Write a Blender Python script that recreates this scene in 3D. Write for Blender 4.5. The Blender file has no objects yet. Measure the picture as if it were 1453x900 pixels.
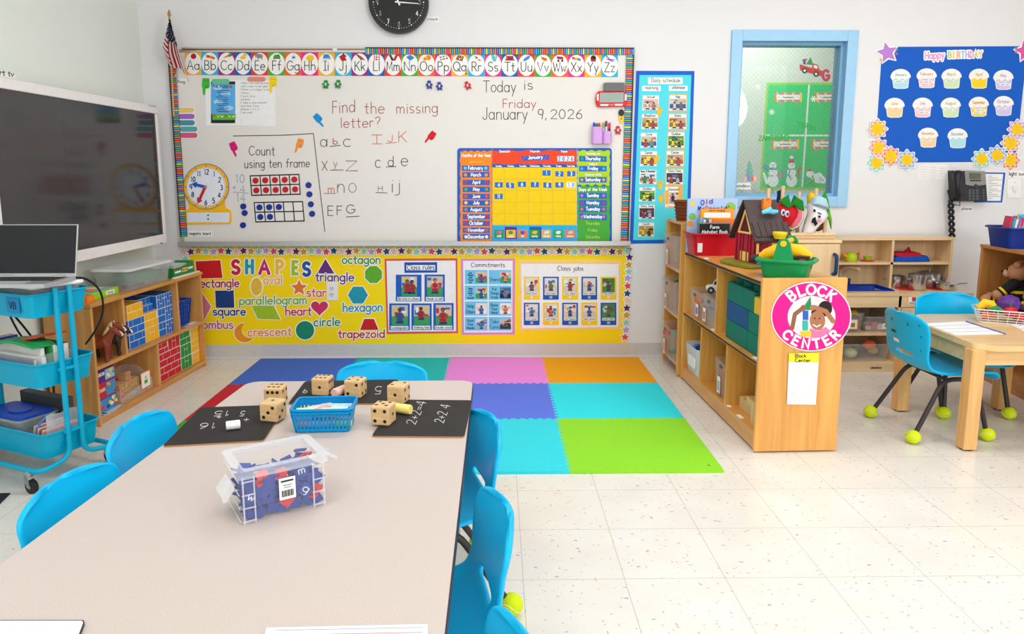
import bpy, bmesh, math, random
from mathutils import Vector, Matrix, noise
random.seed(7)
C = bpy.context.scene.collection
SC = bpy.context.scene
PI = math.pi
# ------------------------------------------------------------------ camera
FPX, PPX, PPY = 1026.5, 721.16, 396.41          # focal length and principal point in the 1453x900 frame
PIT, YAW = 0.1495, 0.016
CAM = Vector((0, 0, 1.2155))
FW = Vector((math.sin(YAW)*math.cos(PIT), math.cos(YAW)*math.cos(PIT), -math.sin(PIT)))
RT = Vector((math.cos(YAW), -math.sin(YAW), 0))
UP = RT.cross(FW)
cd = bpy.data.cameras.new('camera'); cam = bpy.data.objects.new('camera', cd); C.objects.link(cam)
cam.matrix_world = Matrix.Translation(CAM) @ Matrix((RT, UP, -FW)).transposed().to_4x4()
cd.sensor_width = 36; cd.lens = FPX/1453*36
cd.shift_x = (726.5-PPX)/1453; cd.shift_y = -(450-PPY)/1453
cd.clip_start = 0.05
SC.camera = cam
# ------------------------------------------------------------------ light and exposure
SC.view_settings.view_transform = 'Standard'; SC.view_settings.look = 'None'
SC.view_settings.gamma = 1; SC.view_settings.use_curve_mapping = False
SC.view_settings.exposure = 0.1
SC.cycles.use_denoising = True
SC.cycles.max_bounces = 8; SC.cycles.transparent_max_bounces = 24
SC.cycles.caustics_reflective = False; SC.cycles.caustics_refractive = False
SC.cycles.sample_clamp_indirect = 8
wd = bpy.data.worlds.new('daylight'); SC.world = wd; wd.use_nodes = True
bg = wd.node_tree.nodes['Background']; bg.inputs[0].default_value = (0.98, 0.99, 1.0, 1); bg.inputs[1].default_value = 1.6
def area(name, loc, target, w, h, power, col=(1, 1, 1), shape='RECTANGLE'):
    l = bpy.data.lights.new(name, 'AREA'); l.shape = shape; l.size = w; l.size_y = h; l.energy = power; l.color = col
    o = bpy.data.objects.new(name, l); C.objects.link(o); o.location = loc
    o.rotation_euler = (Vector(target)-Vector(loc)).to_track_quat('-Z', 'Y').to_euler()
    return o
area('softbox_light', (3.08, -0.7, 2.05), (-0.8, 4.2, 1.0), .68, .68, 34, (1, .99, .98), 'DISK')
area('ceiling_troffer_light', (2.2, 3.0, 2.72), (2.2, 3.0, 0), 1.2, .6, 15, (.96, .98, 1))
area('ceiling_troffer_light', (0.2, 2.9, 2.72), (0.2, 2.9, 0), 1.2, .6, 21, (.96, .98, 1))
area('ceiling_troffer_light', (1.6, 0.8, 2.72), (1.6, 0.8, 0), 1.2, .6, 9, (.96, .98, 1))
area('ceiling_troffer_light', (-1.0, 0.8, 2.72), (-1.0, 0.8, 0), 1.2, .6, 15, (.96, .98, 1))
area('corridor_troffer_light', (1.9, 5.6, 2.6), (1.9, 5.7, 0), 1.2, .5, 19)
# ------------------------------------------------------------------ materials
def lin(c):
    return tuple(((v/255)/12.92 if v/255 <= .04045 else ((v/255+.055)/1.055)**2.4) for v in c)
MATS = {}
def mat(name, rgb, rough=.55, metal=0, var=.06, scale=30, bump=0, coat=0, trans=0, alpha=1, emit=0, spec=.28):
    if name in MATS: return MATS[name]
    m = bpy.data.materials.new(name); m.use_nodes = True; nt = m.node_tree; b = nt.nodes['Principled BSDF']
    c = lin(rgb)
    b.inputs['Roughness'].default_value = rough; b.inputs['Metallic'].default_value = metal
    b.inputs['Coat Weight'].default_value = coat; b.inputs['Alpha'].default_value = alpha
    b.inputs['Transmission Weight'].default_value = trans; b.inputs['Specular IOR Level'].default_value = spec
    tc = nt.nodes.new('ShaderNodeTexCoord')
    nz = nt.nodes.new('ShaderNodeTexNoise'); nz.inputs['Scale'].default_value = scale; nz.inputs['Detail'].default_value = 3
    nt.links.new(tc.outputs['Object'], nz.inputs['Vector'])
    mx = nt.nodes.new('ShaderNodeMix'); mx.data_type = 'RGBA'
    mx.inputs[6].default_value = (*[v*(1-var) for v in c], 1); mx.inputs[7].default_value = (*[min(1, v*(1+var)) for v in c], 1)
    nt.links.new(nz.outputs['Fac'], mx.inputs[0]); nt.links.new(mx.outputs[2], b.inputs['Base Color'])
    if bump:
        bp = nt.nodes.new('ShaderNodeBump'); bp.inputs['Strength'].default_value = bump; bp.inputs['Distance'].default_value = .002
        nt.links.new(nz.outputs['Fac'], bp.inputs['Height']); nt.links.new(bp.outputs['Normal'], b.inputs['Normal'])
    if emit:
        b.inputs['Emission Color'].default_value = (*c, 1); b.inputs['Emission Strength'].default_value = emit
    MATS[name] = m
    return m
def wood(name, light, dark, axis='Z', scale=1.0, rough=.35, contrast=1.0):
    if name in MATS: return MATS[name]
    m = bpy.data.materials.new(name); m.use_nodes = True; nt = m.node_tree; b = nt.nodes['Principled BSDF']
    b.inputs['Roughness'].default_value = rough; b.inputs['Coat Weight'].default_value = .15
    tc = nt.nodes.new('ShaderNodeTexCoord'); mp = nt.nodes.new('ShaderNodeMapping')
    s = {'X': (1.2, 14, 14), 'Y': (14, 1.2, 14), 'Z': (14, 14, 1.2)}[axis]
    mp.inputs['Scale'].default_value = tuple(v*scale for v in s)
    nz = nt.nodes.new('ShaderNodeTexNoise'); nz.inputs['Scale'].default_value = 1.6; nz.inputs['Detail'].default_value = 6; nz.inputs['Distortion'].default_value = 1.1
    rp = nt.nodes.new('ShaderNodeValToRGB')
    rp.color_ramp.elements[0].position = .5-.2/contrast; rp.color_ramp.elements[1].position = .5+.2/contrast
    rp.color_ramp.elements[0].color = (*lin(dark), 1); rp.color_ramp.elements[1].color = (*lin(light), 1)
    nt.links.new(tc.outputs['Object'], mp.inputs[0]); nt.links.new(mp.outputs[0], nz.inputs['Vector'])
    nt.links.new(nz.outputs['Fac'], rp.inputs[0]); nt.links.new(rp.outputs[0], b.inputs['Base Color'])
    MATS[name] = m
    return m
def clear(name, rgb=(235, 240, 242), alpha=.25, rough=.12):
    return mat(name, rgb, rough, alpha=alpha, var=.02)
PAL = {}
def col(rgb, rough=.6, **k):
    """plain paint / print / plastic in a given colour"""
    key = ('c',)+tuple(rgb)+(rough,)
    if key not in PAL: PAL[key] = mat('colour_%d_%d_%d_%d' % (*rgb, int(rough*100)), rgb, rough, **k)
    return PAL[key]
WHITE = (242, 241, 238); BLACK = (28, 27, 28)
# ------------------------------------------------------------------ pixels -> planes of the room
def ray(x, y): return FW + (x-PPX)/FPX*RT - (y-PPY)/FPX*UP
def on(ax, val, x, y):
    d = ray(x, y); k = (val-CAM[ax])/d[ax]
    return CAM + d*k
# ------------------------------------------------------------------ mesh builder
WL = {}
class MB:
    def __init__(s): s.v = []; s.f = []; s.m = []; s.mats = []; s.T = None
    def mi(s, m):
        if not isinstance(m, bpy.types.Material): m = col(m)
        if m not in s.mats: s.mats.append(m)
        return s.mats.index(m)
    def add(s, vs, fs, m):
        o = len(s.v); i = s.mi(m)
        if s.T is not None: vs = [s.T @ Vector(v) for v in vs]
        s.v += [tuple(v) for v in vs]
        for f in fs: s.f.append(tuple(a+o for a in f)); s.m.append(i)
    def box(s, x0, y0, z0, x1, y1, z1, m):
        s.add([(x0,y0,z0),(x1,y0,z0),(x1,y1,z0),(x0,y1,z0),(x0,y0,z1),(x1,y0,z1),(x1,y1,z1),(x0,y1,z1)],
              [(0,3,2,1),(4,5,6,7),(0,1,5,4),(1,2,6,5),(2,3,7,6),(3,0,4,7)], m)
    def cbox(s, c, d, m): s.box(c[0]-d[0]/2, c[1]-d[1]/2, c[2]-d[2]/2, c[0]+d[0]/2, c[1]+d[1]/2, c[2]+d[2]/2, m)
    def prism(s, pts, a, b, m, ax=2):
        """polygon (in the two other axes) pushed from a to b along an axis"""
        def P(p, h): return (p[0], p[1], h) if ax == 2 else ((p[0], h, p[1]) if ax == 1 else (h, p[0], p[1]))
        n = len(pts)
        s.add([P(p, a) for p in pts]+[P(p, b) for p in pts], [tuple(range(n)), tuple(range(2*n-1, n-1, -1))]+[(i, (i+1) % n, n+(i+1) % n, n+i) for i in range(n)], m)
    def tube(s, pts, r, m, n=8, caps=True, closed=False):
        pts = [Vector(p) for p in pts]; N = len(pts); R = r if isinstance(r, (list, tuple)) else [r]*N
        vs = []; fs = []; prev = None
        for i, p in enumerate(pts):
            t = (pts[(i+1) % N]-pts[i-1]) if closed else (pts[min(i+1, N-1)]-pts[max(i-1, 0)])
            t.normalize()
            if prev is None:
                a = Vector((0, 0, 1)) if abs(t.z) < .9 else Vector((1, 0, 0)); prev = (a-t*a.dot(t)).normalized()
            else:
                prev = (prev-t*prev.dot(t)); prev = prev.normalized() if prev.length > 1e-6 else t.orthogonal().normalized()
            q = t.cross(prev)
            vs += [p+(prev*math.cos(2*PI*k/n)+q*math.sin(2*PI*k/n))*R[i] for k in range(n)]
        for i in range(N if closed else N-1):
            j = (i+1) % N
            fs += [(i*n+k, i*n+(k+1) % n, j*n+(k+1) % n, j*n+k) for k in range(n)]
        if caps and not closed: fs += [tuple(range(n-1, -1, -1)), tuple((N-1)*n+k for k in range(n))]
        s.add(vs, fs, m)
    def cyl(s, p0, p1, r0, m, r1=None, n=16): s.tube([p0, p1], [r0, r0 if r1 is None else r1], m, n)
    def lathe(s, prof, m, c=(0, 0, 0), n=24, sx=1, sy=1, caps=True):
        vs = []; fs = []
        for r, z in prof: vs += [(c[0]+r*sx*math.cos(2*PI*k/n), c[1]+r*sy*math.sin(2*PI*k/n), c[2]+z) for k in range(n)]
        for i in range(len(prof)-1): fs += [(i*n+k, i*n+(k+1) % n, (i+1)*n+(k+1) % n, (i+1)*n+k) for k in range(n)]
        if caps: fs += [tuple(range(n-1, -1, -1)), tuple((len(prof)-1)*n+k for k in range(n))]
        s.add(vs, fs, m)
    def ball(s, c, r, m, n=12, sq=(1, 1, 1), rot=None):
        vs = []; fs = []; k = n*2 if n < 8 else n+4
        for i in range(n+1):
            a = PI*i/n
            for j in range(k):
                p = Vector((r*sq[0]*math.sin(a)*math.cos(2*PI*j/k), r*sq[1]*math.sin(a)*math.sin(2*PI*j/k), r*sq[2]*math.cos(a)))
                if rot: p = rot @ p
                vs.append(Vector(c)+p)
        for i in range(n): fs += [(i*k+j, (i+1)*k+j, (i+1)*k+(j+1) % k, i*k+(j+1) % k) for j in range(k)]
        s.add(vs, fs, m)
    def surf(s, fn, nu, nv, m, skip=None, closeu=False):
        vs = [fn(i/nu, j/nv) for j in range(nv+1) for i in range(nu+1)]
        s.add(vs, [(j*(nu+1)+i, j*(nu+1)+i+1, (j+1)*(nu+1)+i+1, (j+1)*(nu+1)+i) for j in range(nv) for i in range(nu) if not (skip and skip(i, j))], m)
    def build(s, name, parent=None, label=None, cat=None, group=None, kind=None, loc=None, local=False, bevel=0, smooth=None, mods=(), recalc=True):
        me = bpy.data.meshes.new(name)
        if parent is not None: org = Vector((0, 0, 0)) if local else WL[parent.name]
        elif loc is not None: org = Vector((0, 0, 0)) if local else Vector(loc)
        else:
            xs = [v[0] for v in s.v]; ys = [v[1] for v in s.v]; zs = [v[2] for v in s.v]
            org = Vector(((min(xs)+max(xs))/2, (min(ys)+max(ys))/2, min(zs))); loc = org
        me.from_pydata([(v[0]-org.x, v[1]-org.y, v[2]-org.z) for v in s.v], [], s.f)
        for m in s.mats: me.materials.append(m)
        me.polygons.foreach_set('material_index', s.m)
        if recalc:
            bm = bmesh.new(); bm.from_mesh(me)
            bmesh.ops.recalc_face_normals(bm, faces=bm.faces)
            big = [f for f in bm.faces if len(f.verts) > 30 and abs(f.normal.z) > .9]
            if big: bmesh.ops.triangulate(bm, faces=big, quad_method='BEAUTY', ngon_method='BEAUTY')
            bm.to_mesh(me); bm.free()
        if smooth is not None:
            me.polygons.foreach_set('use_smooth', [True]*len(me.polygons))
            me.set_sharp_from_angle(angle=math.radians(smooth))
        o = bpy.data.objects.new(name, me); C.objects.link(o)
        if parent is not None: o.parent = parent; WL[o.name] = org
        else: o.location = loc; WL[o.name] = Vector(loc)
        if bevel:
            b = o.modifiers.new('bevel', 'BEVEL'); b.width = bevel; b.segments = 2; b.limit_method = 'ANGLE'; b.angle_limit = math.radians(50)
        for t, kw in mods:
            md = o.modifiers.new(t.lower(), t)
            for k, v in kw.items(): setattr(md, k, v)
        tag(o, label, cat, group, kind)
        return o
def tag(o, label=None, cat=None, group=None, kind=None):
    if label: o['label'] = label
    if cat: o['category'] = cat
    if group: o['group'] = group
    if kind: o['kind'] = kind
    return o
def thing(name, label, cat, loc, group=None, rz=0, kind=None):
    o = bpy.data.objects.new(name, None); C.objects.link(o); o.empty_display_size = .05
    o.location = loc; o.rotation_euler = (0, 0, rz); WL[o.name] = Vector(loc)
    return tag(o, label, cat, group, kind)
def copy_thing(o, loc, rz=None, label=None, parent=None):
    c = o.copy(); C.objects.link(c)
    if parent is not None: c.parent = parent
    else:
        c.location = loc
        if rz is not None: c.rotation_euler = (0, 0, rz)
    if label: c['label'] = label
    for ch in o.children: copy_thing(ch, None, parent=c)
    return c
# ------------------------------------------------------------------ stroke lettering
def arc(cx, cy, rx, ry, a0, a1, n=10):
    return [(cx+rx*math.cos(math.radians(a0+(a1-a0)*i/n)), cy+ry*math.sin(math.radians(a0+(a1-a0)*i/n))) for i in range(n+1)]
O_ = lambda cx=.27, w=.25: arc(cx, .3, w, .3, 90, 450, 14)
G = {
'a': (.58, [O_(), [(.52,.6),(.52,0)]]), 'b': (.58, [[(.06,1),(.06,0)], O_(.31)]), 'c': (.52, [arc(.29,.3,.25,.3,50,310)]),
'd': (.58, [O_(), [(.52,1),(.52,0)]]), 'e': (.56, [[(.04,.32),(.52,.32)]+arc(.28,.3,.25,.3,5,315,12)]),
'f': (.42, [arc(.34,.8,.15,.2,70,180,5)+[(.19,0)], [(.03,.6),(.38,.6)]]), 'g': (.58, [O_(), [(.52,.6),(.52,-.12)]+arc(.29,-.12,.23,.22,0,-150,7)]),
'h': (.56, [[(.06,1),(.06,0)], [(.06,.35)]+arc(.28,.36,.21,.24,160,0,7)+[(.49,0)]]), 'i': (.2, [[(.1,.6),(.1,0)], [(.1,.82),(.1,.84)]]),
'j': (.26, [[(.18,.6),(.18,-.15)]+arc(.02,-.15,.16,.2,0,-110,5), [(.18,.82),(.18,.84)]]), 'k': (.5, [[(.06,1),(.06,0)], [(.42,.6),(.08,.24)], [(.2,.37),(.46,0)]]),
'l': (.18, [[(.09,1),(.09,0)]]), 'm': (.84, [[(.06,.6),(.06,0)], [(.06,.38)]+arc(.24,.4,.17,.2,150,0,6)+[(.41,0)], [(.41,.38)]+arc(.59,.4,.17,.2,150,0,6)+[(.76,0)]]),
'n': (.56, [[(.06,.6),(.06,0)], [(.06,.35)]+arc(.28,.36,.21,.24,160,0,7)+[(.49,0)]]), 'o': (.56, [O_(.28)]), 'p': (.58, [[(.06,.6),(.06,-.36)], O_(.31)]),
'q': (.58, [O_(), [(.52,.6),(.52,-.36),(.6,-.28)]]), 'r': (.4, [[(.06,.6),(.06,0)], [(.06,.35)]+arc(.26,.38,.2,.22,160,55,4)]),
's': (.48, [arc(.24,.45,.18,.15,40,250,7)+arc(.24,.15,.19,.15,75,-140,7)]), 't': (.4, [[(.19,.9),(.19,.12)]+arc(.31,.12,.12,.12,180,290,4), [(.02,.6),(.36,.6)]]),
'u': (.56, [[(.06,.6),(.06,.24)]+arc(.27,.24,.21,.24,180,350,7), [(.5,.6),(.5,0)]]), 'v': (.5, [[(.03,.6),(.25,0),(.47,.6)]]), 'w': (.72, [[(.03,.6),(.2,0),(.36,.5),(.52,0),(.69,.6)]]),
'x': (.5, [[(.04,.6),(.46,0)], [(.46,.6),(.04,0)]]), 'y': (.5, [[(.03,.6),(.26,.02)], [(.48,.6),(.14,-.36)]]), 'z': (.5, [[(.05,.6),(.45,.6),(.05,0),(.46,0)]]),
'A': (.76, [[(.04,0),(.38,1),(.72,0)], [(.17,.36),(.59,.36)]]), 'B': (.64, [[(.08,0),(.08,1),(.3,1)]+arc(.32,.76,.22,.24,90,-90,7)+[(.08,.52)], [(.3,.52)]+arc(.33,.26,.25,.26,90,-90,7)+[(.08,0)]]),
'C': (.74, [arc(.42,.5,.37,.5,45,315,14)]), 'D': (.72, [[(.08,0),(.08,1),(.26,1)]+arc(.28,.5,.38,.5,90,-90,10)+[(.08,0)]]), 'E': (.56, [[(.5,1),(.08,1),(.08,0),(.52,0)], [(.08,.52),(.44,.52)]]),
'F': (.54, [[(.5,1),(.08,1),(.08,0)], [(.08,.52),(.44,.52)]]), 'G': (.8, [arc(.42,.5,.37,.5,45,350,14)+[(.78,.46),(.48,.46)]]), 'H': (.68, [[(.08,0),(.08,1)], [(.6,0),(.6,1)], [(.08,.52),(.6,.52)]]),
'I': (.3, [[(.15,0),(.15,1)], [(.0,1),(.3,1)], [(.0,0),(.3,0)]]), 'J': (.5, [[(.42,1),(.42,.24)]+arc(.22,.24,.2,.24,0,-170,7)]), 'K': (.64, [[(.08,0),(.08,1)], [(.56,1),(.1,.42)], [(.24,.58),(.6,0)]]),
'L': (.54, [[(.08,1),(.08,0),(.52,0)]]), 'M': (.84, [[(.06,0),(.12,1),(.42,.2),(.72,1),(.78,0)]]), 'N': (.72, [[(.08,0),(.08,1),(.64,0),(.64,1)]]), 'O': (.84, [arc(.42,.5,.38,.5,90,450,18)]),
'P': (.62, [[(.08,0),(.08,1),(.3,1)]+arc(.31,.74,.25,.26,90,-90,8)+[(.08,.48)]]), 'Q': (.84, [arc(.42,.5,.38,.5,90,450,18), [(.52,.25),(.82,-.06)]]),
'R': (.64, [[(.08,0),(.08,1),(.3,1)]+arc(.31,.74,.24,.26,90,-90,8)+[(.08,.48)], [(.3,.48),(.6,0)]]), 'S': (.62, [arc(.32,.75,.24,.25,35,255,9)+arc(.31,.25,.26,.25,85,-145,9)]),
'T': (.66, [[(.02,1),(.64,1)], [(.33,1),(.33,0)]]), 'U': (.7, [[(.08,1),(.08,.3)]+arc(.35,.3,.27,.3,180,360,8)+[(.62,1)]]), 'V': (.68, [[(.03,1),(.34,0),(.65,1)]]),
'W': (.96, [[(.03,1),(.25,0),(.48,.9),(.71,0),(.93,1)]]), 'X': (.66, [[(.05,1),(.61,0)], [(.61,1),(.05,0)]]), 'Y': (.64, [[(.03,1),(.32,.5),(.61,1)], [(.32,.5),(.32,0)]]), 'Z': (.62, [[(.06,1),(.56,1),(.05,0),(.58,0)]]),
'0': (.62, [arc(.31,.5,.25,.5,90,450,16)]), '1': (.36, [[(.08,.8),(.22,1),(.22,0)]]), '2': (.6, [arc(.29,.73,.23,.27,165,-30,8)+[(.05,0),(.55,0)]]),
'3': (.58, [arc(.27,.75,.21,.25,150,-80,8)+arc(.27,.26,.24,.26,80,-150,8)]), '4': (.62, [[(.44,0),(.44,1),(.05,.3),(.58,.3)]]), '5': (.58, [[(.5,1),(.14,1),(.1,.58)]+arc(.27,.32,.25,.32,120,-145,9)]),
'6': (.6, [[(.46,1),(.2,.68),(.08,.42)]+arc(.3,.29,.23,.29,170,-190,12)]), '7': (.56, [[(.05,1),(.52,1),(.2,0)]]), '8': (.58, [arc(.29,.76,.19,.24,-90,270,12), arc(.29,.26,.24,.26,90,450,12)]),
'9': (.58, [arc(.28,.7,.23,.29,0,360,12), [(.51,.72),(.42,0)]]), ' ': (.38, []), ',': (.2, [[(.1,.06),(.04,-.16)]]), '.': (.18, [[(.09,.02),(.09,.04)]]), ':': (.18, [[(.09,.1),(.09,.13)], [(.09,.5),(.09,.53)]]),
'?': (.5, [arc(.25,.78,.2,.22,170,-60,8)+[(.25,.45),(.25,.28)], [(.25,.02),(.25,.04)]]), "'": (.16, [[(.08,1),(.08,.8)]]), '-': (.4, [[(.04,.36),(.36,.36)]]), '&': (.7, [[(.64,0),(.2,.7)]+arc(.32,.8,.15,.2,200,0,6)+[(.12,.3)]+arc(.28,.2,.2,.2,160,330,6)+[(.62,.4)]]),
'+': (.5, [[(.25,.12),(.25,.62)], [(.02,.37),(.48,.37)]]), '=': (.5, [[(.03,.48),(.47,.48)], [(.03,.26),(.47,.26)]]), '_': (.6, [[(.0,-.05),(.6,-.05)]]), '/': (.4, [[(.02,-.1),(.38,1)]]), '"': (.28, [[(.07,1),(.07,.8)], [(.21,1),(.21,.8)]]),
}
def text_strokes(t, gap=.1):
    x = 0; out = []
    for ch in t:
        w, st = G.get(ch, G[' '])
        out += [[(x+px, py) for px, py in s] for s in st]
        x += w+gap
    return out, max(x-gap, .01)
class WD(MB):
    """flat work laid on a plane of the room: positions are taken in the photograph's frame and put on that plane"""
    def __init__(s, ax, val, sign): super().__init__(); s.ax = ax; s.val = val; s.sg = sign; s.tf = (0, 0, 1)
    def z(s, ox, oy, k): s.tf = (ox, oy, k); return s
    def p(s, x, y, off):
        ox, oy, k = s.tf
        return on(s.ax, s.val+s.sg*off, ox+k*x, oy+k*y)
    def poly(s, pts, m, off): s.add([s.p(x, y, off) for x, y in pts], [tuple(range(len(pts)))], m)
    def slab(s, pts, m, o0, o1, edge=None):
        n = len(pts); a = [s.p(x, y, o1) for x, y in pts]
        d = Vector((0, 0, 0)); d[s.ax] = s.sg*(o0-o1)
        s.add(a+[q+d for q in a], [tuple(range(n)), tuple(range(2*n-1, n-1, -1))]+[(i, (i+1) % n, n+(i+1) % n, n+i) for i in range(n)], m)
    def rect(s, x0, y0, x1, y1, m, off): s.poly([(x0,y0),(x1,y0),(x1,y1),(x0,y1)], m, off)
    def rslab(s, x0, y0, x1, y1, m, o0, o1): s.slab([(x0,y0),(x1,y0),(x1,y1),(x0,y1)], m, o0, o1)
    def disc(s, x, y, rx, m, off, ry=None, n=20, a=0): s.poly(ell(x, y, rx, ry or rx, n), m, off)
    def stroke(s, pts, w, m, off, caps=True):
        """one ribbon along a line, mitred at its corners, with round ends"""
        h = w/2; pts = [p for i, p in enumerate(pts) if i == 0 or math.dist(p, pts[i-1]) > 1e-6]
        if len(pts) < 2: return
        dr = [((q[0]-p[0])/math.dist(p, q), (q[1]-p[1])/math.dist(p, q)) for p, q in zip(pts[:-1], pts[1:])]
        closed = math.dist(pts[0], pts[-1]) < 1e-4
        s.lay = (getattr(s, 'lay', 0)+1) % 12; off += s.lay*1.5e-5
        vs = []; fs = []; os = []; N = len(pts)
        for i, (x, y) in enumerate(pts):
            a = dr[i-1] if (i > 0 or closed) else dr[0]; c = dr[i] if i < N-1 else (dr[0] if closed else dr[-1])
            nx, ny = -(a[1]+c[1]), a[0]+c[0]; l = math.hypot(nx, ny)
            if l < .5: nx, ny, k = -a[1], a[0], 1.0
            else: nx, ny, k = nx/l, ny/l, min(2/l, 1.7)
            vs += [(x+nx*h*k, y+ny*h*k), (x-nx*h*k, y-ny*h*k)]; os += [off+i*3e-6]*2
            if i: fs.append((2*i-2, 2*i, 2*i+1, 2*i-1))
        if caps and not closed:
            for (x, y), (dx, dy), sg, (i0, i1) in ((pts[0], dr[0], -1, (0, 1)), (pts[-1], dr[-1], 1, (2*N-2, 2*N-1))):
                o = len(vs)
                for q in range(1, 5):
                    a = PI*q/5; vs.append((x-dy*h*math.cos(a)+sg*dx*h*math.sin(a), y+dx*h*math.cos(a)+sg*dy*h*math.sin(a))); os.append(os[i0])
                fs.append((i0, o, o+1, o+2, o+3, i1))
        s.add([s.p(x, y, e) for (x, y), e in zip(vs, os)], fs, m)
    def text(s, t, x0, y0, x1, h, w, m, off, y1=None, caps=True, jit=0, sy=1):
        """t runs from x0 to x1 on a baseline that goes from y0 to y1; h = capital height, w = stroke width"""
        st, W = text_strokes(t); k = (x1-x0)/W; y1 = y0 if y1 is None else y1; sl = (y1-y0)/max(abs(x1-x0), 1e-6)*(1 if x1 >= x0 else -1)
        for q in st:
            jx, jy = (random.uniform(-jit, jit), random.uniform(-jit, jit)) if jit else (0, 0)
            s.stroke([(x0+a*k+jx, y0+a*k*sl-b*h*sy+jy) for a, b in q], w, m, off, caps)
    def ctext(s, t, cx, y, h, w, m, off, asp=.9, maxw=None, caps=False):
        st, W = text_strokes(t); ww = W*h*asp
        if maxw: ww = min(ww, maxw)
        s.text(t, cx-ww/2, y, cx+ww/2, h, w, m, off, caps=caps)
def ell(x, y, rx, ry, n=20, a0=0): return [(x+rx*math.cos(a0+2*PI*i/n), y+ry*math.sin(a0+2*PI*i/n)) for i in range(n)]
def star(x, y, r, k=.45, n=5, rot=-PI/2): return [(x+(r if i % 2 == 0 else r*k)*math.cos(rot+PI*i/n), y+(r if i % 2 == 0 else r*k)*math.sin(rot+PI*i/n)) for i in range(2*n)]
def rrect(x0, y0, x1, y1, r, n=4):
    o = []
    for cx, cy, a in ((x1-r, y1-r, 0), (x0+r, y1-r, 90), (x0+r, y0+r, 180), (x1-r, y0+r, 270)):
        o += [(cx+r*math.cos(math.radians(a+90*i/n)), cy+r*math.sin(math.radians(a+90*i/n))) for i in range(n+1)]
    return o
def grow(pts, d):
    """move a polygon's corners outwards from its middle by d"""
    cx = sum(p[0] for p in pts)/len(pts); cy = sum(p[1] for p in pts)/len(pts); o = []
    for x, y in pts:
        l = math.hypot(x-cx, y-cy) or 1; o.append((x+(x-cx)/l*d, y+(y-cy)/l*d))
    return o
# ================================================================== the room
D = 4.61; LX = -2.171; RX = 4.3; HC = 2.75; FY = -1.6
WALL = mat('painted_wall_white', (233, 232, 232), .75, var=.015, scale=9, bump=.05)
MINT = mat('painted_wall_mint', (234, 238, 230), .75, var=.015, scale=9, bump=.05)
CEIL = mat('ceiling_white', (240, 240, 238), .9)
BASEM = mat('rubber_base_grey', (206, 202, 197), .5)
def floor_mat():
    m = bpy.data.materials.new('vinyl_floor_tiles'); m.use_nodes = True; nt = m.node_tree; b = nt.nodes['Principled BSDF']; N = nt.nodes.new; L = nt.links.new
    b.inputs['Roughness'].default_value = .22
    tc = N('ShaderNodeTexCoord'); sp = N('ShaderNodeSeparateXYZ'); L(tc.outputs['Object'], sp.inputs[0])
    def mth(op, a, v=None, bb=None):
        n = N('ShaderNodeMath'); n.operation = op; L(a, n.inputs[0])
        if v is not None: n.inputs[1].default_value = v
        if bb is not None: L(bb, n.inputs[1])
        return n.outputs[0]
    def line(o, off):
        a = mth('ADD', o, -off+50*.3048); a = mth('DIVIDE', a, .3048); a = mth('FRACT', a); a = mth('SUBTRACT', a, .5); a = mth('ABSOLUTE', a)
        return mth('GREATER_THAN', a, .5-.0038)
    g = mth('MAXIMUM', line(sp.outputs['X'], .077), bb=line(sp.outputs['Y'], 2.9255))
    nz = N('ShaderNodeTexNoise'); nz.inputs['Scale'].default_value = 5; nz.inputs['Detail'].default_value = 5; L(tc.outputs['Object'], nz.inputs['Vector'])
    base = N('ShaderNodeValToRGB'); base.color_ramp.elements[0].position = .3; base.color_ramp.elements[1].position = .7
    base.color_ramp.elements[0].color = (*lin((230, 223, 213)), 1); base.color_ramp.elements[1].color = (*lin((238, 232, 223)), 1)
    L(nz.outputs['Fac'], base.inputs[0]); cur = base.outputs[0]
    for i, (sc_, thr, c, st) in enumerate(((36, .715, (160, 178, 204), (1, 2.2, 1)), (31, .735, (228, 178, 166), (2.2, 1, 1)), (47, .725, (206, 200, 190), (1.5, 1, 1)))):
        mp = N('ShaderNodeMapping'); mp.inputs['Scale'].default_value = st; mp.inputs['Location'].default_value = (i*7.3, i*3.1, 0); L(tc.outputs['Object'], mp.inputs[0])
        n2 = N('ShaderNodeTexNoise'); n2.inputs['Scale'].default_value = sc_; n2.inputs['Detail'].default_value = 1; L(mp.outputs[0], n2.inputs['Vector'])
        f = mth('GREATER_THAN', n2.outputs['Fac'], thr)
        mx = N('ShaderNodeMix'); mx.data_type = 'RGBA'; L(f, mx.inputs[0]); L(cur, mx.inputs[6]); mx.inputs[7].default_value = (*lin(c), 1); cur = mx.outputs[2]
    mx = N('ShaderNodeMix'); mx.data_type = 'RGBA'; L(g, mx.inputs[0]); L(cur, mx.inputs[6]); mx.inputs[7].default_value = (*lin((196, 187, 176)), 1)
    L(mx.outputs[2], b.inputs['Base Color'])
    return m
def struct(b, name, **k): return b.build(name, kind='structure', **k)
b = MB(); b.box(LX-.1, FY, -.1, RX, D+.1, 0, floor_mat()); struct(b, 'floor', loc=(0, 0, 0))
b = MB(); b.box(LX-.1, FY, HC, RX, D+.1, HC+.1, CEIL); struct(b, 'ceiling')
b = MB(); b.box(LX-.1, FY, 0, LX, D+.1, HC, MINT); struct(b, 'wall_left')
b = MB(); b.box(RX, FY, 0, RX+.1, D+.1, HC, WALL); struct(b, 'wall_right')
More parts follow.
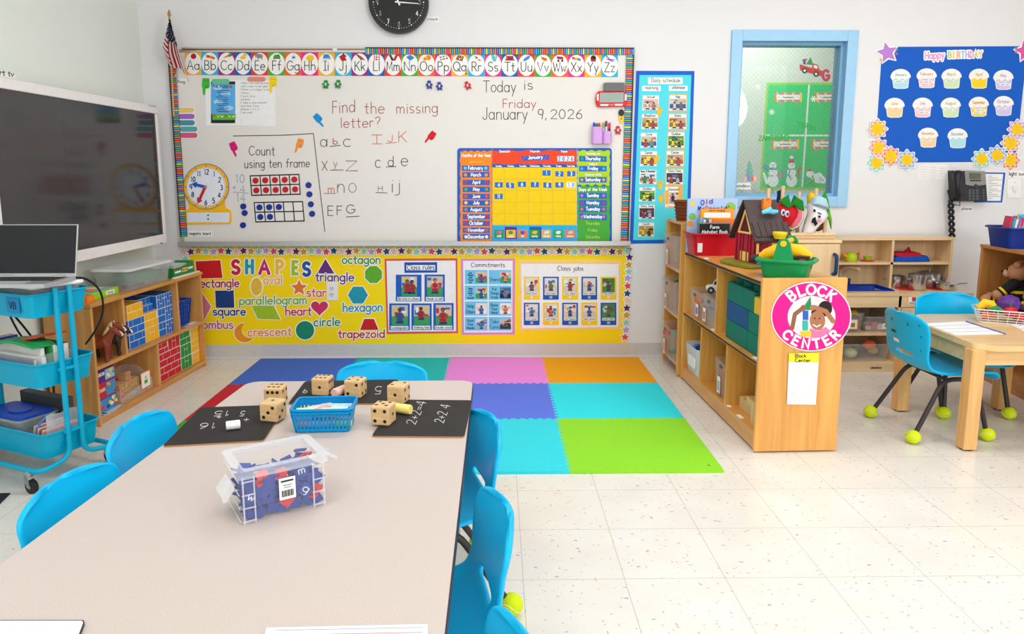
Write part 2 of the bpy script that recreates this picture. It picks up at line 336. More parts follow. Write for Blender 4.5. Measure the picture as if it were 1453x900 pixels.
# back wall with the window opening
wq = [on(1, D, *p) for p in ((1052, 58), (1201, 58), (1188, 290), (1041, 284))]
wx0, wx1, wz0, wz1 = (wq[0].x+wq[3].x)/2, (wq[1].x+wq[2].x)/2, 1.047, (wq[0].z+wq[1].z)/2
b = MB(); WT = .12
for x0, z0, x1, z1 in ((LX, 0, wx0, HC), (wx1, 0, RX, HC), (wx0, 0, wx1, wz0), (wx0, wz1, wx1, HC)): b.box(x0, D, z0, x1, D+WT, z1, WALL)
struct(b, 'wall_back')
b = MB(); b.prism([(D, 0), (D, .098), (D-.006, .098), (D-.008, .02), (D-.022, .004), (D-.022, 0)], LX, RX, BASEM, 0); struct(b, 'baseboard_back')
b = MB(); b.prism([(LX, 0), (LX, .098), (LX+.006, .098), (LX+.008, .02), (LX+.02, .004), (LX+.02, 0)], FY, D, BASEM, 1); struct(b, 'baseboard_left')
# window: blue steel frame, wired glass
WB = mat('window_frame_blue', (162, 208, 240), .35); WBD = mat('window_stop_blue', (128, 184, 222), .35)
win = thing('window_1', None, None, (wx0, D, wz0), kind='structure')
b = MB(); fw = .062; o = .018
for x0, z0, x1, z1 in ((wx0-fw, wz0-fw, wx0+.004, wz1+fw), (wx1-.004, wz0-fw, wx1+fw, wz1+fw), (wx0+.004, wz0-fw, wx1-.004, wz0+.004), (wx0+.004, wz1-.004, wx1-.004, wz1+fw)): b.box(x0, D-o, z0, x1, D+.03, z1, WB)
b.build('window_frame', win, kind='structure', bevel=.003)
b = MB()
for x0, z0, x1, z1 in ((wx0, wz0, wx0+.022, wz1), (wx1-.022, wz0, wx1, wz1), (wx0+.022, wz0, wx1-.022, wz0+.022), (wx0+.022, wz1-.022, wx1-.022, wz1)): b.box(x0, D+.03, z0, x1, D+WT, z1, WBD)
b.build('window_stop', win, kind='structure')
def glass_mat():
    m = bpy.data.materials.new('wired_glass'); m.use_nodes = True; nt = m.node_tree; N = nt.nodes.new; L = nt.links.new
    nt.nodes.clear(); out = N('ShaderNodeOutputMaterial'); tr = N('ShaderNodeBsdfTransparent'); gl = N('ShaderNodeBsdfGlossy'); gl.inputs['Roughness'].default_value = .02
    tr.inputs[0].default_value = (.95, .98, .96, 1)
    df = N('ShaderNodeBsdfDiffuse'); df.inputs[0].default_value = (*lin((150, 158, 152)), 1)
    fr = N('ShaderNodeFresnel'); fr.inputs[0].default_value = 1.5; m1 = N('ShaderNodeMixShader'); L(fr.outputs[0], m1.inputs[0]); L(tr.outputs[0], m1.inputs[1]); L(gl.outputs[0], m1.inputs[2])
    tc = N('ShaderNodeTexCoord'); sp = N('ShaderNodeSeparateXYZ'); L(tc.outputs['Object'], sp.inputs[0])
    def mth(op, a, v=None, bb=None):
        n = N('ShaderNodeMath'); n.operation = op; L(a, n.inputs[0])
        if v is not None: n.inputs[1].default_value = v
        if bb is not None: L(bb, n.inputs[1])
        return n.outputs[0]
    res = None
    for op in ('ADD', 'SUBTRACT'):
        a = mth(op, sp.outputs['X'], bb=sp.outputs['Z']); a = mth('ADD', a, 20); a = mth('DIVIDE', a, .03); a = mth('FRACT', a); a = mth('LESS_THAN', a, .045)
        res = a if res is None else mth('MAXIMUM', res, bb=a)
    f = mth('MULTIPLY', res, .32)
    m2 = N('ShaderNodeMixShader'); L(f, m2.inputs[0]); L(m1.outputs[0], m2.inputs[1]); L(df.outputs[0], m2.inputs[2]); L(m2.outputs[0], out.inputs[0])
    return m
b = MB(); b.box(wx0+.01, D+.07, wz0+.01, wx1-.01, D+.076, wz1-.01, glass_mat()); b.build('glass_pane', win, kind='structure')
# corridor beyond the window
CY = D+1.55
b = MB(); CP = mat('corridor_wall_paint', (206, 216, 205), .75); b.box(.3, D+WT, 0, .4, CY, HC, CP); b.box(4.6, D+WT, 0, 4.7, CY, HC, CP); b.box(.4, CY, 0, 4.6, CY+.1, HC, mat('corridor_wall_paint', (206, 216, 205), .75)); struct(b, 'wall_corridor_with_light_stops')  # the two end boxes are added to keep world light out of the corridor
b = MB(); b.box(.4, D+WT, -.1, 4.6, CY, 0, mat('corridor_floor', (214, 206, 194), .3)); struct(b, 'floor_corridor')
b = MB(); b.box(.4, D+WT, HC-.1, 4.6, CY, HC, CEIL); struct(b, 'ceiling_corridor')
# ================================================================== the whiteboard wall
def W(z=None):
    b = WD(1, D, -1)
    return b.z(*z) if z else b
def LBL(text, x0, y0, x1, y1, off, what, tw=.1, z=None):
    """a small printed name card stuck on the wall"""
    b = W(z); b.rslab(x0, y0, x1, y1, col((246, 245, 242)), off-.001, off+.0005)
    h = (y1-y0)*.5
    b.text(text, x0+(x1-x0)*tw, y0+(y1-y0)*.68, x1-(x1-x0)*tw, h, h*.16, BLACK, off+.0009, caps=False)
    return b.build('name_card', label=what, cat='label', group='printed name cards')
ALU = mat('brushed_aluminium', (196, 196, 194), .35, .7)
BF = .020
wbq = [(246, 70), (897, 70), (889, 343), (257, 343)]
wboard = thing('whiteboard', 'large white marker board with lesson writing above the yellow board', 'whiteboard', on(1, D, 573, 343))
b = W(); b.slab(wbq, mat('whiteboard_enamel', (232, 227, 220), .22, var=.01), 0, BF); b.build('writing_surface', wboard)
b = W()
for i in range(4):
    q = wbq; p0, p1 = Vector(q[i]), Vector(q[(i+1) % 4]); d = (p1-p0).normalized(); n = Vector((-d.y, d.x))
    if i == 2: continue
    b.slab([tuple(p0), tuple(p1), tuple(p1+n*4), tuple(p0+n*4)], ALU, 0, BF+.006)
b.build('frame', wboard)
b = MB(); x0 = on(1, D-.05, 254, 347).x; x1 = on(1, D-.05, 894, 347).x; zt = on(1, D-.06, 573, 344).z
b.prism([(D, zt), (D-.058, zt-.012), (D-.06, zt+.006), (D-.068, zt+.006), (D-.068, zt-.022), (D-.055, zt-.028), (D, zt-.028)], x0, x1, ALU, 0); b.build('marker_tray', wboard)
b = W(); b.rslab(258, 67.5, 519, 72.5, ALU, 0, .024); b.rslab(258, 68.8, 519, 71.2, wood('cork_insert', (190, 128, 74), (158, 98, 52), 'X'), .024, .026)
b.rslab(472, 68.5, 478, 72, WHITE, .024, .03); b.build('cork_rail', wboard)
INK = {'k': (70, 72, 66), 'r': (165, 82, 78), 'o': (214, 116, 84), 'g': (140, 138, 140), 'b': (140, 165, 205), 'n': (120, 78, 66), 'p': (96, 84, 118)}
b = W(); o = BF+.0006
def wflush():
    global b
    b.build('handwriting', wboard); b = W()
def hw(t, x0, x1, y, h, c='k', y1=None, w=1.1): b.text(t, x0, y, x1, h, w, INK[c], o, y1=y1, jit=.25)
hw('Count', 353, 390, 220.5, 13); hw('using ten frame', 346.5, 439.5, 238.5, 12, y1=237)
b.stroke([(331, 193), (400, 192), (444.7, 189.6)], 1.2, INK['k'], o); b.stroke([(444.7, 189.6), (461, 329)], 1.1, INK['k'], o)
wflush(); hw('10', 334, 347, 259, 11.5, 'b'); hw('+', 330, 335, 269, 8, 'b'); hw('4', 340, 348, 273, 10, 'b'); b.stroke([(331, 272.8), (352, 274.3)], .9, INK['b'], o); hw('14', 335, 348, 286, 11, 'b')
wflush(); hw('Find', 471, 504, 161, 17, 'r', 158.5); hw('the', 517, 546, 161, 16, 'r'); hw('missing', 562, 621.5, 161, 15, 'r', 160); hw('letter?', 483, 540, 181.5, 14, 'r', 180)
wflush(); hw('a', 454.6, 465, 208, 17); b.stroke([(468, 207.8), (482.6, 206.3)], 1.1, INK['k'], o); hw('b', 472, 479, 204.5, 8, 'r'); hw('c', 486, 498.5, 208, 18)
wflush(); hw('I', 528, 542, 204, 12.5, 'o'); hw('J', 550, 558, 201.5, 9.5, 'o'); b.stroke([(548, 203.6), (562.4, 202.2)], 1, INK['o'], o); hw('K', 564, 577.5, 201.5, 15, 'o')
wflush(); hw('X', 456.5, 465, 242, 13, 'n'); b.stroke([(469, 241.5), (487, 241.2)], 1.1, INK['n'], o); hw('y', 473, 479, 236.5, 10, 'g'); hw('Z', 489, 508, 242.5, 14, 'n')
wflush(); hw('c', 531.5, 540.5, 237.7, 18); hw('d', 550, 559, 236, 14); b.stroke([(548, 237), (562, 236.5)], 1, INK['k'], o); hw('e', 568.7, 579.5, 235.7, 18)
wflush(); hw('m', 465, 475, 273.5, 11, 'o'); b.stroke([(459.5, 274.7), (476.3, 274.7)], 1, INK['g'], o); hw('n', 478, 489.5, 273.3, 20, 'p'); hw('o', 494, 506, 273.3, 22, 'g')
wflush(); hw('H', 536, 543.5, 271, 7, 'g'); b.stroke([(533.5, 273.3), (549.5, 274)], 1, INK['k'], o); hw('i', 555, 558.5, 272.5, 19); hw('j', 561.5, 569.5, 271, 18)
wflush(); hw('E', 464, 473.5, 305.7, 13.5); hw('F', 477, 486, 305, 12.5); hw('G', 490.5, 504, 302.7, 12); b.stroke([(491.5, 308), (509.5, 307)], 1.1, INK['k'], o)
wflush(); hw('Today', 685.5, 732, 130.6, 16, y1=130.5); hw('is', 743, 756.5, 127, 14); hw('Friday', 712.8, 760.5, 153, 12, 'r', 152.5); hw('January', 684.6, 748.5, 169.5, 17); hw('9,', 762.6, 776.5, 168.5, 14); hw('2026', 780.7, 827, 168.5, 13)
b.build('handwriting', wboard, label='marker handwriting in black red orange and blue')
# crayon border trims
CR = [(60, 180, 235), (245, 140, 60), (235, 110, 190), (150, 100, 200), (40, 170, 225), (90, 190, 60), (245, 130, 40), (250, 220, 50), (45, 160, 220), (240, 100, 50)]
def crayons(pts0, pts1, w, n, name, lab, off=BF+.008):
    b = W(); (ax, ay), (bx, by) = pts0, pts1; L = math.hypot(bx-ax, by-ay); dx, dy = (bx-ax)/L, (by-ay)/L; nx, ny = -dy, dx
    b.slab([(ax-nx*w/2, ay-ny*w/2), (bx-nx*w/2, by-ny*w/2), (bx+nx*w/2, by+ny*w/2), (ax+nx*w/2, ay+ny*w/2)], (38, 36, 38), 0, off)
    st = L/n
    for i in range(n):
        t = st*(i+.5); c = CR[(i*7+i//10) % 10]; h = st*.36
        P = lambda u, v: (ax+dx*(t+u)+nx*v, ay+dy*(t+u)+ny*v)
        b.poly([P(-h, w*.5), P(h, w*.5), P(h, -w*.2), P(h*.4, -w*.36), P(-h*.4, -w*.36), P(-h, -w*.2)], c, off+.0006)
    return b.build(name, label=lab, cat='border', group='crayon pattern borders')
crayons((518, 72), (900, 72.5), 10, 125, 'crayon_border', 'crayon pattern border along the top edge of the whiteboard')
crayons((894.5, 78), (886.5, 343), 11, 84, 'crayon_border', 'crayon pattern border down the right edge of the whiteboard')
crayons((242.5, 76), (260.5, 336), -10, 82, 'crayon_border', 'crayon pattern border down the left edge of the whiteboard')
# alphabet cards
YE, CY_, PU, BL, RE, GR, OR, MG = (247, 178, 35), (45, 178, 220), (150, 45, 135), (30, 95, 175), (236, 58, 46), (70, 175, 55), (242, 105, 40), (232, 45, 140)
ALPH = [('A', YE, 'red apple'), ('B', CY_, 'yellow school bus'), ('C', PU, 'bunch of carrots'), ('D', BL, 'yellow duck'), ('E', RE, 'grey elephant'), ('F', GR, 'green frog'), ('G', OR, 'bottle of glue'),
 ('H', MG, 'yellow hard hat'), ('I', YE, 'blue ice skate'), ('J', CY_, 'red jacket'), ('K', PU, 'brown kangaroo'), ('L', BL, 'red ladder'), ('M', RE, 'pair of mittens'), ('N', GR, 'blue napkin'), ('O', OR, 'cut orange'),
 ('P', MG, 'tray of paints'), ('Q', YE, 'patchwork quilt'), ('R', CY_, 'white rocket'), ('S', MG, 'blue sock'), ('T', BL, 'red train'), ('U', RE, 'blue umbrella'), ('V', GR, 'violin'), ('W', OR, 'red wagon'), ('X', MG, 'xylophone'), ('Y', YE, 'yoyo'), ('Z', CY_, 'purple zipper')]
E_ = lambda x, y, a, b_=None, n=14: ell(x, y, a, b_ or a, n)
R_ = lambda x0, y0, x1, y1: [(x0, y0), (x1, y0), (x1, y1), (x0, y1)]
rd, yw, gn, bu, br, og, gy, wh, bk, pk, vi, tq = (186, 32, 42), (248, 196, 40), (70, 150, 50), (40, 140, 210), (150, 90, 45), (240, 130, 35), (140, 140, 140), (240, 240, 240), (40, 38, 38), (240, 120, 170), (150, 90, 190), (90, 190, 200)
PIC = {'A': [(rd, E_(0, 0, 5)), (br, R_(-.4, -6, .4, -4))], 'B': [(og, [(-8, -3), (6, 0), (9, 3), (8, 5), (-7, 2)]), (rd, R_(-5, -2, -2, 1)), (bk, E_(5, 4, 1.2))], 'C': [(og, [(-8, 4), (3, -2), (5, 0)]), (og, [(-7, 2), (2, -3), (3, -1)]), (gn, [(2, -3), (8, -6), (9, -1), (4, 1)])],
 'D': [(yw, E_(-1, 2, 5, 3)), (yw, E_(2, -3, 3)), (og, [(4, -3), (7, -2), (4, -1)])], 'E': [(gy, E_(-1, -1, 6, 4)), (gy, R_(-5, 0, -3, 5)), (gy, R_(2, 0, 4, 5)), (gy, E_(-6, -3, 3.5)), (gy, [(-9, -2), (-7, -2), (-8, 4)])], 'F': [(gn, E_(0, 0, 6, 4)), (rd, E_(-5, 3, 1.5)), (rd, E_(5, 3, 1.5)), (bk, E_(3, -3, 1.2))],
 'G': [(wh, R_(-2.5, -3, 3, 5)), (bu, R_(-2.5, -1, 3, 3)), (og, [(-1, -3), (1, -3), (0, -6)])], 'H': [(yw, ell(0, 2, 6.5, 6, 14)), (yw, R_(-8, 1.5, 7, 3.5))], 'I': [(bu, [(-5, -5), (3, -5), (7, 2), (-7, 2)]), (gy, R_(-7, 3, 7, 4))], 'J': [(rd, [(-8, -1), (0, -6), (6, -2), (3, 0), (6, 6), (-3, 7)]), (bk, E_(0, -5.4, 1.6))],
 'K': [(br, [(-5, -5), (0, -3), (5, 1), (9, 6), (3, 4), (1, 6), (-1, 2), (-4, 0)]), (br, E_(-5, -4, 1.8))], 'L': [(rd, R_(-5, -5, -4, 6)), (rd, R_(-1, -5, 0, 6)), (rd, R_(4, -5, 5, 6)), (rd, R_(-5, -1, 5, 0)), (rd, R_(-5, 3, 5, 4))], 'M': [(bk, [(-8, -4), (-4, -5), (1, 5), (-3, 6)]), (rd, [(8, -4), (4, -5), (-1, 5), (3, 6)]), (rd, R_(-6, -2, -3, 0))], 'N': [(bu, [(0, -5), (8, 0), (0, 6), (-7, -1)])],
 'O': [(og, E_(3, 0, 4.5)), (yw, E_(-3, 2, 4)), (og, E_(-3, 2, 2.2))], 'P': [(og, E_(-4, 3, 2.3, 1.6)), (gn, E_(1, 2, 2, 1.4)), (bu, E_(0, -2, 2, 1.4)), (rd, E_(6, 1, 2, 1.4)), (vi, E_(-5, -1, 2, 1.3)), (yw, E_(5, -3, 2, 1.3))], 'Q': [(br, [(-4, -5), (7, -3), (4, 6), (-8, 3)]), (pk, R_(-3, -2, -1, 0)), (yw, R_(1, 0, 3, 2)), (wh, R_(-2, 1, 0, 3)), (yw, R_(2, -3, 4, -1))], 'R': [(wh, [(-8, -5), (3, 0), (5, 4), (1, 4)]), (bk, [(-4, -4), (2, -1), (0, 2)]), (og, [(3, 1), (9, 5), (2, 5)])],
 'S': [(tq, [(-4, -6), (1, -5), (4, 1), (5, 6), (0, 6), (-3, 0)]), (tq, [(3, -4), (7, -4), (5, 3)])], 'T': [(rd, R_(-7, -4, 6, 2)), (bk, R_(-8, 2, 8, 4)), (og, R_(-8, -1, -5, 2))], 'U': [(bu, [(-7, 5), (-4, 0), (2, -4), (7, -5), (4, 1), (-3, 5)])], 'V': [(og, E_(3, 2, 4, 3)), (og, E_(-1, 0, 3, 2.4)), (bk, [(-7, -5), (4, 1), (3, 2)])], 'W': [(rd, [(-6, -4), (5, -3), (6, 2), (-5, 1)]), (bk, E_(-3, 4, 2)), (bk, E_(4, 4, 2))], 'X': [(rd, R_(-8, -3, -5, 1)), (og, R_(-5, -2, -2, 2)), (yw, R_(-2, -2, 1, 3)), (gn, R_(1, -1, 4, 3)), (bu, R_(4, 0, 7, 4))],
 'Y': [(bk, E_(0, -1, 5, 5)), (rd, R_(-4.5, 1, 4.5, 5))], 'Z': [(vi, [(-8, -5), (-6, -6), (0, 0), (8, 1), (8, 3), (-1, 2)]), (vi, [(-7, -1), (6, 4), (5, 6), (-6, 1)])]}
for i, (ch, c, what) in enumerate(ALPH):
    b = W(); x = 262.3+i*23.64; t = i/25; y = 73.3+3.6*t; h = 33.2-.7*t
    b.rslab(x, y, x+23.5, y+h, c, BF, BF+.0015); cx = x+11.8; cy = y+h*.5
    b.poly(ell(cx, cy, 12.1*.97, h*.47, 24), (246, 243, 240), BF+.002)
    for k, (pc, pl) in enumerate(PIC[ch]): b.poly([(cx+px*.8+.5, y+6.6+py*.8) for px, py in pl], pc, BF+.0024+.0002*k)
    st, wv = text_strokes(ch+ch.lower()); ww = min(wv*12.5, 19)
    b.text(ch+ch.lower(), cx-ww/2, y+h*.77, cx+ww/2, 13, 1.15, (52, 62, 60), BF+.0028)
    b.build('alphabet_card', label='alphabet card for letter %s showing a %s' % (ch, what), cat='alphabet card', group='alphabet cards along the top of the whiteboard')
# US flag on its stick
fl = thing('flag', 'small flag with red and white stripes hanging on a stick at the whiteboard corner', 'flag', on(1, D-.04, 243, 120))
b = MB(); p0 = on(1, D-.035, 246.5, 165); p1 = on(1, D-.075, 240.2, 24); b.cyl(p0, p1, .006, wood('flag_stick', (214, 160, 100), (180, 120, 66)), n=8); b.build('pole', fl, smooth=40)
b = MB(); d = (p1-p0).normalized(); b.tube([p1, p1+d*.012, p1+d*.03, p1+d*.042], [.006, .011, .007, .001], mat('flag_finial', (190, 130, 60), .4), 8); b.build('finial', fl, smooth=40)
NAVY = (38, 42, 70); FR = (168, 28, 48); FWH = (236, 230, 226)
def flagpt(u, v):
    """u runs down the hanging cloth, v across it; soft pleats"""
    xl = 240-9*min(u*1.45, 1)+(5*max(0, u-.7)/.3); xr = 241.6+26*u**1.1
    x = xl+(xr-xl)*v; y = 27+u*(56+30*v+5*math.sin(v*7))
    return on(1, D-(.135-.05*u+.018*math.sin(v*8+u*2)+.008*math.sin(v*15)), x, y)
b = MB(); NV, NU = 30, 40
for i in range(NU):
    for j in range(NV):
        u, v = (i+.5)/NU, (j+.5)/NV
        if v < .26 and u > .42: m = FR if int(u*19) % 2 else FWH
        elif u < .47: m = FWH if (i % 4 == 2 and j % 8 in (3, 4)) or (i % 4 == 0 and j % 8 in (7, 0)) else NAVY
        else: m = FR if int((v-.26)*11.5) % 2 == 0 else FWH
        b.add([flagpt(i/NU, j/NV), flagpt((i+1)/NU, j/NV), flagpt((i+1)/NU, (j+1)/NV), flagpt(i/NU, (j+1)/NV)], [(0, 1, 2, 3)], m)
b.build('flag_cloth', fl, recalc=False, mods=[('SOLIDIFY', {'thickness': .0012})])
b = MB(); c = on(1, D-.03, 249.5, 107); b.cyl(c+Vector((0, .03, 0)), c, .009, ALU, n=10); b.build('holder', fl)
LBL('flag', 250, 112, 264, 121, BF+.001, 'white name card reading flag under the small flag')
LBL('magnetic board', 266.4, 327.7, 300.8, 336, BF+.001, 'white name card reading magnetic board below the toy clock', .06)
LBL('clock', 605.5, 23.5, 622.5, 31.5, .001, 'white name card reading clock beside the wall clock', .06)
# wall clock
cc = on(1, D-.04, 565.5, 3.5); cr = .182
clk = thing('wall_clock', 'round black wall clock with white numerals high above the whiteboard', 'clock', (cc.x, D, cc.z-cr))
def cdisc(b, r0, y0, r1, y1, m, n=48): b.tube([(cc.x, y0, cc.z), (cc.x, y1, cc.z)], [r0, r1], m, n)
b = MB(); cdisc(b, cr*.94, D, cr, D-.02, col((46, 44, 46), .35)); cdisc(b, cr, D-.02, cr*.99, D-.045, col((46, 44, 46), .35)); b.build('case', clk, smooth=30)
b = MB(); cdisc(b, cr*.9, D-.03, cr*.9, D-.046, col((40, 39, 40), .5))
def cp(r, a): return cc.x+r*math.sin(a), cc.z+r*math.cos(a)
for k in range(60):
    a = 2*PI*k/60; x, z = cp(cr*.83, a); r = .0042 if k % 5 == 0 else .002
    b.add([(x+r*math.cos(q*PI/4), D-.0465, z+r*math.sin(q*PI/4)) for q in range(8)], [tuple(range(8))], WHITE)
def ptext(b, t, cx, cz, h, w, m, y, asp=.8):
    st, ww = text_strokes(t); k = h*asp
    for q in st:
        for (ax, az), (bx, bz) in zip(q[:-1], q[1:]):
            p, r = Vector((cx+(ax-ww/2)*k, cz+(az-.5)*h)), Vector((cx+(bx-ww/2)*k, cz+(bz-.5)*h)); d = r-p; n = Vector((-d.y, d.x)).normalized()*w/2; e = d.normalized()*w*.3
            b.add([(v.x, y, v.y) for v in (p+n-e, r+n+e, r-n+e, p-n-e)], [(0, 1, 2, 3)], m)
for k in range(1, 13):
    x, z = cp(cr*.7, 2*PI*k/12); ptext(b, str(k), x, z, .026, .0042, WHITE, D-.0467)
b.build('dial', clk)
def hand(b, a, l, w, y, m, back=.02):
    d = Vector((math.sin(a), math.cos(a))); n = Vector((-d.y, d.x)); o_ = Vector((cc.x, cc.z))
    q = [o_-d*back+n*w, o_+d*l+n*w*.6, o_+d*l-n*w*.6, o_-d*back-n*w]
    b.add([(v.x, y, v.y) for v in q]+[(v.x, y-.001, v.y) for v in q], [(0, 1, 2, 3), (4, 5, 6, 7), (0, 1, 5, 4), (1, 2, 6, 5), (2, 3, 7, 6), (3, 0, 4, 7)], m)
b = MB(); hand(b, math.radians(94), .12, .004, D-.05, WHITE); b.build('minute_hand', clk, label='white minute hand')
b = MB(); hand(b, math.radians(335), .08, .005, D-.052, WHITE); b.build('hour_hand', clk, label='white hour hand')
# magnets and small things on the board
def gband(c, x, y, s, a): # little person-shaped clip
    pl = []
    for px, py in [(-2, -6), (2, -6), (3, -3.5), (1.5, -2), (5, -1), (4.5, 2), (2.5, 1.5), (4, 6), (1.2, 6), (0, 3.5), (-1.2, 6), (-4, 6), (-2.5, 1.5), (-4.5, 2), (-5, -1), (-1.5, -2), (-3, -3.5)]:
        pl.append((x+s*(px*math.cos(a)-py*math.sin(a)), y+s*(px*math.sin(a)+py*math.cos(a))))
    return pl
for x, y, c, a, lab in ((462, 119.5, (30, 140, 50), .05, 'green person-shaped magnet under alphabet card for I, left of the pair'), (479.5, 119, (30, 140, 50), .1, 'green person-shaped magnet under alphabet card for J, right of the pair'), (609, 120, (35, 60, 160), -.05, 'blue person-shaped magnet, left of the blue pair'), (623.5, 122, (35, 60, 160), -.1, 'blue person-shaped magnet, right of the blue pair'), (663.5, 121, (205, 35, 40), -.4, 'red person-shaped magnet left of the words Today is'), (877, 184.5, (205, 35, 40), 0, 'red person-shaped magnet right of the purple marker cup')):
    b = W(); b.slab(gband(c, x, y, .95, a), col(c, .3), BF, BF+.012); b.disc(x, y, 1.3, (215, 212, 206), BF+.0125, 2.2)
    b.build('clip_magnet', label=lab, cat='magnet', group='person-shaped clip magnets')
HANDP = [(-4.5, -11), (4.5, -11), (5.5, -5), (5.6, 0), (4.2, 3), (2.2, 3.6), (.4, 3.2), (-.6, 4), (-1, 11), (-2.2, 13), (-3.6, 12.4), (-4.2, 10), (-4.4, 3), (-5.6, 0), (-5.2, -5)]
for x, y, c, a, s, off, lab in ((292, 122, (60, 185, 50), 0, 1, BF+.003, 'green pointing hand cutout beside the song sheet'), (387, 119.5, (250, 215, 20), 0.05, 1, BF+.003, 'yellow pointing hand cutout at the corner of the handwritten sheet'), (453, 170, (20, 150, 215), -.75, .88, BF, 'blue pointing hand cutout left of the word letter'),
    (332.5, 211, (215, 25, 120), -.42, .9, BF, 'magenta pointing hand cutout left of the word Count'), (424.5, 206.5, (250, 150, 70), .3, .9, BF, 'orange pointing hand cutout right of the word Count'), (611, 195, (220, 25, 45), .62, .85, BF, 'red pointing hand cutout right of the letters IJK')):
    P = lambda px, py: (x+s*(px*math.cos(a)-py*math.sin(a)), y+s*(px*math.sin(a)+py*math.cos(a)))
    b = W(); b.slab([P(*q) for q in HANDP], c, off, off+.0015)
    dk = tuple(int(v*.7) for v in c)
    for q in ([(-4.4, -7), (4.8, -7)], [(3.6, -1), (1, .5), (3.4, 1)], [(1.5, 1), (-.3, 2), (1, 3)]): b.stroke([P(*e) for e in q], .5, dk, off+.002, False)
    b.build('hand_cutout', label=lab, cat='hand cutout', group='pointing hand cutouts on the whiteboard')
for k, (x, y, c, cn) in enumerate(((250.4, 152.7, (236, 202, 118), 'yellow'), (251, 161.6, (166, 104, 190), 'purple'), (251.3, 170.6, (72, 150, 170), 'dark teal'), (255, 179.6, (92, 172, 176), 'light teal'), (255, 188.4, (226, 92, 128), 'pink'))):
    b = W(); b.slab(rrect(x-1, y-.8, x+26.2, y+8.2, 4), (248, 246, 244), BF, BF+.001); b.slab(rrect(x, y, x+25.2, y+7.4, 3.6), mat('watercolour_'+cn.replace(' ', '_'), c, .6, var=.15, scale=60), BF+.001, BF+.0014)
    b.build('magnet_strip', label='%s watercolour oval magnet in the column at the board left' % cn, cat='magnet', group='watercolour oval magnets')
b = W(); b.slab([(291, 115), (340, 114), (341, 178), (292.5, 178)], (244, 243, 242), BF, BF+.0012); z = (220, 0, .2222); b.z(*z)
b.rect(357, 520, 512, 787, (34, 36, 40), BF+.0016); b.rect(358, 538, 512, 730, (90, 175, 235), BF+.0018); b.rect(366, 728, 514, 766, (95, 185, 60), BF+.0019); b.disc(478, 556, 12, (245, 170, 60), BF+.002)
for cx, cy in ((400, 560), (450, 600), (405, 650), (470, 690)): b.poly(ell(cx, cy, 32, 16), (170, 212, 245), BF+.002)
for k in range(6): b.disc(380+24*k, 742, 7, [(220, 60, 60), (245, 225, 90), (240, 240, 240)][k % 3], BF+.0022); b.disc(380+24*k, 736, 5, (150, 100, 70), BF+.0024)
b.text('THE PLEDGE', 366, 560, 492, 14, 3, (20, 40, 90), BF+.0025, caps=False)
for k, y in enumerate((580, 592, 608, 620, 635, 647, 662, 674, 690, 702, 714)): b.stroke([(390+8*(k % 3), y), (470-7*(k % 2), y)], 4, (30, 60, 110), BF+.0025, False)
b.build('song_sheet', label='blue and green printed song sheet taped to white paper', cat='sheet')
b = W(); b.slab([(340, 114), (390, 113), (390.6, 179.4), (341.5, 178.4)], (242, 241, 240), BF, BF+.0016); b.z(*z)
for k, (ln) in enumerate(('When I am feeling sad', 'and I want to be glad', 'There is a magic trick', 'I know', 'I turn to a', 'someone', 'I take a slow breath', 'and then I say', 'please 1 2 3 4', 'I am calm')):
    w_ = len(ln)*8.2; b.text(ln, 548, 535+k*21, 548+w_, 11, 1.6, (120, 120, 122), BF+.002, caps=False)
b.build('handwritten_sheet', label='white sheet with lines of handwriting right of the song sheet', cat='sheet')
for x0, y0, x1, y1, c, lab in ((300.5, 112, 325.5, 119.5, (110, 195, 150), 'green oval magnet holding the song sheet'), (350.8, 109.2, 376.6, 115.8, (232, 140, 122), 'salmon oval magnet holding the handwritten sheet')):
    b = W(); b.slab(rrect(x0, y0, x1, y1, 3), c, BF+.002, BF+.004); b.build('oval_magnet', label=lab, cat='magnet', group='oval magnets holding paper')
# toy clock
z = (240, 160, .211)
tc_ = thing('teaching_clock', 'yellow magnetic teaching clock with numbers at the board lower left', 'teaching clock', on(1, D-BF, 294, 318))
b = W(z); YC = col((250, 190, 25), .4)
b.slab([(130, 590), (372, 580), (380, 640), (405, 652), (418, 668), (420, 735), (408, 748), (122, 752), (110, 740), (106, 672), (118, 655), (136, 645)], YC, BF, BF+.004)
b.slab(ell(249, 497, 155, 155, 40), (120, 120, 150), BF, BF+.0045); b.slab(ell(249, 497, 150, 150, 40), YC, BF, BF+.006)
b.build('clock_body', tc_)
b = W(z); b.slab(ell(249, 500, 132, 132, 40), (236, 240, 248), BF+.006, BF+.0065)
for k in range(1, 13):
    a = PI*k/6+.02; b.ctext(str(k), 249+103*math.sin(a), 502-103*math.cos(a)+16, 33, 6, (45, 45, 100), BF+.007)
for k in range(60):
    a = PI*k/30; b.stroke([(249+(131 if k % 5 else 134)*math.sin(a), 500-(131 if k % 5 else 134)*math.cos(a)), (249+124*math.sin(a), 500-124*math.cos(a))], 3, (60, 90, 200), BF+.007, False)
for k in range(12): b.disc(249+142*math.sin(PI*k/6), 498-142*math.cos(PI*k/6), 5, (235, 90, 50), BF+.0064, n=8)
b.build('clock_face', tc_)
b = W(z); b.rslab(122, 672, 404, 738, (228, 232, 244), BF+.004, BF+.005)
for y in (690, 716): b.disc(262, y, 6, (40, 50, 90), BF+.0055, n=10)
b.build('time_panel', tc_)
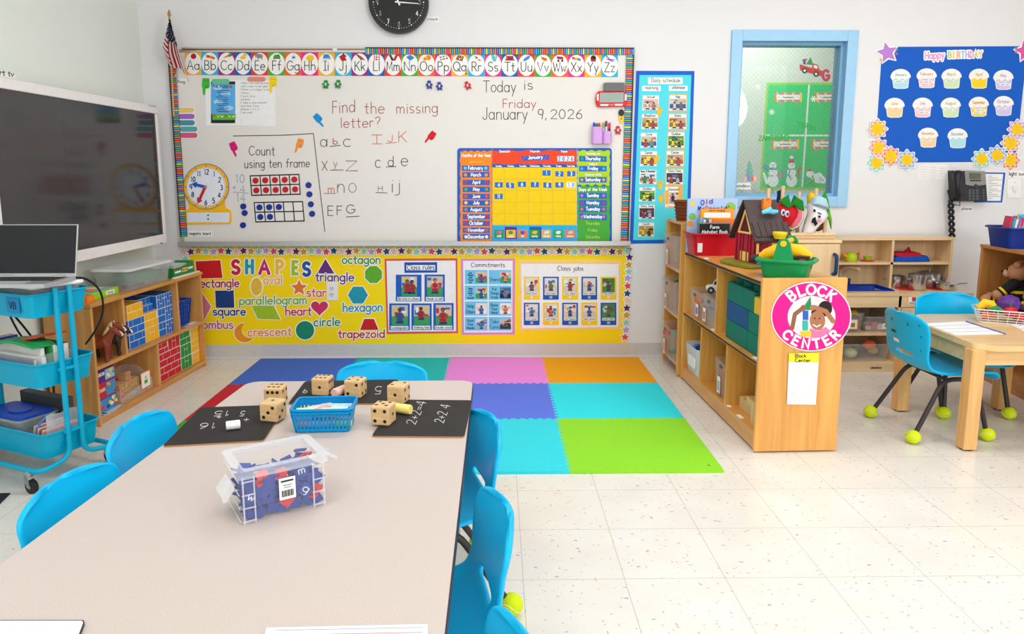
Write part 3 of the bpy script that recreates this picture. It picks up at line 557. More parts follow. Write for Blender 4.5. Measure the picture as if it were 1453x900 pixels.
def arrow(x0, y0, x1, y1, w, hw_):
    l = math.hypot(x1-x0, y1-y0); dx, dy = (x1-x0)/l, (y1-y0)/l; nx, ny = -dy, dx; bx, by = x1-dx*hw_*1.6, y1-dy*hw_*1.6
    return [(x0+nx*w, y0+ny*w), (bx+nx*w, by+ny*w), (bx+nx*hw_, by+ny*hw_), (x1, y1), (bx-nx*hw_, by-ny*hw_), (bx-nx*w, by-ny*w), (x0-nx*w, y0-ny*w)]
b = W(z); b.slab(arrow(252, 502, 150, 477, 10, 22), (35, 90, 205), BF+.008, BF+.0095); b.build('hour_hand', tc_, label='blue hour hand')
b = W(z); b.slab(arrow(244, 495, 192, 612, 9, 20), (200, 40, 40), BF+.010, BF+.0115); b.disc(243, 499, 7, (200, 170, 60), BF+.012); b.build('minute_hand', tc_, label='red minute hand')
# ten frames and counters
def tframe(q, nm, lab):
    b = W(); G_ = lambda u, v: tuple((1-v)*((1-u)*q[0][k]+u*q[1][k])+v*((1-u)*q[3][k]+u*q[2][k]) for k in (0, 1))
    b.slab(q, (236, 232, 226), BF, BF+.0012)
    for v in (0, .5, 1): b.stroke([G_(0, v), G_(1, v)], 1.7, (30, 40, 32), BF+.0018)
    for u in range(6): b.stroke([G_(u/5, 0), G_(u/5, 1)], 1.5, (30, 40, 32), BF+.0018)
    b.build('ten_frame', label=lab, cat='ten frame', group='ten frames on the whiteboard'); return G_
def counter(x, y, c, lab, off=BF+.002):
    b = W(); b.slab(ell(x, y, 4.3, 4.3, 20), col(c, .35), off, off+.004); b.build('counter', label=lab, cat='counter', group='round magnetic counters')
g1 = tframe([(355, 249.7), (424, 247.6), (426, 275.6), (357.3, 277.3)], 'a', 'ten frame filled with red counters under the words using ten frame')
g2 = tframe([(360.7, 287.7), (429.3, 286.2), (431.6, 313.6), (363, 315)], 'b', 'lower ten frame half filled with blue counters')
ORD = ['first', 'second', 'third', 'fourth', 'fifth', 'sixth', 'seventh', 'eighth', 'ninth', 'tenth', 'eleventh', 'twelfth']
for r in range(2):
    for c in range(5): counter(*g1(.1+.2*c, .25+.5*r), (200, 25, 40), 'red round counter, %s from left in the %s row of the ten frame' % (ORD[c], ['upper', 'lower'][r]))
for r, n in ((0, 3), (1, 2)):
    for c in range(n): counter(*g2(.1+.2*c, .25+.5*r), (28, 52, 150), 'blue round counter, %s from left in the %s row of its ten frame' % (ORD[c], ['upper', 'lower'][r]))
for k, (x, y) in enumerate(((437.7, 262.8), (439, 275.8), (441, 290), (442.8, 303.5))): counter(x, y, (28, 52, 150), 'loose blue round counter right of the ten frames, %s from the top' % ORD[k], BF)
for k, (x, y) in enumerate(((345, 293), (347, 302.4), (344.7, 319.7))): counter(x, y, (28, 52, 150), 'loose blue round counter left of the lower ten frame, %s from the top' % ORD[k], BF)
# eraser, timer, ice cream magnet, marker cup
z = (640, 60, .18582)
er = thing('eraser', 'grey felt board eraser above the red timer', 'eraser', on(1, D-BF, 871, 129))
b = W(z); b.slab(rrect(1168, 308, 1325, 372, 8), mat('grey_felt', (118, 116, 116), .95, var=.3, scale=400), BF+.012, BF+.03); b.build('felt_pad', er)
b = W(z); b.slab(rrect(1172, 312, 1321, 368, 8), (60, 60, 62), BF, BF+.012); b.build('back', er)
tm = thing('timer', 'red digital timer with grey screen at the board right edge', 'timer', on(1, D-BF, 867, 152))
b = W(z); b.slab([(1128, 372), (1322, 372), (1340, 392), (1346, 420), (1340, 470), (1328, 490), (1120, 494), (1108, 470), (1104, 430), (1112, 390)], col((222, 30, 36), .3), BF, BF+.02)
b.text('TIMER', 1210, 481, 1240, 7, 1.2, WHITE, BF+.0205, caps=False); b.build('case', tm, bevel=.002)
b = W(z); b.slab([(1138, 386), (1320, 384), (1318, 458), (1134, 460)], col((160, 174, 168), .15), BF+.02, BF+.0212); b.build('screen', tm)
for k, q in enumerate(([(1114, 398), (1128, 394), (1126, 446), (1113, 444)], [(1328, 394), (1342, 400), (1340, 444), (1326, 446)], [(1140, 472), (1204, 472), (1200, 486), (1140, 486)], [(1250, 470), (1312, 470), (1308, 484), (1250, 484)])):
    b = W(z); b.slab(q, (240, 238, 236), BF+.02, BF+.023); b.build('button', tm, label='white button')
b = W(z); b.slab([(1282, 560), (1322, 560), (1318, 590), (1306, 620), (1296, 622), (1284, 590)], col((248, 200, 30), .4), BF, BF+.01)
b.slab(ell(1301, 538, 21, 27, 16), col((40, 38, 40), .4), BF, BF+.012); b.disc(1300, 584, 6, (120, 90, 40), BF+.0105); b.build('cone_magnet', label='yellow and black cone-shaped magnet below the red timer', cat='magnet')
mk = thing('marker_cup', 'purple magnetic marker cup on the whiteboard', 'marker cup', on(1, D-BF, 853, 205))
LV = col((214, 164, 226), .35)
b = MB()
for xa, xb in ((1074, 1158), (1158, 1226)):
    p, q = on(1, D-.05, 640+xa*.18582, 180 if xa < 1100 else 186.5), on(1, D-.05, 640+xb*.18582, 204)
    w_ = q.x-p.x; pl = rrect(p.x+.001, D-BF-.052, q.x-.001, D-BF, .018, 4); n = len(pl); ins = [(p.x+w_/2+(x-p.x-w_/2)*.86, D-BF-.026+(y-D+BF+.026)*.86) for x, y in pl]
    vs = [(x, y, q.z) for x, y in pl]+[(x, y, p.z) for x, y in pl]+[(x, y, p.z) for x, y in ins]+[(x, y, q.z+.006) for x, y in ins]
    b.add(vs, [tuple(range(n))]+[(k*n+i, k*n+(i+1) % n, (k+1)*n+(i+1) % n, (k+1)*n+i) for k in range(3) for i in range(n)]+[tuple(range(3*n, 4*n))], LV)
b.build('cup_shell', mk, smooth=40)
for px, py, off, c, cap, lab in ((1092, 612, .045, (235, 235, 235), (40, 70, 210), 'marker with blue cap'), (1112, 618, .03, (235, 235, 235), (40, 150, 60), 'marker with green cap'), (1132, 616, .045, (235, 235, 235), (225, 30, 60), 'marker with red cap'), (1166, 612, .03, (240, 240, 240), (150, 215, 40), 'marker with lime cap'), (1186, 600, .045, (235, 235, 235), (130, 40, 110), 'marker with plum cap'), (1211, 614, .04, (40, 40, 44), (235, 30, 110), 'marker with pink cap and black barrel')):
    t = thing('marker', lab+' standing in the purple cup', 'marker', on(1, D-BF-off+.02, 640+px*.18582, 200), 'markers in the purple cup'); tp = on(1, D-BF-off+.02, 640+px*.18582, 60+py*.18582); x = tp.x; y = tp.y
    zb = WL[t.name].z-.0; b = MB(); b.cyl((x, y, zb), (x, y, tp.z-.035), .006, col(c, .4), n=10); b.build('barrel', t, smooth=40)
    b = MB(); b.tube([(x, y, tp.z-.035), (x, y, tp.z-.006), (x, y, tp.z)], [.0075, .0072, .005], col(cap, .4), 10); b.build('cap', t, smooth=40)
# calendar chart
z = (640, 200, .18582)
cal = thing('calendar_chart', 'blue bordered calendar pocket chart standing on the marker tray', 'calendar', on(1, D-BF, 758, 347)); C0 = BF+.004
b = W(z); b.slab(rrect(48, 55, 1228, 792, 22), col((30, 92, 190), .4), BF, C0)
def wavy(x0, y0, x1, y1, a=6, n=5):
    o = []
    for i in range(21): o.append((x0+(x1-x0)*i/20, y0+a*math.sin(i/20*2*PI*n)))
    for i in range(21): o.append((x1, y0+(y1-y0)*i/20) if i in (0, 20) else (x1+a*.6*math.sin(i/20*2*PI*n), y0+(y1-y0)*i/20))
    for i in range(21): o.append((x1-(x1-x0)*i/20, y1+a*math.sin(i/20*2*PI*n)))
    for i in range(21): o.append((x0+a*.8*math.sin(i/20*2*PI*n*1.5), y1-(y1-y0)*i/20))
    return o
b.poly(wavy(70, 78, 312, 776), (248, 140, 30), C0+.0004); b.poly(wavy(315, 74, 962, 180, 6, 4), (240, 74, 36), C0+.0004); b.rect(315, 180, 962, 203, (30, 92, 190), C0+.0006); b.rect(316, 203, 962, 643, (250, 208, 10), C0+.0006)
b.poly(wavy(316, 643, 962, 772, 5, 6), (45, 178, 236), C0+.0003); b.rect(316, 640, 962, 650, (45, 178, 236), C0+.00035); b.poly(wavy(965, 74, 1212, 338, 6, 4), (178, 214, 38), C0+.0005); b.poly(wavy(965, 344, 1212, 776, 6, 4), (74, 172, 60), C0+.0004); b.stroke([(962, 60), (962, 786)], 3, (150, 190, 230), C0+.001, False); b.stroke([(313, 60), (313, 786)], 3, (220, 150, 60), C0+.001, False)
for k in range(1, 7): b.stroke([(316+92.3*k, 203), (316+92.3*k, 643)], 2.5, (214, 180, 60), C0+.001, False)
for y in (292, 380, 468, 556): b.stroke([(316, y), (962, y)], 2.5, (214, 180, 60), C0+.001, False)
wt = (250, 248, 246)
b.text('Months of the Year', 80, 122, 305, 24, 5.5, wt, C0+.0012, caps=False); b.text('January', 135, 168, 258, 20, 4, (252, 190, 60), C0+.0012, caps=False)
for t, x0, x1, y in (('Season', 368, 450, 88), ('Month', 604, 678, 88), ('Year', 838, 890, 88)): b.text(t, x0, y, x1, 17, 4, wt, C0+.0012, caps=False)
for k, t in enumerate(('Sunday', 'Monday', 'Tuesday', 'Wednesday', 'Thursday', 'Friday', 'Saturday')): b.ctext(t, 364+92*k, 198, 13, 3, wt, C0+.0012, maxw=80)
for t, y in (('Yesterday was', 104), ('Today is', 184), ('Tomorrow will be', 264)): b.ctext(t, 1085, y, 15, 3.5, wt, C0+.0012, maxw=180)
b.text('Days of the Week', 975, 382, 1192, 24, 5.5, wt, C0+.0012, caps=False)
for t, y in (('Thursday', 640), ('Friday', 692), ('Saturday', 744)): b.ctext(t, 1082, y, 24, 4, (170, 215, 90), C0+.0012, maxw=140)
b.rslab(410, 657, 502, 750, (104, 44, 140), C0, C0+.001); b.rslab(598, 657, 690, 750, (30, 92, 190), C0, C0+.001)
b.build('chart_panel', cal)
MON = ['February', 'March', 'April', 'May', 'June', 'July', 'August', 'September', 'October', 'November', 'December']
MY = [208, 260, 317, 370, 424, 473, 524, 579, 629, 682, 733]
for k, (t, y) in enumerate(zip(MON, MY)):
    b = W(z); x0 = 84+3*(k % 2) if k < 2 else 90; tl = -3 if k in (1, 10) else 1
    b.slab([(x0, y-20), (x0+206, y-20+tl), (x0+206, y+20+tl), (x0, y+20)], col((28, 98, 198), .4), C0, C0+.0015); ic = [(120, 200, 250), (245, 150, 60), (225, 40, 50), (90, 180, 70), (235, 80, 40), (250, 210, 40), (200, 120, 80), (220, 30, 40), (220, 40, 40), (200, 100, 40), (240, 240, 245)][k]
    for xx in (x0+24, x0+182): b.disc(xx, y, 13, ic, C0+.0018, n=12)
    b.ctext(t, x0+103, y+11, 26, 6, wt, C0+.002, maxw=135); b.build('month_card', label='blue month card reading %s on the calendar' % t, cat='month card', group='month cards in the orange column')
b = W(z); b.slab([(540, 116), (748, 106), (750, 142), (542, 152)], col((28, 98, 198), .4), C0, C0+.0015); b.text('January', 588, 140, 700, 26, 6, wt, C0+.002, y1=134, caps=False)
for xx in (562, 722): b.stroke([(xx-9, 138), (xx+9, 118)], 5, (225, 70, 60), C0+.002)
b.build('month_card', label='blue month card reading January in the red header', cat='month card')
for k, ch in enumerate('2026'):
    b = W(z); x0 = 812+32*k; b.rslab(x0, 116, x0+31, 156, (238, 242, 250), C0, C0+.0015); b.ctext(ch, x0+15, 150, 28, 5.5, (40, 120, 200), C0+.002); b.build('year_digit_card', label='white year card with digit %s, %s of the four' % (ch, ORD[k]), cat='number card', group='year digit cards')
DP = [(729, 245, 0), (828, 252, 1), (918, 250, -1), (365, 336, 0), (451, 340, 3), (542, 331, 0), (640, 334, 0), (736, 338, 2), (828, 336, 0), None, (364, 424, 0)]
for k, d in enumerate(DP):
    if d is None: continue
    x, y, tl = d; b = W(z); b.slab([(x-31, y-20-tl), (x+31, y-20+tl), (x+31, y+20+tl), (x-31, y+20-tl)], col((28, 112, 206), .4), C0, C0+.0015); b.ctext(str(k+1), x, y+13, 27, 6, wt, C0+.002); b.build('day_card', label='blue calendar card with number %d' % (k+1), cat='number card', group='number cards on the calendar')
for ch, x in (('1', 898), ('0', 933)):
    b = W(z); b.rslab(x-17, 316, x+17, 357, (236, 240, 246), C0, C0+.0015); b.ctext(ch, x, 349, 27, 6, (90, 170, 220), C0+.002); b.build('digit_card', label='white digit card %s making the number ten' % ch, cat='number card', group='white digit cards')
for t, y, c, tl, wh_ in (('Thursday', 137, (40, 180, 70), 2, 'under Yesterday was'), ('Friday', 212, (60, 190, 235), 0, 'under Today is'), ('Saturday', 297, (245, 170, 40), 0, 'under Tomorrow will be'), ('Sunday', 418, (220, 110, 210), 1, 'in the week list'), ('Monday', 474, (225, 40, 50), 0, 'in the week list'), ('Tuesday', 522, (245, 120, 40), 1, 'in the week list'), ('Wednesday', 580, (240, 110, 180), 5, 'in the week list')):
    b = W(z); b.slab([(978, y-21-tl), (1188, y-21+tl), (1188, y+21+tl), (978, y+21-tl)], col((28, 98, 198), .4), C0, C0+.0015)
    for xx in (999, 1166): b.poly(star(xx, y, 16, .5, 5), c, C0+.0018)
    b.ctext(t, 1083, y+10, 26, 6, wt, C0+.002, maxw=138); b.build('weekday_card', label='blue weekday card reading %s %s' % (t, wh_), cat='weekday card', group='weekday cards on the calendar')
for k, (t, c, ic) in enumerate((('cold', (40, 160, 70), (235, 80, 170)), ('warm', (250, 190, 40), (60, 150, 60)), ('hot', (245, 130, 40), (50, 90, 200)), ('sunny', (50, 160, 60), (250, 190, 40)), ('cloudy', (248, 176, 50), (200, 225, 245)), ('rainy', (60, 170, 70), (235, 240, 245)), ('snowy', (245, 130, 40), (170, 200, 220)))):
    x = 366+90.5*k; b = W(z); b.rslab(x-36, 680, x+36, 742, c, C0+.001, C0+.002); b.disc(x, 700, 18, ic, C0+.0024, 13, 14); b.disc(x+12, 696, 8, tuple(min(255, v+30) for v in ic), C0+.0026, n=10)
    b.ctext(t, x, 734, 16, 4, wt, C0+.0026, maxw=58); b.build('weather_card', label='weather picture card reading %s at the foot of the calendar' % t, cat='weather card', group='weather cards on the calendar')
# ================================================================== yellow board below the whiteboard
YB = .004
b = W(); b.slab([(267, 351), (893, 351), (888.5, 487), (276, 489.5)], mat('yellow_backing_paper', (255, 220, 0), .6, var=.02, scale=8), .0005, YB); b.build('bulletin_paper', label='long bright yellow backing paper on the wall under the whiteboard', cat='bulletin board')
STC = [(236, 190, 176), (104, 28, 88), (208, 156, 36), (150, 206, 188), (186, 156, 218), (226, 76, 94), (28, 76, 118), (238, 196, 182), (106, 28, 88), (210, 160, 36), (150, 206, 188), (186, 156, 218), (226, 76, 94), (28, 76, 118)]
def stars(pts, lab, name):
    t = thing(name, lab, 'border', on(1, D, *pts[len(pts)//2]), 'star pattern borders')
    for k, (x, y) in enumerate(pts):
        b = W(); a = -PI/2+random.uniform(-.2, .2); o = YB+.001+.0004*(k % 2)
        b.slab(star(x, y, 7.6, .56, 5, a), (248, 246, 242), o, o+.0006); b.poly(star(x, y, 5.9, .5, 5, a), STC[k % 14], o+.001); b.build('star', t)
stars([(260+10.68*k, 356.8+.8*math.sin(k*2.1)+.004*k) for k in range(60)], 'row of coloured stars along the top of the yellow paper', 'star_border')
stars([(893.3, 353.8), (893.3, 365.3), (892, 376), (892, 385.7), (890.7, 395), (890.7, 406), (890.2, 416.7), (890.2, 426.4), (889.4, 437.4), (889, 447.5), (888.4, 458.2), (888.2, 468.4), (886.9, 478.6)], 'column of coloured stars down the right edge of the yellow paper', 'star_border')
b = W(); b.slab(star(263, 368.5, 7.6, .56), (248, 246, 242), YB+.001, YB+.0016); b.poly(star(263, 368.5, 5.9, .5), (150, 206, 188), YB+.002); b.build('star_cutout', label='single mint star at the left end of the yellow paper', cat='star')
Z1 = (255, 345, .2099)
def cut(name, pts, c, lab, white=8, tex=True, off=YB):
    b = W(Z1); b.slab(grow(pts, white), (250, 248, 244), off, off+.001)
    b.poly(pts, mat('painted_%d_%d_%d' % c, c, .6, var=.28, scale=55) if tex else c, off+.0015)
    return b.build(name, label=lab, cat='shape cutout', group='painted shape cutouts on the yellow paper')
cut('rectangle_cutout', [(107, 123), (275, 116), (289, 236), (117, 240)], (206, 28, 34), 'red painted rectangle cutout at top left of the yellow paper', 5)
cut('oval_cutout', ell(519, 295, 38, 60, 28), (242, 190, 62), 'yellow painted oval cutout below the letter H')
cut('star_cutout', star(807, 303, 58, .46), (238, 120, 46), 'orange painted star cutout left of the word star', 9)
cut('triangle_cutout', [(985, 108), (1046, 206), (930, 206)], (100, 46, 122), 'purple painted triangle cutout above the word triangle', 10)
cut('octagon_cutout', ell(1310, 213, 62, 62, 8, PI/8), (96, 172, 44), 'green painted octagon cutout under the word octagon', 6)
cut('hexagon_cutout', ell(1205, 352, 68, 66, 6), (32, 150, 172), 'teal painted hexagon cutout above the word hexagon', 6)
cut('square_cutout', [(239, 322), (365, 320), (369, 438), (245, 438)], (28, 62, 126), 'dark blue painted square cutout above the word square', 5)
cut('rhombus_cutout', [(212, 430), (150, 335), (90, 430), (163, 526)], (212, 122, 142), 'pink painted rhombus cutout half hidden behind the brick shelf', 5)
cut('parallelogram_cutout', [(486, 424), (636, 424), (682, 518), (528, 514)], (162, 196, 40), 'lime painted parallelogram cutout under its word', 6)
hp = [(945+58*1.0*(math.sin(a)**3), 436-3.5*(13*math.cos(a)-5*math.cos(2*a)-2*math.cos(3*a)-math.cos(4*a))) for a in [2*PI*k/30 for k in range(30)]]
cut('heart_cutout', hp, (206, 50, 92), 'magenta painted heart cutout right of the word heart', 7)
cp_ = [(440+70*math.cos(a), 606+66*math.sin(a)) for a in [math.radians(d) for d in range(42, 262, 11)]]+[(474+54*math.cos(a), 586+58*math.sin(a)) for a in [math.radians(d) for d in range(225, 85, -10)]]
cut('crescent_cutout', cp_, (246, 150, 40), 'orange painted crescent moon cutout left of the word crescent', 4)
cut('circle_cutout', ell(847, 590, 62, 62, 30), (24, 136, 100), 'green painted circle cutout left of the word circle', 6)
cut('trapezoid_cutout', [(1247, 513), (1313, 513), (1345, 588), (1219, 588)], (206, 28, 40), 'red painted trapezoid cutout above the word trapezoid', 7)
def word(t, x0, x1, y, h, c, y1=None, w=9, k=0):
    b = W(Z1); o = YB+.002
    b.text(t, x0, y, x1, h, w*2.1, (250, 248, 244), o, y1=y1); b.text(t, x0, y, x1, h, w, c, o+.0006, y1=y1)
    b.build('word_cutout', label='cutout word reading %s on the yellow paper' % t, cat='word cutout', group='cutout words naming the shapes')
word('rectangle', 112, 402, 300, 56, (176, 24, 50), 296); word('oval', 568, 694, 276, 58, (248, 176, 60)); word('star', 858, 990, 360, 56, (226, 90, 40), 362); word('triangle', 918, 1178, 256, 58, (96, 50, 130), 258)
word('octagon', 1098, 1358, 138, 54, (60, 150, 60)); word('hexagon', 1102, 1372, 464, 58, (30, 150, 176), 460); word('square', 224, 446, 488, 54, (26, 60, 124)); word('rhombus', 86, 362, 578, 56, (196, 92, 120))
word('parallelogram', 402, 860, 416, 56, (110, 178, 60), 410); word('heart', 714, 890, 488, 56, (206, 44, 70)); word('crescent', 460, 755, 630, 56, (244, 140, 50), 624); word('circle', 906, 1084, 562, 58, (30, 140, 90), 558); word('trapezoid', 1072, 1386, 640, 52, (196, 30, 50), 638)
for ch, x0, x1, y0, y1, c in (('S', 352, 405, 120, 206, (208, 36, 46)), ('H', 446, 498, 117, 202, (34, 160, 180)), ('A', 538, 606, 121, 206, (206, 36, 100)), ('P', 652, 700, 120, 206, (250, 190, 60)), ('E', 762, 796, 126, 208, (160, 196, 50)), ('S', 832, 882, 134, 218, (30, 84, 170))):
    b = W(Z1); o = YB+.001; b.text(ch, x0, y1, x1, y1-y0, 36, (250, 248, 244), o); b.text(ch, x0, y1, x1, y1-y0, 23, c, o+.0006)
    nm = {(208, 36, 46): 'red letter S starting', (34, 160, 180): 'teal letter H in', (206, 36, 100): 'magenta letter A in', (250, 190, 60): 'yellow letter P in', (160, 196, 50): 'lime letter E in', (30, 84, 170): 'blue letter S ending'}[c]
    b.build('letter_cutout', label=nm+' the big word SHAPES', cat='letter cutout', group='big letters of the word SHAPES')
ot = thing('wall_outlet', 'white double wall outlet showing through the yellow paper', 'outlet', on(1, D, 471, 426))
b = W(Z1); b.slab(rrect(992, 266, 1068, 388, 5), col((236, 234, 230), .35), YB, YB+.005); b.build('cover_plate', ot, bevel=.001)
for y in (308, 350):
    b = W(Z1); b.slab(ell(1027, y, 19, 17, 16), col((228, 226, 222), .35), YB+.005, YB+.007)
    for dx in (-7, 7): b.rect(1027+dx-2, y-8, 1027+dx+2, y+2, BLACK, YB+.0074)
    b.disc(1027, y+9, 3, BLACK, YB+.0074, n=8); b.build('socket', ot)
# ------------------------------------------------------------------ posters
SK = [(104, 66, 46), (140, 92, 66), (86, 56, 42), (178, 126, 96)]
def kid(b, x, y, s, shirt, off, legs=(50, 60, 100), sk=0, arms=True):
    """a small seated child in a printed picture: x,y = chin, s = head size"""
    S = SK[sk % 4]
    b.poly([(x-s*1.2, y+s*3.6), (x-s*1.5, y+s*4.4), (x+s*1.5, y+s*4.4), (x+s*1.2, y+s*3.2)], legs, off+.0001)
    b.poly([(x-s*.9, y+s*.2), (x-s*1.25, y+s*3.4), (x+s*1.25, y+s*3.4), (x+s*.9, y+s*.2)], shirt, off+.0002)
    if arms:
        for q in (-1, 1): b.stroke([(x+q*s*.9, y+s*.6), (x+q*s*1.6, y+s*1.8), (x+q*s*.5, y+s*2.2)], s*.45, S, off+.0003)
    b.poly(ell(x, y-s*.9, s*.82, s*.7, 12), (34, 26, 26), off+.0003); b.poly(ell(x, y-s*.55, s*.66, s*.75, 12), S, off+.0004)
def pic(b, x0, y0, x1, y1, cols, off, kids=(), seed=0):
    """a printed photograph: back wall, furniture colours, floor, children"""
    r = random.Random(seed); h = y1-y0; w = x1-x0
    b.rect(x0, y0, x1, y1, cols[0], off); b.rect(x0, y0+h*.55, x1, y1, cols[1], off+.0001)
    for k in range(6):
        a = x0+w*r.random()*.75; e = y0+h*(.05+.5*r.random()); ww = w*(.12+.25*r.random()); hh = h*(.08+.2*r.random())
        b.rect(a, e, min(a+ww, x1), min(e+hh, y1), cols[2+k % (len(cols)-2)], off+.00015+.00003*k)
    for kx, ky, ks, sh, sk in kids: kid(b, x0+w*kx, y0+h*ky, h*ks, sh, off+.0004, sk=sk)
CLS = [(210, 196, 176), (60, 160, 90), (200, 60, 50), (70, 110, 190), (230, 200, 80), (240, 240, 235)]
Z2 = (540, 350, .25465)
p = thing('class_rules_poster', 'class rules poster with red border and five photo cards', 'poster', on(1, D, 599, 473))
b = W(Z2); b.slab([(22, 68), (428, 65), (432, 483), (35, 488)], (226, 84, 92), YB, YB+.001); b.slab([(33, 80), (418, 78), (421, 472), (44, 475)], (242, 240, 238), YB+.001, YB+.0014); b.build('backing', p)
b = W(Z2); b.slab([(132, 88), (315, 87), (316, 145), (133, 147)], (24, 84, 178), YB+.0014, YB+.0018); b.rect(144, 103, 304, 132, (246, 244, 242), YB+.002); b.text('Class rules', 148, 129, 301, 26, 3.4, BLACK, YB+.0024, y1=127, caps=False); b.build('title_card', p)
RS = (186, 28, 44)
for x0, y0, x1, y1, t, kd, sd in ((85, 157, 228, 305, 'Be kind to others', [(.36, .34, .12, RS, 1), (.68, .36, .12, RS, 0)], 1), (245, 156, 358, 305, 'Hands to self', [(.5, .3, .13, RS, 3)], 2), (48, 317, 163, 467, 'Listening ears', [(.5, .34, .13, (30, 84, 170), 0)], 3), (172, 317, 285, 465, 'Walking feet', [(.45, .26, .11, RS, 2)], 4), (294, 315, 407, 465, 'Inside voice', [(.45, .36, .14, RS, 1)], 5)):
    b = W(Z2); b.slab([(x0, y0), (x1, y0), (x1, y1), (x0, y1)], (28, 92, 186), YB+.0014, YB+.0018); m = 14 if sd > 1 else 32; pic(b, x0+m, y0+10, x1-m*.8, y1-28, CLS, YB+.002, kd, sd)
    b.rect(x0+8, y1-24, x1-8, y1-4, (244, 244, 242), YB+.0022); b.text(t, x0+13, y1-8, x1-12, 13, 2, BLACK, YB+.0026, caps=False); b.build('picture_card', p)
p = thing('commitments_poster', 'commitments poster with pink border and eight light blue cards', 'poster', on(1, D, 692, 474))
b = W(Z2); b.slab([(447, 68), (750, 66), (748, 490), (452, 492)], (222, 142, 196), YB, YB+.001); b.slab([(460, 80), (736, 79), (733, 478), (465, 480)], (243, 240, 240), YB+.001, YB+.0014); b.text('Commitments', 504, 114, 693, 24, 3, BLACK, YB+.002, caps=False); b.build('backing', p)
CM = [('Say "Please" And "Thank You"', CLS, (120, 70, 160)), ('Share', CLS, (240, 150, 60)), ('Keep Your Hands To Yourself', CLS, (60, 90, 160)), ('Put Things Away', [(60, 110, 160), (40, 40, 50), (30, 40, 60), (120, 140, 160)], (70, 120, 190)), ('Help Others', [(230, 226, 220), (240, 236, 230), (210, 190, 180), (230, 160, 60)], (60, 110, 190)), ('Raise Your Hand', [(236, 236, 232), (240, 240, 240), (230, 150, 80), (220, 200, 190)], (240, 120, 60)), ('Wash Your Hands', [(220, 220, 222), (170, 180, 190), (90, 110, 130), (60, 140, 200)], (40, 140, 200)), ('Take Turns', [(200, 190, 180), (60, 60, 64), (40, 40, 40), (160, 90, 50)], (60, 60, 70))]
for k, (t, cs, sh) in enumerate(CM):
    x0 = 470 if k % 2 == 0 else 603; x1 = x0+126; y0, y1 = ((131, 210), (218, 297), (306, 384), (393, 468))[k//2]
    b = W(Z2); b.slab([(x0, y0), (x1, y0), (x1, y1), (x0, y1)], (112, 200, 236), YB+.0014, YB+.0018); pic(b, x1-66 if k % 2 == 0 else x1-64, y0+10, x1-3, y1-8, cs, YB+.002, [(.5, .42, .13, sh, k)], 20+k)
    lines = t.split(' '); n = len(lines); f = min(20, (y1-y0-14)/n*.72)
    for i, l in enumerate(lines): b.ctext(l, x0+31, y0+10+(y1-y0-14)*(i+.8)/n, f, 2.2, (30, 40, 60), YB+.0026, maxw=54)
    b.build('picture_card', p)
p = thing('class_jobs_poster', 'class jobs poster with pale orange border and ten small photo cards', 'poster', on(1, D, 808, 470))
b = W(Z2); b.slab([(770, 76), (1340, 79), (1338, 458), (776, 470)], (250, 206, 140), YB, YB+.001); b.slab([(783, 96), (1327, 98), (1325, 448), (789, 456)], (243, 240, 238), YB+.001, YB+.0014); b.text('Class jobs', 985, 134, 1130, 25, 3, BLACK, YB+.002, caps=False); b.build('backing', p)
for k, t in enumerate(('Board Cleaner', 'Table Helper', 'Chair Helper', 'Door Holder', 'Flag Holder', 'Line Leader', 'Lunch Helper', 'Line Caboose', 'Table Cleaner', 'Garden Helper')):
    x0 = 798+107*(k % 5); x1 = x0+88; y0, y1 = ((168, 296), (313, 438))[k//5]; c = (252, 206, 20) if k % 2 == 0 else (28, 88, 176)
    if k >= 5: c = (28, 88, 176) if k % 2 == 1 else (252, 206, 20)
    b = W(Z2); b.slab([(x0, y0), (x1, y0), (x1, y1), (x0, y1)], c, YB+.0014, YB+.0018)
    pic(b, x0+9, y0+8, x1-9, y1-40, [(226, 220, 210), (214, 204, 190), (50, 140, 190), (200, 60, 60), (230, 200, 120), (240, 240, 238)] if k not in (4, 9) else [(70, 130, 60), (80, 140, 70), (200, 200, 195), (90, 90, 90)], YB+.002, [(.5, .4, .11, [(120, 90, 80), (80, 120, 80), (190, 40, 50), (40, 80, 140), (90, 70, 60), (40, 110, 190), (220, 110, 70), (50, 70, 120), (60, 100, 180), (80, 110, 80)][k], k)], 40+k)
    b.rect(x0+9, y1-40, x1-9, y1-26, (240, 240, 240), YB+.0028); b.text(t, x0+12, y1-30, x1-12, 9, 1.3, BLACK, YB+.0032, caps=False); b.rect((x0+x1)/2-8, y1-20, (x0+x1)/2+8, y1-6, (236, 226, 200) if c[0] > 100 else (170, 180, 200), YB+.0028); b.build('picture_card', p)
# daily schedule
Z3 = (890, 90, .3002)
p = thing('daily_schedule_poster', 'tall blue and cyan daily schedule poster with two columns of photo cards', 'poster', on(1, D, 940, 345)); S0 = .004
b = W(Z3); b.slab([(43, 35), (318, 36), (293, 850), (12, 852)], (14, 96, 204), 0, .003); b.slab([(58, 55), (303, 55), (279, 832), (28, 836)], mat('cyan_paper', (84, 218, 232), .6, var=.02), .003, S0); b.build('backing', p)
for t, q in (('Daily schedule', (98, 67, 262, 98)), ('morning', (70, 106, 158, 131)), ('afternoon', (197, 105, 285, 130))):
    b = W(Z3); b.rslab(*q, (246, 245, 242), S0, S0+.001); x0, y0, x1, y1 = q; b.text(t, x0+15, y1-9, x1-12, (y1-y0)*.62, 2, BLACK, S0+.0014, caps=False); b.build('title_strip', p)
BR_, GD = [(190, 160, 130), (150, 110, 80), (236, 220, 60), (200, 70, 60), (90, 60, 50), (230, 200, 190)], [(80, 150, 70), (60, 130, 60), (240, 220, 40), (30, 60, 40), (200, 210, 60), (60, 90, 200)]
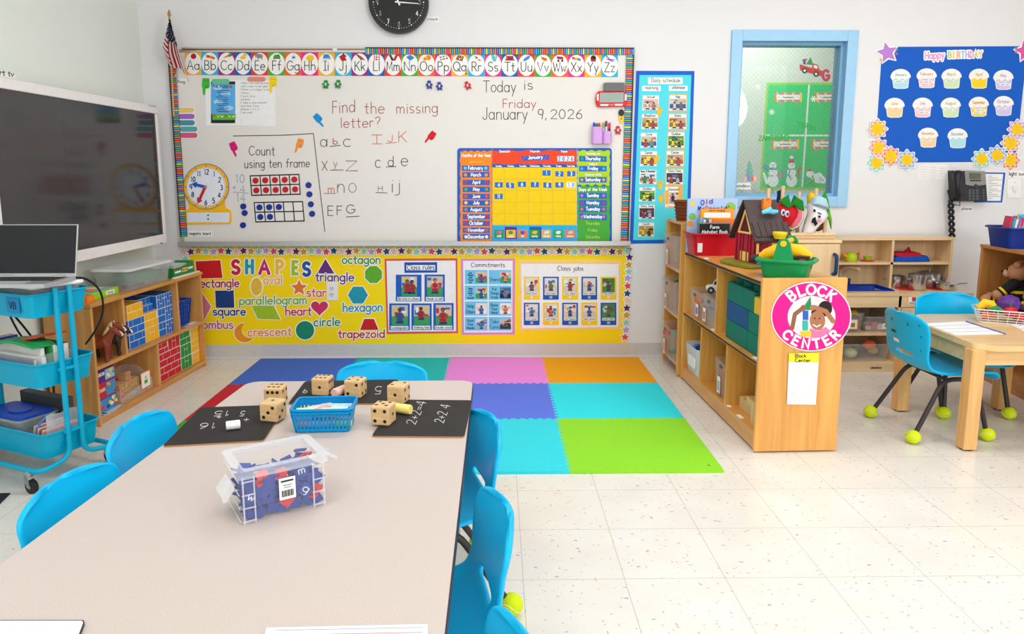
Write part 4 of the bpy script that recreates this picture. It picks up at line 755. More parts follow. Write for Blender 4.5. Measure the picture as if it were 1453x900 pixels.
for col_, items in ((0, (('Arrival', 70, 153, 148, 226, [(216, 196, 180), (210, 180, 160), (230, 220, 210), (150, 130, 110), (240, 150, 170)]), ('Breakfast', 67, 150, 236, 315, BR_), ('Circle', 62, 143, 325, 404, [(200, 190, 170), (40, 90, 180), (220, 60, 60), (60, 160, 80), (240, 200, 60)]), ('Center', 60, 143, 412, 490, BR_), ('Music & Movement', 56, 141, 500, 575, [(220, 220, 216), (190, 160, 100), (40, 140, 90), (210, 60, 120), (60, 110, 200)]), ('Outdoor', 55, 135, 583, 657, GD), ('Story Time', 54, 133, 665, 740, [(70, 60, 60), (50, 60, 110), (180, 60, 60), (200, 190, 180), (90, 110, 160)]), ('Lunch', 51, 130, 750, 823, [(180, 150, 90), (160, 140, 50), (230, 210, 60), (80, 50, 40), (120, 90, 60)]))),
                    (1, (('Nap', 197, 283, 146, 228, [(190, 190, 196), (60, 90, 150), (220, 210, 200), (100, 110, 130), (230, 180, 90)]), ('Snack', 195, 282, 236, 315, BR_), ('Outdoor', 190, 273, 322, 404, GD), ('Center', 184, 270, 411, 490, BR_), ('Story Time', 182, 267, 498, 576, [(70, 60, 60), (50, 60, 110), (180, 60, 60), (200, 190, 180), (90, 110, 160)]), ('Dismissal', 178, 262, 580, 684, [(210, 200, 196), (190, 170, 160), (40, 36, 40), (230, 220, 216), (150, 60, 60)])))):
    for k, (t, x0, x1, y0, y1, cs) in enumerate(items):
        b = W(Z3); b.slab([(x0, y0), (x1, y0), (x1-2, y1), (x0-2, y1)], (246, 176, 50) if col_ else (120, 214, 226), S0, S0+.001); b.poly([(x0+3, y0+4), (x1-3, y0+4), (x1-5, y1-4), (x0+1, y1-4)], (246, 244, 240), S0+.0012)
        h = y1-y0
        if t == 'Dismissal': pic(b, x0+20, y0+28, x1-20, y1-20, cs, S0+.0014, [(.4, .3, .12, (40, 36, 40), 1)], 7); b.rect(x0+3, y0+20, x0+18, y1-18, (246, 176, 50), S0+.0014); b.rect(x1-20, y0+4, x1-3, y1-18, (246, 176, 50), S0+.0014)
        else: pic(b, x0+4, y0+h*.26, x1-6, y0+h*.82, cs, S0+.0014, [(.3, .5, .14, cs[2], k), (.7, .55, .14, cs[3], k+1)], 60+k+10*col_)
        b.ctext(t, (x0+x1)/2, y0+h*.2, 11, 1.6, BLACK, S0+.0024, maxw=(x1-x0)*.8); b.text('7:30 to 8:00 am', x0+10, y1-5, x1-14, 6, .9, (70, 70, 70), S0+.0024, caps=False); b.build('picture_card', p, label='orange framed card' if col_ else None)
OPENH = [(-6, 12), (-7, 4), (-14, -3), (-12, -5.5), (-6, -2), (-8, -12), (-5.6, -13), (-3, -4.5), (-2.4, -16), (.2, -16), (.8, -5), (4, -14.5), (6.4, -13.6), (4.6, -3.5), (10, -9), (11.8, -7), (7, 2), (5, 8), (6, 13)]
for k, (x, y, a) in enumerate(((153, 229, .25), (138, 455, .3), (156, 576, .1), (161, 638, .35))):
    P = lambda px, py: (x+1.25*(px*math.cos(a)-py*math.sin(a)), y+1.6*(px*math.sin(a)+py*math.cos(a)))
    b = W(Z3); b.slab([P(*q) for q in OPENH], (245, 190, 30), S0+.001, S0+.003); b.build('hand_cutout', label='yellow open hand cutout on the daily schedule, %s from the top' % ORD[k], cat='hand cutout', group='yellow hands on the daily schedule')
# ------------------------------------------------------------------ birthday board, phone, switch
Z5 = (1220, 40, .28872)
b = W(Z5); b.slab([(111, 92), (826, 88), (764, 656), (72, 662)], mat('royal_blue_paper', (8, 92, 196), .6, var=.02, scale=8), 0, .002); b.build('birthday_board', label='royal blue birthday board with cupcakes high on the wall', cat='bulletin board')
b = W(Z5); o = .002
b.text('Happy', 320, 152, 415, 34, 17, (250, 248, 248), o, y1=146); b.text('BIRTHDAY', 434, 146, 602, 30, 17, (250, 248, 248), o, y1=142)
b.text('Happy', 320, 152, 415, 34, 5, (236, 150, 206), o+.0006, y1=146)
for k, ch in enumerate('BIRTHDAY'): b.text(ch, 434+21.5*k+(3 if k == 1 else 0), 146-.5*k, 434+21.5*k+(8 if k == 1 else 17), 29, 6, [(176, 220, 130), (250, 206, 80), (250, 180, 120), (150, 210, 220), (196, 176, 230), (246, 160, 190), (180, 220, 150), (250, 210, 100)][k], o+.0006)
b.build('birthday_title', label='pastel cutout title reading Happy BIRTHDAY on the blue board', cat='title cutout')
CK = {'c': (180, 224, 232), 'p': (246, 200, 208), 'g': (206, 232, 180), 'y': (250, 214, 40), 'l': (214, 200, 236), 'o': (250, 212, 160)}
CN = {'c': 'light blue', 'p': 'pink', 'g': 'green', 'y': 'yellow', 'l': 'lilac', 'o': 'pale orange'}
for (t, x, y, c, n) in (('January', 201, 249, 'c', 1), ('February', 329, 246, 'p', 3), ('March', 451, 248, 'g', 1), ('April', 586, 248, 'y', 0), ('May', 706, 254, 'l', 2), ('June', 171, 391, 'o', 0), ('July', 309, 390, 'p', 2), ('August', 447, 390, 'g', 1), ('September', 585, 386, 'y', 3), ('October', 707, 382, 'l', 1), ('November', 336, 538, 'o', 1), ('December', 481, 541, 'c', 0)):
    b = W(Z5); o = .002
    cup = [(x-40, y-8), (x+40, y-8), (x+33, y+42), (x+18, y+46), (x-18, y+46), (x-32, y+42)]; fr = [(x+47*math.cos(a), y-8-38*math.sin(a)) for a in [PI*k/12 for k in range(13)]]+[(x-46+92*(k+.5)/6, y+(6 if k % 2 == 0 else -4)) for k in range(6)]
    b.slab(grow(cup, 4), (250, 248, 246), o, o+.001); b.slab(grow(fr, 3), (250, 248, 246), o, o+.0011); b.poly(cup, CK[c], o+.0014); b.poly(fr, (248, 244, 240), o+.0018)
    b.ctext(t, x, y-14, 15, 2.6, tuple(int(v*.85) for v in CK[c]), o+.0024, maxw=62)
    for k in range(n): yy = y+12+13*k-(6 if n > 2 else 0); b.rect(x-30+10*(k % 2), yy-5, x+26+8*(k % 2), yy+5, (248, 248, 248), o+.002); b.stroke([(x-24+10*(k % 2), yy), (x+6, yy)], 2.6, (120, 120, 126), o+.0024, False); b.stroke([(x+12, yy), (x+26, yy)], 2.4, (120, 120, 126), o+.0024, False)
    b.build('cupcake_cutout', label='%s paper cupcake for %s on the birthday board' % (CN[c], t), cat='cupcake cutout', group='paper cupcakes for the months')
for x, y, c, d, lab, a in ((135, 120, (190, 130, 216), (240, 190, 40), 'purple star cutout at top left of the birthday board', .1), (814, 112, (232, 84, 170), (240, 190, 40), 'hot pink star cutout at top right of the birthday board', .12)):
    b = W(Z5); o = .004; b.slab(star(x, y, 62, .55, 5, -PI/2+a-.3), (250, 248, 248), o-.002, o); b.poly(star(x, y, 53, .48, 5, -PI/2+a-.3), c, o+.0005)
    for dx, dy, c2 in ((-30, 35, d), (46, -14, (70, 180, 130)), (46, 6, (225, 90, 150))): b.poly(star(x+(dx if a < .11 else -dx), y+dy, 9, .5), c2, o+.0007)
    b.build('star_cutout', label=lab, cat='star')
for k, (x, y, c, cn, where) in enumerate(((83, 662, (120, 205, 205), 'teal', 'at the lower left corner'), (92, 588, (244, 130, 150), 'pink', 'at the lower left corner'), (153, 630, (240, 110, 80), 'orange red', 'at the lower left corner'), (88, 495, (222, 160, 110), 'tan', 'on the left edge'), (232, 647, (130, 165, 230), 'blue', 'on the lower edge at left'), (740, 650, (240, 110, 80), 'orange red', 'at the lower right corner'), (742, 565, (222, 160, 110), 'tan', 'on the right edge'), (600, 643, (120, 205, 205), 'teal', 'on the lower edge at right'), (676, 625, (130, 165, 230), 'blue', 'at the lower right corner'), (775, 498, (196, 150, 220), 'lilac', 'on the right edge'))):
    b = W(Z5); o = .002+.0012*(k % 5)
    fl_ = lambda R, r, n=8: [(x+(R+r*math.cos(n*2*PI*i/64))*math.cos(2*PI*i/64), y+(R+r*math.cos(n*2*PI*i/64))*math.sin(2*PI*i/64)) for i in range(64)]
    b.slab(fl_(47, 7), (250, 248, 246), o, o+.001); b.poly(fl_(42, 6), c, o+.0013)
    for i in range(8):
        a = 2*PI*i/8; dx, dy = math.cos(a), math.sin(a); pe = [(x+dx*(33+9*math.cos(t))-dy*8*math.sin(t), y+dy*(33+9*math.cos(t))+dx*8*math.sin(t)) for t in [2*PI*q/10 for q in range(10)]]; b.poly(pe, tuple(min(255, int(v*.4+150)) for v in c), o+.0016)
    b.poly(ell(x, y, 29, 29, 20), (250, 206, 30), o+.002)
    for i in range(9): b.disc(x+19*math.cos(i*2.4)*math.sqrt(i/9), y+19*math.sin(i*2.4)*math.sqrt(i/9), 3, (242, 176, 20), o+.0023, n=6)
    b.build('flower_cutout', label='%s paper flower %s of the birthday board' % (cn, where), cat='flower cutout', group='paper flowers around the birthday board')
b = W(Z5); b.rslab(288, 672, 432, 742, (240, 239, 237), 0, .001)
for k in range(14): b.stroke([(296+48*(k % 3), 680+4.4*k), (328+48*(k % 3), 680+4.4*k)], 1.2, (190, 190, 190), .0014, False)
b.build('name_list', label='pale printed list under the birthday board', cat='sheet')
b = W(Z5); b.slab([(560, 708), (716, 710), (700, 857), (560, 857)], (28, 92, 186), 0, .001); b.slab([(560, 715), (705, 717), (692, 849), (560, 849)], (244, 243, 241), .001, .0014)
for k in range(13): b.stroke([(632, 728+9*k), (650+28*(k % 3), 728+9*k)], 2, (150, 150, 152), .0018, False)
b.build('phone_notice', label='printed notice with blue border behind the wall phone', cat='sheet')
sw = thing('light_switch', 'white light switch plate right of the wall phone', 'switch', on(1, D, 1440, 280))
b = W(Z5); b.slab(rrect(726, 741, 794, 835, 5), col((244, 243, 240), .35), 0, .006); b.build('cover_plate', sw, bevel=.001)
b = W(Z5); b.slab([(753, 776), (772, 776), (770, 800), (755, 800)], col((238, 237, 234), .35), .006, .016)
for y in (757, 812): b.disc(762, y, 3, (200, 200, 198), .0065, n=8)
b.build('toggle', sw)
LBL('light switch', 730, 700, 840, 736, .001, 'white name card reading light switch above the switch plate', .03, Z5)
LBL('phone', 494, 876, 556, 902, .001, 'white name card reading phone below the wall phone', .1, Z5)
PB = col((52, 54, 58), .4); ph = thing('wall_phone', 'dark grey corded office phone hanging on the wall', 'phone', on(1, D, 1376, 288))
b = W(Z5); b.slab([(455, 700), (618, 704), (628, 850), (462, 852)], PB, 0, .05); b.slab([(516, 700), (618, 704), (623, 770), (560, 778), (520, 770)], col((150, 146, 140), .35, metal=.3), .05, .056); b.build('body', ph, bevel=.004)
b = W(Z5); b.slab([(538, 711), (595, 713), (594, 741), (540, 741)], col((96, 104, 92), .15), .056, .058); b.build('screen', ph)
b = W(Z5)
for r in range(4):
    for c in range(3): b.slab(rrect(534+18*c-1.5*r*0, 792+14*r, 548+18*c, 803+14*r, 2), col((88, 90, 94), .4), .05, .054)
    b.slab(ell(608, 796+14*r, 6, 5, 8), col((88, 90, 94), .4), .05, .054)
for c in range(4): b.rslab(544+14*c, 746, 555+14*c, 752, BLACK, .056, .058)
b.slab(ell(572, 776, 9, 9, 14), col((60, 66, 80), .3), .05, .06); b.build('keypad', ph)
b = MB(); hp = [on(1, D-.07-.03*math.sin(PI*k/10), 1220+(484-6*math.sin(PI*k/10))*.28872, 40+(712+120*k/10)*.28872) for k in range(11)]
b.tube([Vector(h)+Vector((0, 0, 0)) for h in hp], [.028, .032, .029, .023, .02, .019, .02, .023, .029, .032, .028], col((34, 34, 38), .3), 14); b.build('handset', ph, smooth=50)
b = MB(); cpts = []
A_ = on(1, D-.05, 1349, 285); B_ = on(1, D-.035, 1351, 336)
top = on(1, D-.06, 1345, 270)
for k in range(26): t = k/25; q = top.lerp(A_, t); cpts.append(q+Vector((.006*math.cos(k*1.6), .006*math.sin(k*1.6), 0)))
b.tube(cpts, .0035, col((34, 34, 38), .4), 6)
for ph0 in (0, PI): b.tube([A_.lerp(B_, k/30)+Vector((.012*math.cos(k*.62+ph0), .012*math.sin(k*.62+ph0), 0)) for k in range(31)], .0085, col((34, 34, 38), .5), 6)
b.tube([on(1, D-.05, 1362, 285), on(1, D-.05, 1362, 292), A_+Vector((.01, 0, -.02))], .003, col((34, 34, 38), .4), 6)
b.build('coiled_cord', ph, smooth=60)
# ------------------------------------------------------------------ on the window glass and in the corridor behind it
ZW = (1020, 30, .3)
def G_(): return WD(1, D+.07, -1).z(*ZW)
LBL('window', 72, 765, 150, 796, -.068, 'white name card reading window on the lower left of the window glass', .05, ZW)
for k, (x, y) in enumerate(((185, 310), (250, 430), (448, 368))):
    b = G_()
    for i in range(6):
        a = PI*i/3; b.stroke([(x, y), (x+14*math.cos(a), y+14*math.sin(a))], 2.6, (246, 248, 250), .0008, False); b.stroke([(x+9*math.cos(a)-4*math.cos(a+1.2), y+9*math.sin(a)-4*math.sin(a+1.2)), (x+9*math.cos(a), y+9*math.sin(a)), (x+9*math.cos(a)+5*math.cos(a+.9), y+9*math.sin(a)+5*math.sin(a+.9))], 2, (246, 248, 250), .0008, False)
    b.build('snowflake_sticker', label='white snowflake sticker on the window, %s' % ('high at the left', 'in front of the green board', 'near the right card')[k], cat='sticker', group='snowflake stickers on the window')
b = G_()
for t, x0, x1, y, y1 in (('MERRY', 455, 372, 520, 498), ('CHRISTMAS', 332, 190, 562, 566)):
    st, ww = text_strokes(t); n = len(t)
    b.text(t, x0, y, x1, 24, 5, (60, 170, 80), .001, y1=y1)
b.build('greeting_sticker', label='green mirrored greeting letters stuck on the window glass', cat='sticker')
b = G_(); b.poly([(144, 655), (158, 690), (152, 690), (164, 715), (156, 715), (170, 742), (120, 742), (134, 715), (126, 715), (138, 690), (132, 690)], (110, 175, 165), .0008); b.poly(star(145, 656, 7), (250, 200, 60), .0012)
for x, y, c in ((138, 700, (220, 80, 80)), (152, 705, (250, 210, 90)), (135, 725, (90, 120, 220)), (150, 730, (220, 90, 120)), (158, 735, (250, 220, 90))): b.disc(x, y, 3, c, .0012, n=8)
for x0, c in ((118, (240, 180, 170)), (134, (110, 150, 220)), (150, (220, 110, 110)), (164, (245, 195, 150))): b.rect(x0, 734, x0+14, 757, c, .0014)
b.build('tree_sticker', label='pale green tree sticker with gifts at the lower left of the window', cat='sticker')
def CW(): return WD(1, CY, -1).z(*ZW)
t = thing('corridor_board', 'green bulletin board with white dividers seen through the window', 'bulletin board', on(1, CY, 1150, 265))
b = CW(); b.slab([(226, 290), (800, 290), (780, 797), (193, 797)], (140, 214, 60), .0006, .002); b.slab([(236, 301), (800, 301), (780, 786), (205, 786)], mat('green_board_paper', (4, 204, 110), .6, var=.04, scale=6), .002, .003); b.build('backing', t)
b = CW()
for q in ([(427, 300), (394, 786)], [(222, 541), (790, 541)], [(620, 300), (600, 786)]): b.stroke(q, 8, (236, 240, 236), .0035, False)
b.build('divider_strips', t)
for k, (x0, y0, w, wh_) in enumerate(((263, 338, 130, 'upper left'), (453, 338, 130, 'upper right'), (249, 560, 130, 'lower left'), (437, 560, 130, 'lower right'))):
    b = CW(); 
    for i in range(14): b.rslab(x0+i*w/14, y0, x0+(i+1)*w/14, y0+44, [(240, 120, 60), (250, 210, 70), (90, 180, 200), (230, 100, 150)][i % 4], .003, .004)
    b.rect(x0+10, y0+10, x0+w-10, y0+34, (244, 240, 234), .0046)
    for xx in (x0+18, x0+w-28): b.rslab(xx, y0+44, xx+8, y0+54, (230, 150, 90), .003, .004)
    b.stroke([(x0+40, y0+23), (x0+90, y0+23)], 5, (120, 120, 120), .005, False)
    b.build('name_plate', label='bench-shaped name plate in the %s square of the green corridor board' % wh_, cat='name plate', group='name plates on the corridor board')
def snowman(x, y, s, kind):
    b = CW(); o = .003; wh_ = (240, 246, 248)
    if kind < 2:
        b.slab(ell(x, y+40*s, 26*s, 30*s, 18), wh_, o, o+.001); b.slab(ell(x, y, 21*s, 24*s, 18), wh_, o, o+.001); b.slab(ell(x, y-32*s, 17*s, 17*s, 18), wh_, o, o+.001)
        b.poly([(x-18*s, y-18*s), (x+18*s, y-18*s), (x+18*s, y-11*s), (x-18*s, y-11*s)], (90, 130, 200) if kind == 0 else (120, 190, 160), o+.0015)
        for dx in (-6, 6): b.disc(x+dx*s, y-36*s, 2.4*s, BLACK, o+.0016, n=8)
        b.poly([(x, y-32*s), (x+9*s, y-29*s), (x, y-28*s)], (240, 130, 50), o+.0016)
        if kind == 0:
            for dx, dy, c in ((-36, -25, (70, 150, 200)), (32, 14, (220, 120, 150))): b.slab(ell(x+dx*s, y+dy*s, 12*s, 13*s, 10), c, o, o+.0012)
            b.stroke([(x-18*s, y-4*s), (x-34*s, y-18*s)], 3, (120, 80, 60), o+.0016)
            b.slab([(x-50*s, y+5*s), (x-40*s, y), (x-20*s, y+52*s), (x-34*s, y+58*s)], wh_, o, o+.0009)
        else:
            b.slab([(x-16*s, y-44*s), (x+16*s, y-44*s), (x+8*s, y-64*s), (x-8*s, y-64*s)], (200, 70, 90), o, o+.0018); b.disc(x, y-70*s, 9*s, wh_, o+.0018)
            for q in (-1, 1): b.stroke([(x+q*34*s, y+26*s), (x+q*32*s, y-14*s), (x+q*38*s, y-22*s), (x+q*44*s, y-12*s)], 7*s, (225, 70, 90) if q > 0 else (120, 170, 200), o+.0012)
            b.stroke([(x-8*s, y-10*s), (x-14*s, y+14*s), (x-2*s, y+34*s)], 5*s, (60, 150, 110), o+.0016)
    else:
        b.slab([(x-30*s, y-8*s), (x+30*s, y-24*s), (x+66*s, y+20*s), (x+52*s, y+32*s), (x+6*s, y+28*s)], wh_, o, o+.001); b.slab(ell(x-22*s, y-16*s, 19*s, 17*s, 16), wh_, o, o+.0012)
        b.poly([(x-38*s, y-30*s), (x-24*s, y-42*s), (x-6*s, y-30*s)], (200, 70, 90), o+.0018); b.stroke([(x-10*s, y-6*s), (x-2*s, y+16*s), (x-26*s, y+34*s)], 8*s, (120, 170, 80), o+.0016); b.slab(ell(x-44*s, y+8*s, 11*s, 8*s, 10), (90, 170, 190), o, o+.0013); b.poly([(x+20*s, y-4*s), (x+50*s, y+16*s), (x+30*s, y+20*s)], (190, 215, 235), o+.0013)
    return b
for k, (x, y, s, lab) in enumerate(((256, 715, 1.0, 'paper snowman with blue scarf holding a shovel, leftmost on the green corridor board'), (344, 715, 1.0, 'paper snowman in a red hat with candy canes on the green corridor board'), (452, 738, .95, 'paper snowman lying on its side on the green corridor board'))):
    snowman(x, y, s, k).build('snowman_cutout', label=lab, cat='snowman cutout', group='paper snowmen on the corridor board')
b = CW(); o = .0; R2 = (214, 38, 44)
b.slab([(382, 204), (440, 222), (446, 200), (468, 206), (478, 232), (492, 236), (488, 262), (384, 232)], R2, o, .002); b.poly([(450, 207), (464, 210), (470, 226), (448, 221)], (236, 240, 238), .0025)
for x, y in ((406, 234), (460, 250)): b.slab(ell(x, y, 13, 13, 14), BLACK, o, .003); b.disc(x, y, 6, (240, 236, 220), .0035)
b.slab([(434, 170), (446, 208), (414, 204)], (40, 140, 60), o, .0016); b.slab([(400, 184), (412, 186), (410, 206), (398, 202)], (40, 80, 160), o, .0016); b.stroke([(396, 184), (416, 180)], 6, R2, .002)
b.build('truck_cutout', label='red pickup truck cutout carrying a tree, seen through the window', cat='truck cutout')
for ch, x0, x1, c, lab in (('G', 490, 522, (200, 60, 80), 'red'), ('R', 543, 572, (40, 140, 70), 'green')):
    b = CW(); b.text(ch, x0, 279, x1, 46, 22, (236, 210, 214), .001); b.text(ch, x0, 279, x1, 46, 14, c, .0016); b.build('letter_cutout', label='%s letter %s on the corridor wall above the green board' % (lab, ch), cat='letter cutout', group='letters on the corridor wall')
# ================================================================== foam mats, screen, brick shelf, rolling cart
def fr(x, y, ang, z=0): return Matrix.Translation((x, y, z)) @ Matrix.Rotation(ang, 4, 'Z')
MS = .5964; MX0, MY0 = -1.4953, 4.592
def edge_line(i, j, horiz):
    """the toothed seam shared by two neighbouring mats (grid line i, tile j along it); outer edges are straight"""
    straight = (i in (0, 3)) if horiz else (i in (0, 4))
    n = 14; out = []
    for k in range(n):
        for t, o in ((.12, 0), (.06, 1), (.56, 1), (.50, 0)) if not straight else ():
            out.append(((k+t+.2)/n, (o-.5)*.022))
    return [(0, 0)]+out+[(1, 0)]
FOAM = [((66, 108, 208), 'blue', 'at the back left, beside the brick shelf'), ((24, 190, 184), 'teal', 'at the back behind the far table chair'), ((248, 142, 228), 'pink', 'in the back row'), ((255, 166, 6), 'orange', 'at the back right'),
        ((206, 36, 52), 'red', 'behind the left edge of the table'), ((70, 104, 192), 'blue', 'under the far end of the table'), ((98, 122, 230), 'violet blue', 'in the middle row right of the table'), ((46, 226, 236), 'cyan', 'in the middle row at the right edge'),
        ((70, 170, 50), 'dark green', 'beside the left edge of the table'), ((206, 98, 202), 'pink', 'under the table'), ((52, 216, 228), 'turquoise', 'in the front row right of the table'), ((146, 220, 44), 'lime green', 'at the front right corner')]
for r in range(3):
    for c in range(4):
        rgb, cn, wh_ = FOAM[r*4+c]; m = mat('foam_%s' % cn.replace(' ', '_'), rgb, .7, spec=.25, var=.12, scale=160, bump=.6)
        P = []
        P += [(c+t, r+o) for t, o in edge_line(r, c, True)][:-1]; P += [(c+1+o, r+t) for t, o in edge_line(c+1, r, False)][:-1]
        P += [(c+t, r+1+o) for t, o in edge_line(r+1, c, True)][::-1][:-1]; P += [(c+o, r+t) for t, o in edge_line(c, r, False)][::-1][:-1]
        e = .05
        f = lambda x, y: (MX0+MS*(x-(e if x <= .001 else 0)+(e if x >= 3.999 else 0)), MY0-MS*(y+(.03 if y <= .001 else 0)+(e if y >= 2.999 else 0)))
        b = MB(); b.prism([f(*p) for p in P], .0005, .012, m)
        if r == 2:  # loose border teeth moulded along the outer edges
            for k in range(14): x = c+(k+.3)/14; b.prism([f(x, 2.985), f(x+.03, 2.985), f(x+.024, 2.962), f(x+.006, 2.962)], .0118, .0126, m)
        if c == 3:
            for k in range(14): y = r+(k+.3)/14; b.prism([f(3.985, y), f(3.985, y+.03), f(3.962, y+.024), f(3.962, y+.006)], .0118, .0126, m)
        b.build('foam_mat', label='%s foam floor mat %s' % (cn, wh_), cat='foam mat', group='interlocking foam mats')
# ------------------------------------------------------------------ interactive screen on the left wall
TX = -2.03; ty0, ty1, tz0, tz1 = 2.98, 4.475, .775, 1.594
tv = thing('television', 'large white framed smart tv screen on the left wall', 'television', (TX, (ty0+ty1)/2, tz0))
TVW = col((240, 234, 230), .35)
b = MB()
for y0, z0, y1, z1 in ((ty0, tz1-.045, ty1, tz1), (ty0, tz0, ty1, tz0+.055), (ty0, tz0+.055, ty0+.03, tz1-.045), (ty1-.03, tz0+.055, ty1, tz1-.045)): b.box(TX-.05, y0, z0, TX, y1, z1, TVW)
b.box(TX-.055, ty0+.01, tz0+.01, TX-.045, ty1-.01, tz1-.01, TVW); b.build('frame', tv, bevel=.004)
b = MB(); b.box(TX-.04, ty0+.03, tz0+.055, TX-.008, ty1-.03, tz1-.045, mat('dark_screen_glass', (52, 50, 50), .12, var=.02, spec=.5)); b.build('screen', tv)
b = MB(); b.box(-2.17, 3.5, 1.0, TX-.055, 4.0, 1.4, col((60, 60, 62))); b.build('wall_mount', tv)
b = WD(0, TX, 1); b.slab([(-22, 100), (23, 107.5), (23, 111.5), (-22, 104)], (246, 245, 242), 0, .001); b.text('smart tv', -18, 103.4, 19.5, 7, 1.2, BLACK, .0015, y1=109); b.text('SERIES', 211, 150.5, 222, 1.6, .4, (160, 160, 160), .0015, y1=152); b.rect(227.5, 344.5, 231, 345.8, BLACK, .001); b.build('name_strip', tv)
# ------------------------------------------------------------------ brick shelf
SHF = wood('shelf_plywood', (220, 158, 84), (194, 128, 60), 'Y'); SHV = wood('shelf_plywood_upright', (226, 168, 96), (200, 138, 70), 'Z')
TS = Matrix.Translation((-1.900, 3.352, 0)) @ Matrix(((.068, -.998, 0, 0), (.998, .068, 0, 0), (0, 0, 1, 0), (0, 0, 0, 1)))
sdp = .235; t_ = .018
sh = thing('toy_shelf', 'low wooden shelf of building bricks against the left wall under the screen', 'shelf', TS @ Vector((.55, sdp/2, 0)))
def SB(): b = MB(); b.T = TS; return b
b = SB(); b.box(0, 0, .0, t_, sdp, .578, SHV); b.build('side_panel', sh, bevel=.003); b = SB(); b.box(1.085, 0, 0, 1.085+t_, sdp, .578, SHV); b.build('side_panel', sh, bevel=.003)
b = SB(); b.box(-.006, -.006, .578, 1.109, sdp, .596, SHF); b.build('top_board', sh, bevel=.003)
b = SB(); b.box(t_, .002, .272, 1.085, sdp, .29, SHF); b.build('shelf_board', sh); b = SB(); b.box(t_, .002, .02, 1.085, sdp, .036, SHF); b.build('bottom_board', sh)
b = SB(); b.box(t_, .012, .0, 1.085, .024, .02, SHF); b.build('plinth', sh); b = SB(); b.box(t_, sdp-.008, .02, 1.085, sdp-.002, .578, SHF); b.build('back_panel', sh)
for u, z0, z1 in ((.262, .29, .578), (.80, .29, .578), (.548, .036, .272)): b = SB(); b.box(u, .004, z0, u+t_, sdp-.008, z1, SHV); b.build('divider', sh)
# cardboard bricks
BKC = {'yellow': (250, 186, 22), 'blue': (18, 108, 196), 'red': (206, 28, 46), 'green': (30, 146, 62)}
def brick(u0, z0, u1, z1, cn, where, d0=.03, dep=.13, vert=False, rows=2):
    b = SB(); b.box(u0, d0, z0, u1, d0+dep, z1, (238, 232, 226)); c = col(BKC[cn], .5); g = .0035
    def face(a0, c0, a1, c1, put, n, shift):
        h = (c1-c0)/n; L = (h*2.1)
        for r in range(n):
            x = a0-(L*.5 if (r+shift) % 2 else 0)
            while x < a1-1e-4:
                p, q = max(x, a0)+g*.6, min(x+L, a1)-g*.6
                if q-p > .006: put(p, c0+r*h+g*.6, q, c0+(r+1)*h-g*.6)
                x += L
    if vert: face(z0, u0, z1, u1, lambda p, r, q, s_: b.box(r, d0-.0012, p, s_, d0, q, c), 3, 0)
    else: face(u0, z0, u1, z1, lambda p, r, q, s_: b.box(p, d0-.0012, r, q, d0, s_, c), rows, 0)
    face(u0, d0, u1, d0+dep, lambda p, r, q, s_: b.box(p, r, z1, q, s_, z1+.001, c), 3, 1)
    for ua in (u0-.0006, u1): b.box(ua, d0+g, z0+g, ua+.0006, d0+dep-g, z1-g, c)
    b.build('cardboard_brick', label='%s cardboard building brick %s' % (cn, where), cat='building brick', group='cardboard bricks on the low shelf')
z = .2915
brick(.345, z, .49, z+.076, 'blue', 'at the foot of the first upper stack'); brick(.345, z+.0775, .49, z+.153, 'blue', 'second in the first upper stack'); brick(.342, z+.1545, .488, z+.232, 'yellow', 'on top of the first upper stack')
brick(.495, z, .625, z+.077, 'yellow', 'at the foot of the second upper stack', vert=True); brick(.495, z+.0785, .625, z+.155, 'yellow', 'second in the second upper stack'); brick(.49, z+.157, .62, z+.195, 'blue', 'lying third in the second upper stack', d0=.05, dep=.12, rows=1); brick(.49, z+.197, .62, z+.235, 'blue', 'lying on top of the second upper stack', d0=.06, dep=.11, rows=1)
for k in range(3):
    brick(.632, z+.079*k, .708, z+.079*k+.0775, 'blue', 'in the third upper stack, %s from the bottom' % ORD[k], rows=2, vert=k == 2); brick(.711, z+.079*k, .788, z+.079*k+.0775, 'blue', 'in the fourth upper stack beside the divider, %s from the bottom' % ORD[k], vert=True)
z = .0375
brick(.612, z, .84, z+.077, 'red', 'lowest of the red stack', rows=2); brick(.612, z+.0785, .84, z+.155, 'red', 'in the middle of the red stack'); brick(.612, z+.1565, .712, z+.215, 'red', 'short one at the upper left of the red stack'); brick(.715, z+.1565, .84, z+.232, 'red', 'at the upper right of the red stack', vert=True)
for k in range(3): brick(.85, z+.0745*k, .972, z+.0745*k+.073, 'green', 'in the green stack, %s from the bottom' % ORD[k], vert=k < 2); brick(.982, z+.0745*k, 1.078, z+.0745*k+.073, 'yellow', 'in the lower right stack, %s from the bottom' % ORD[k], vert=k != 1)
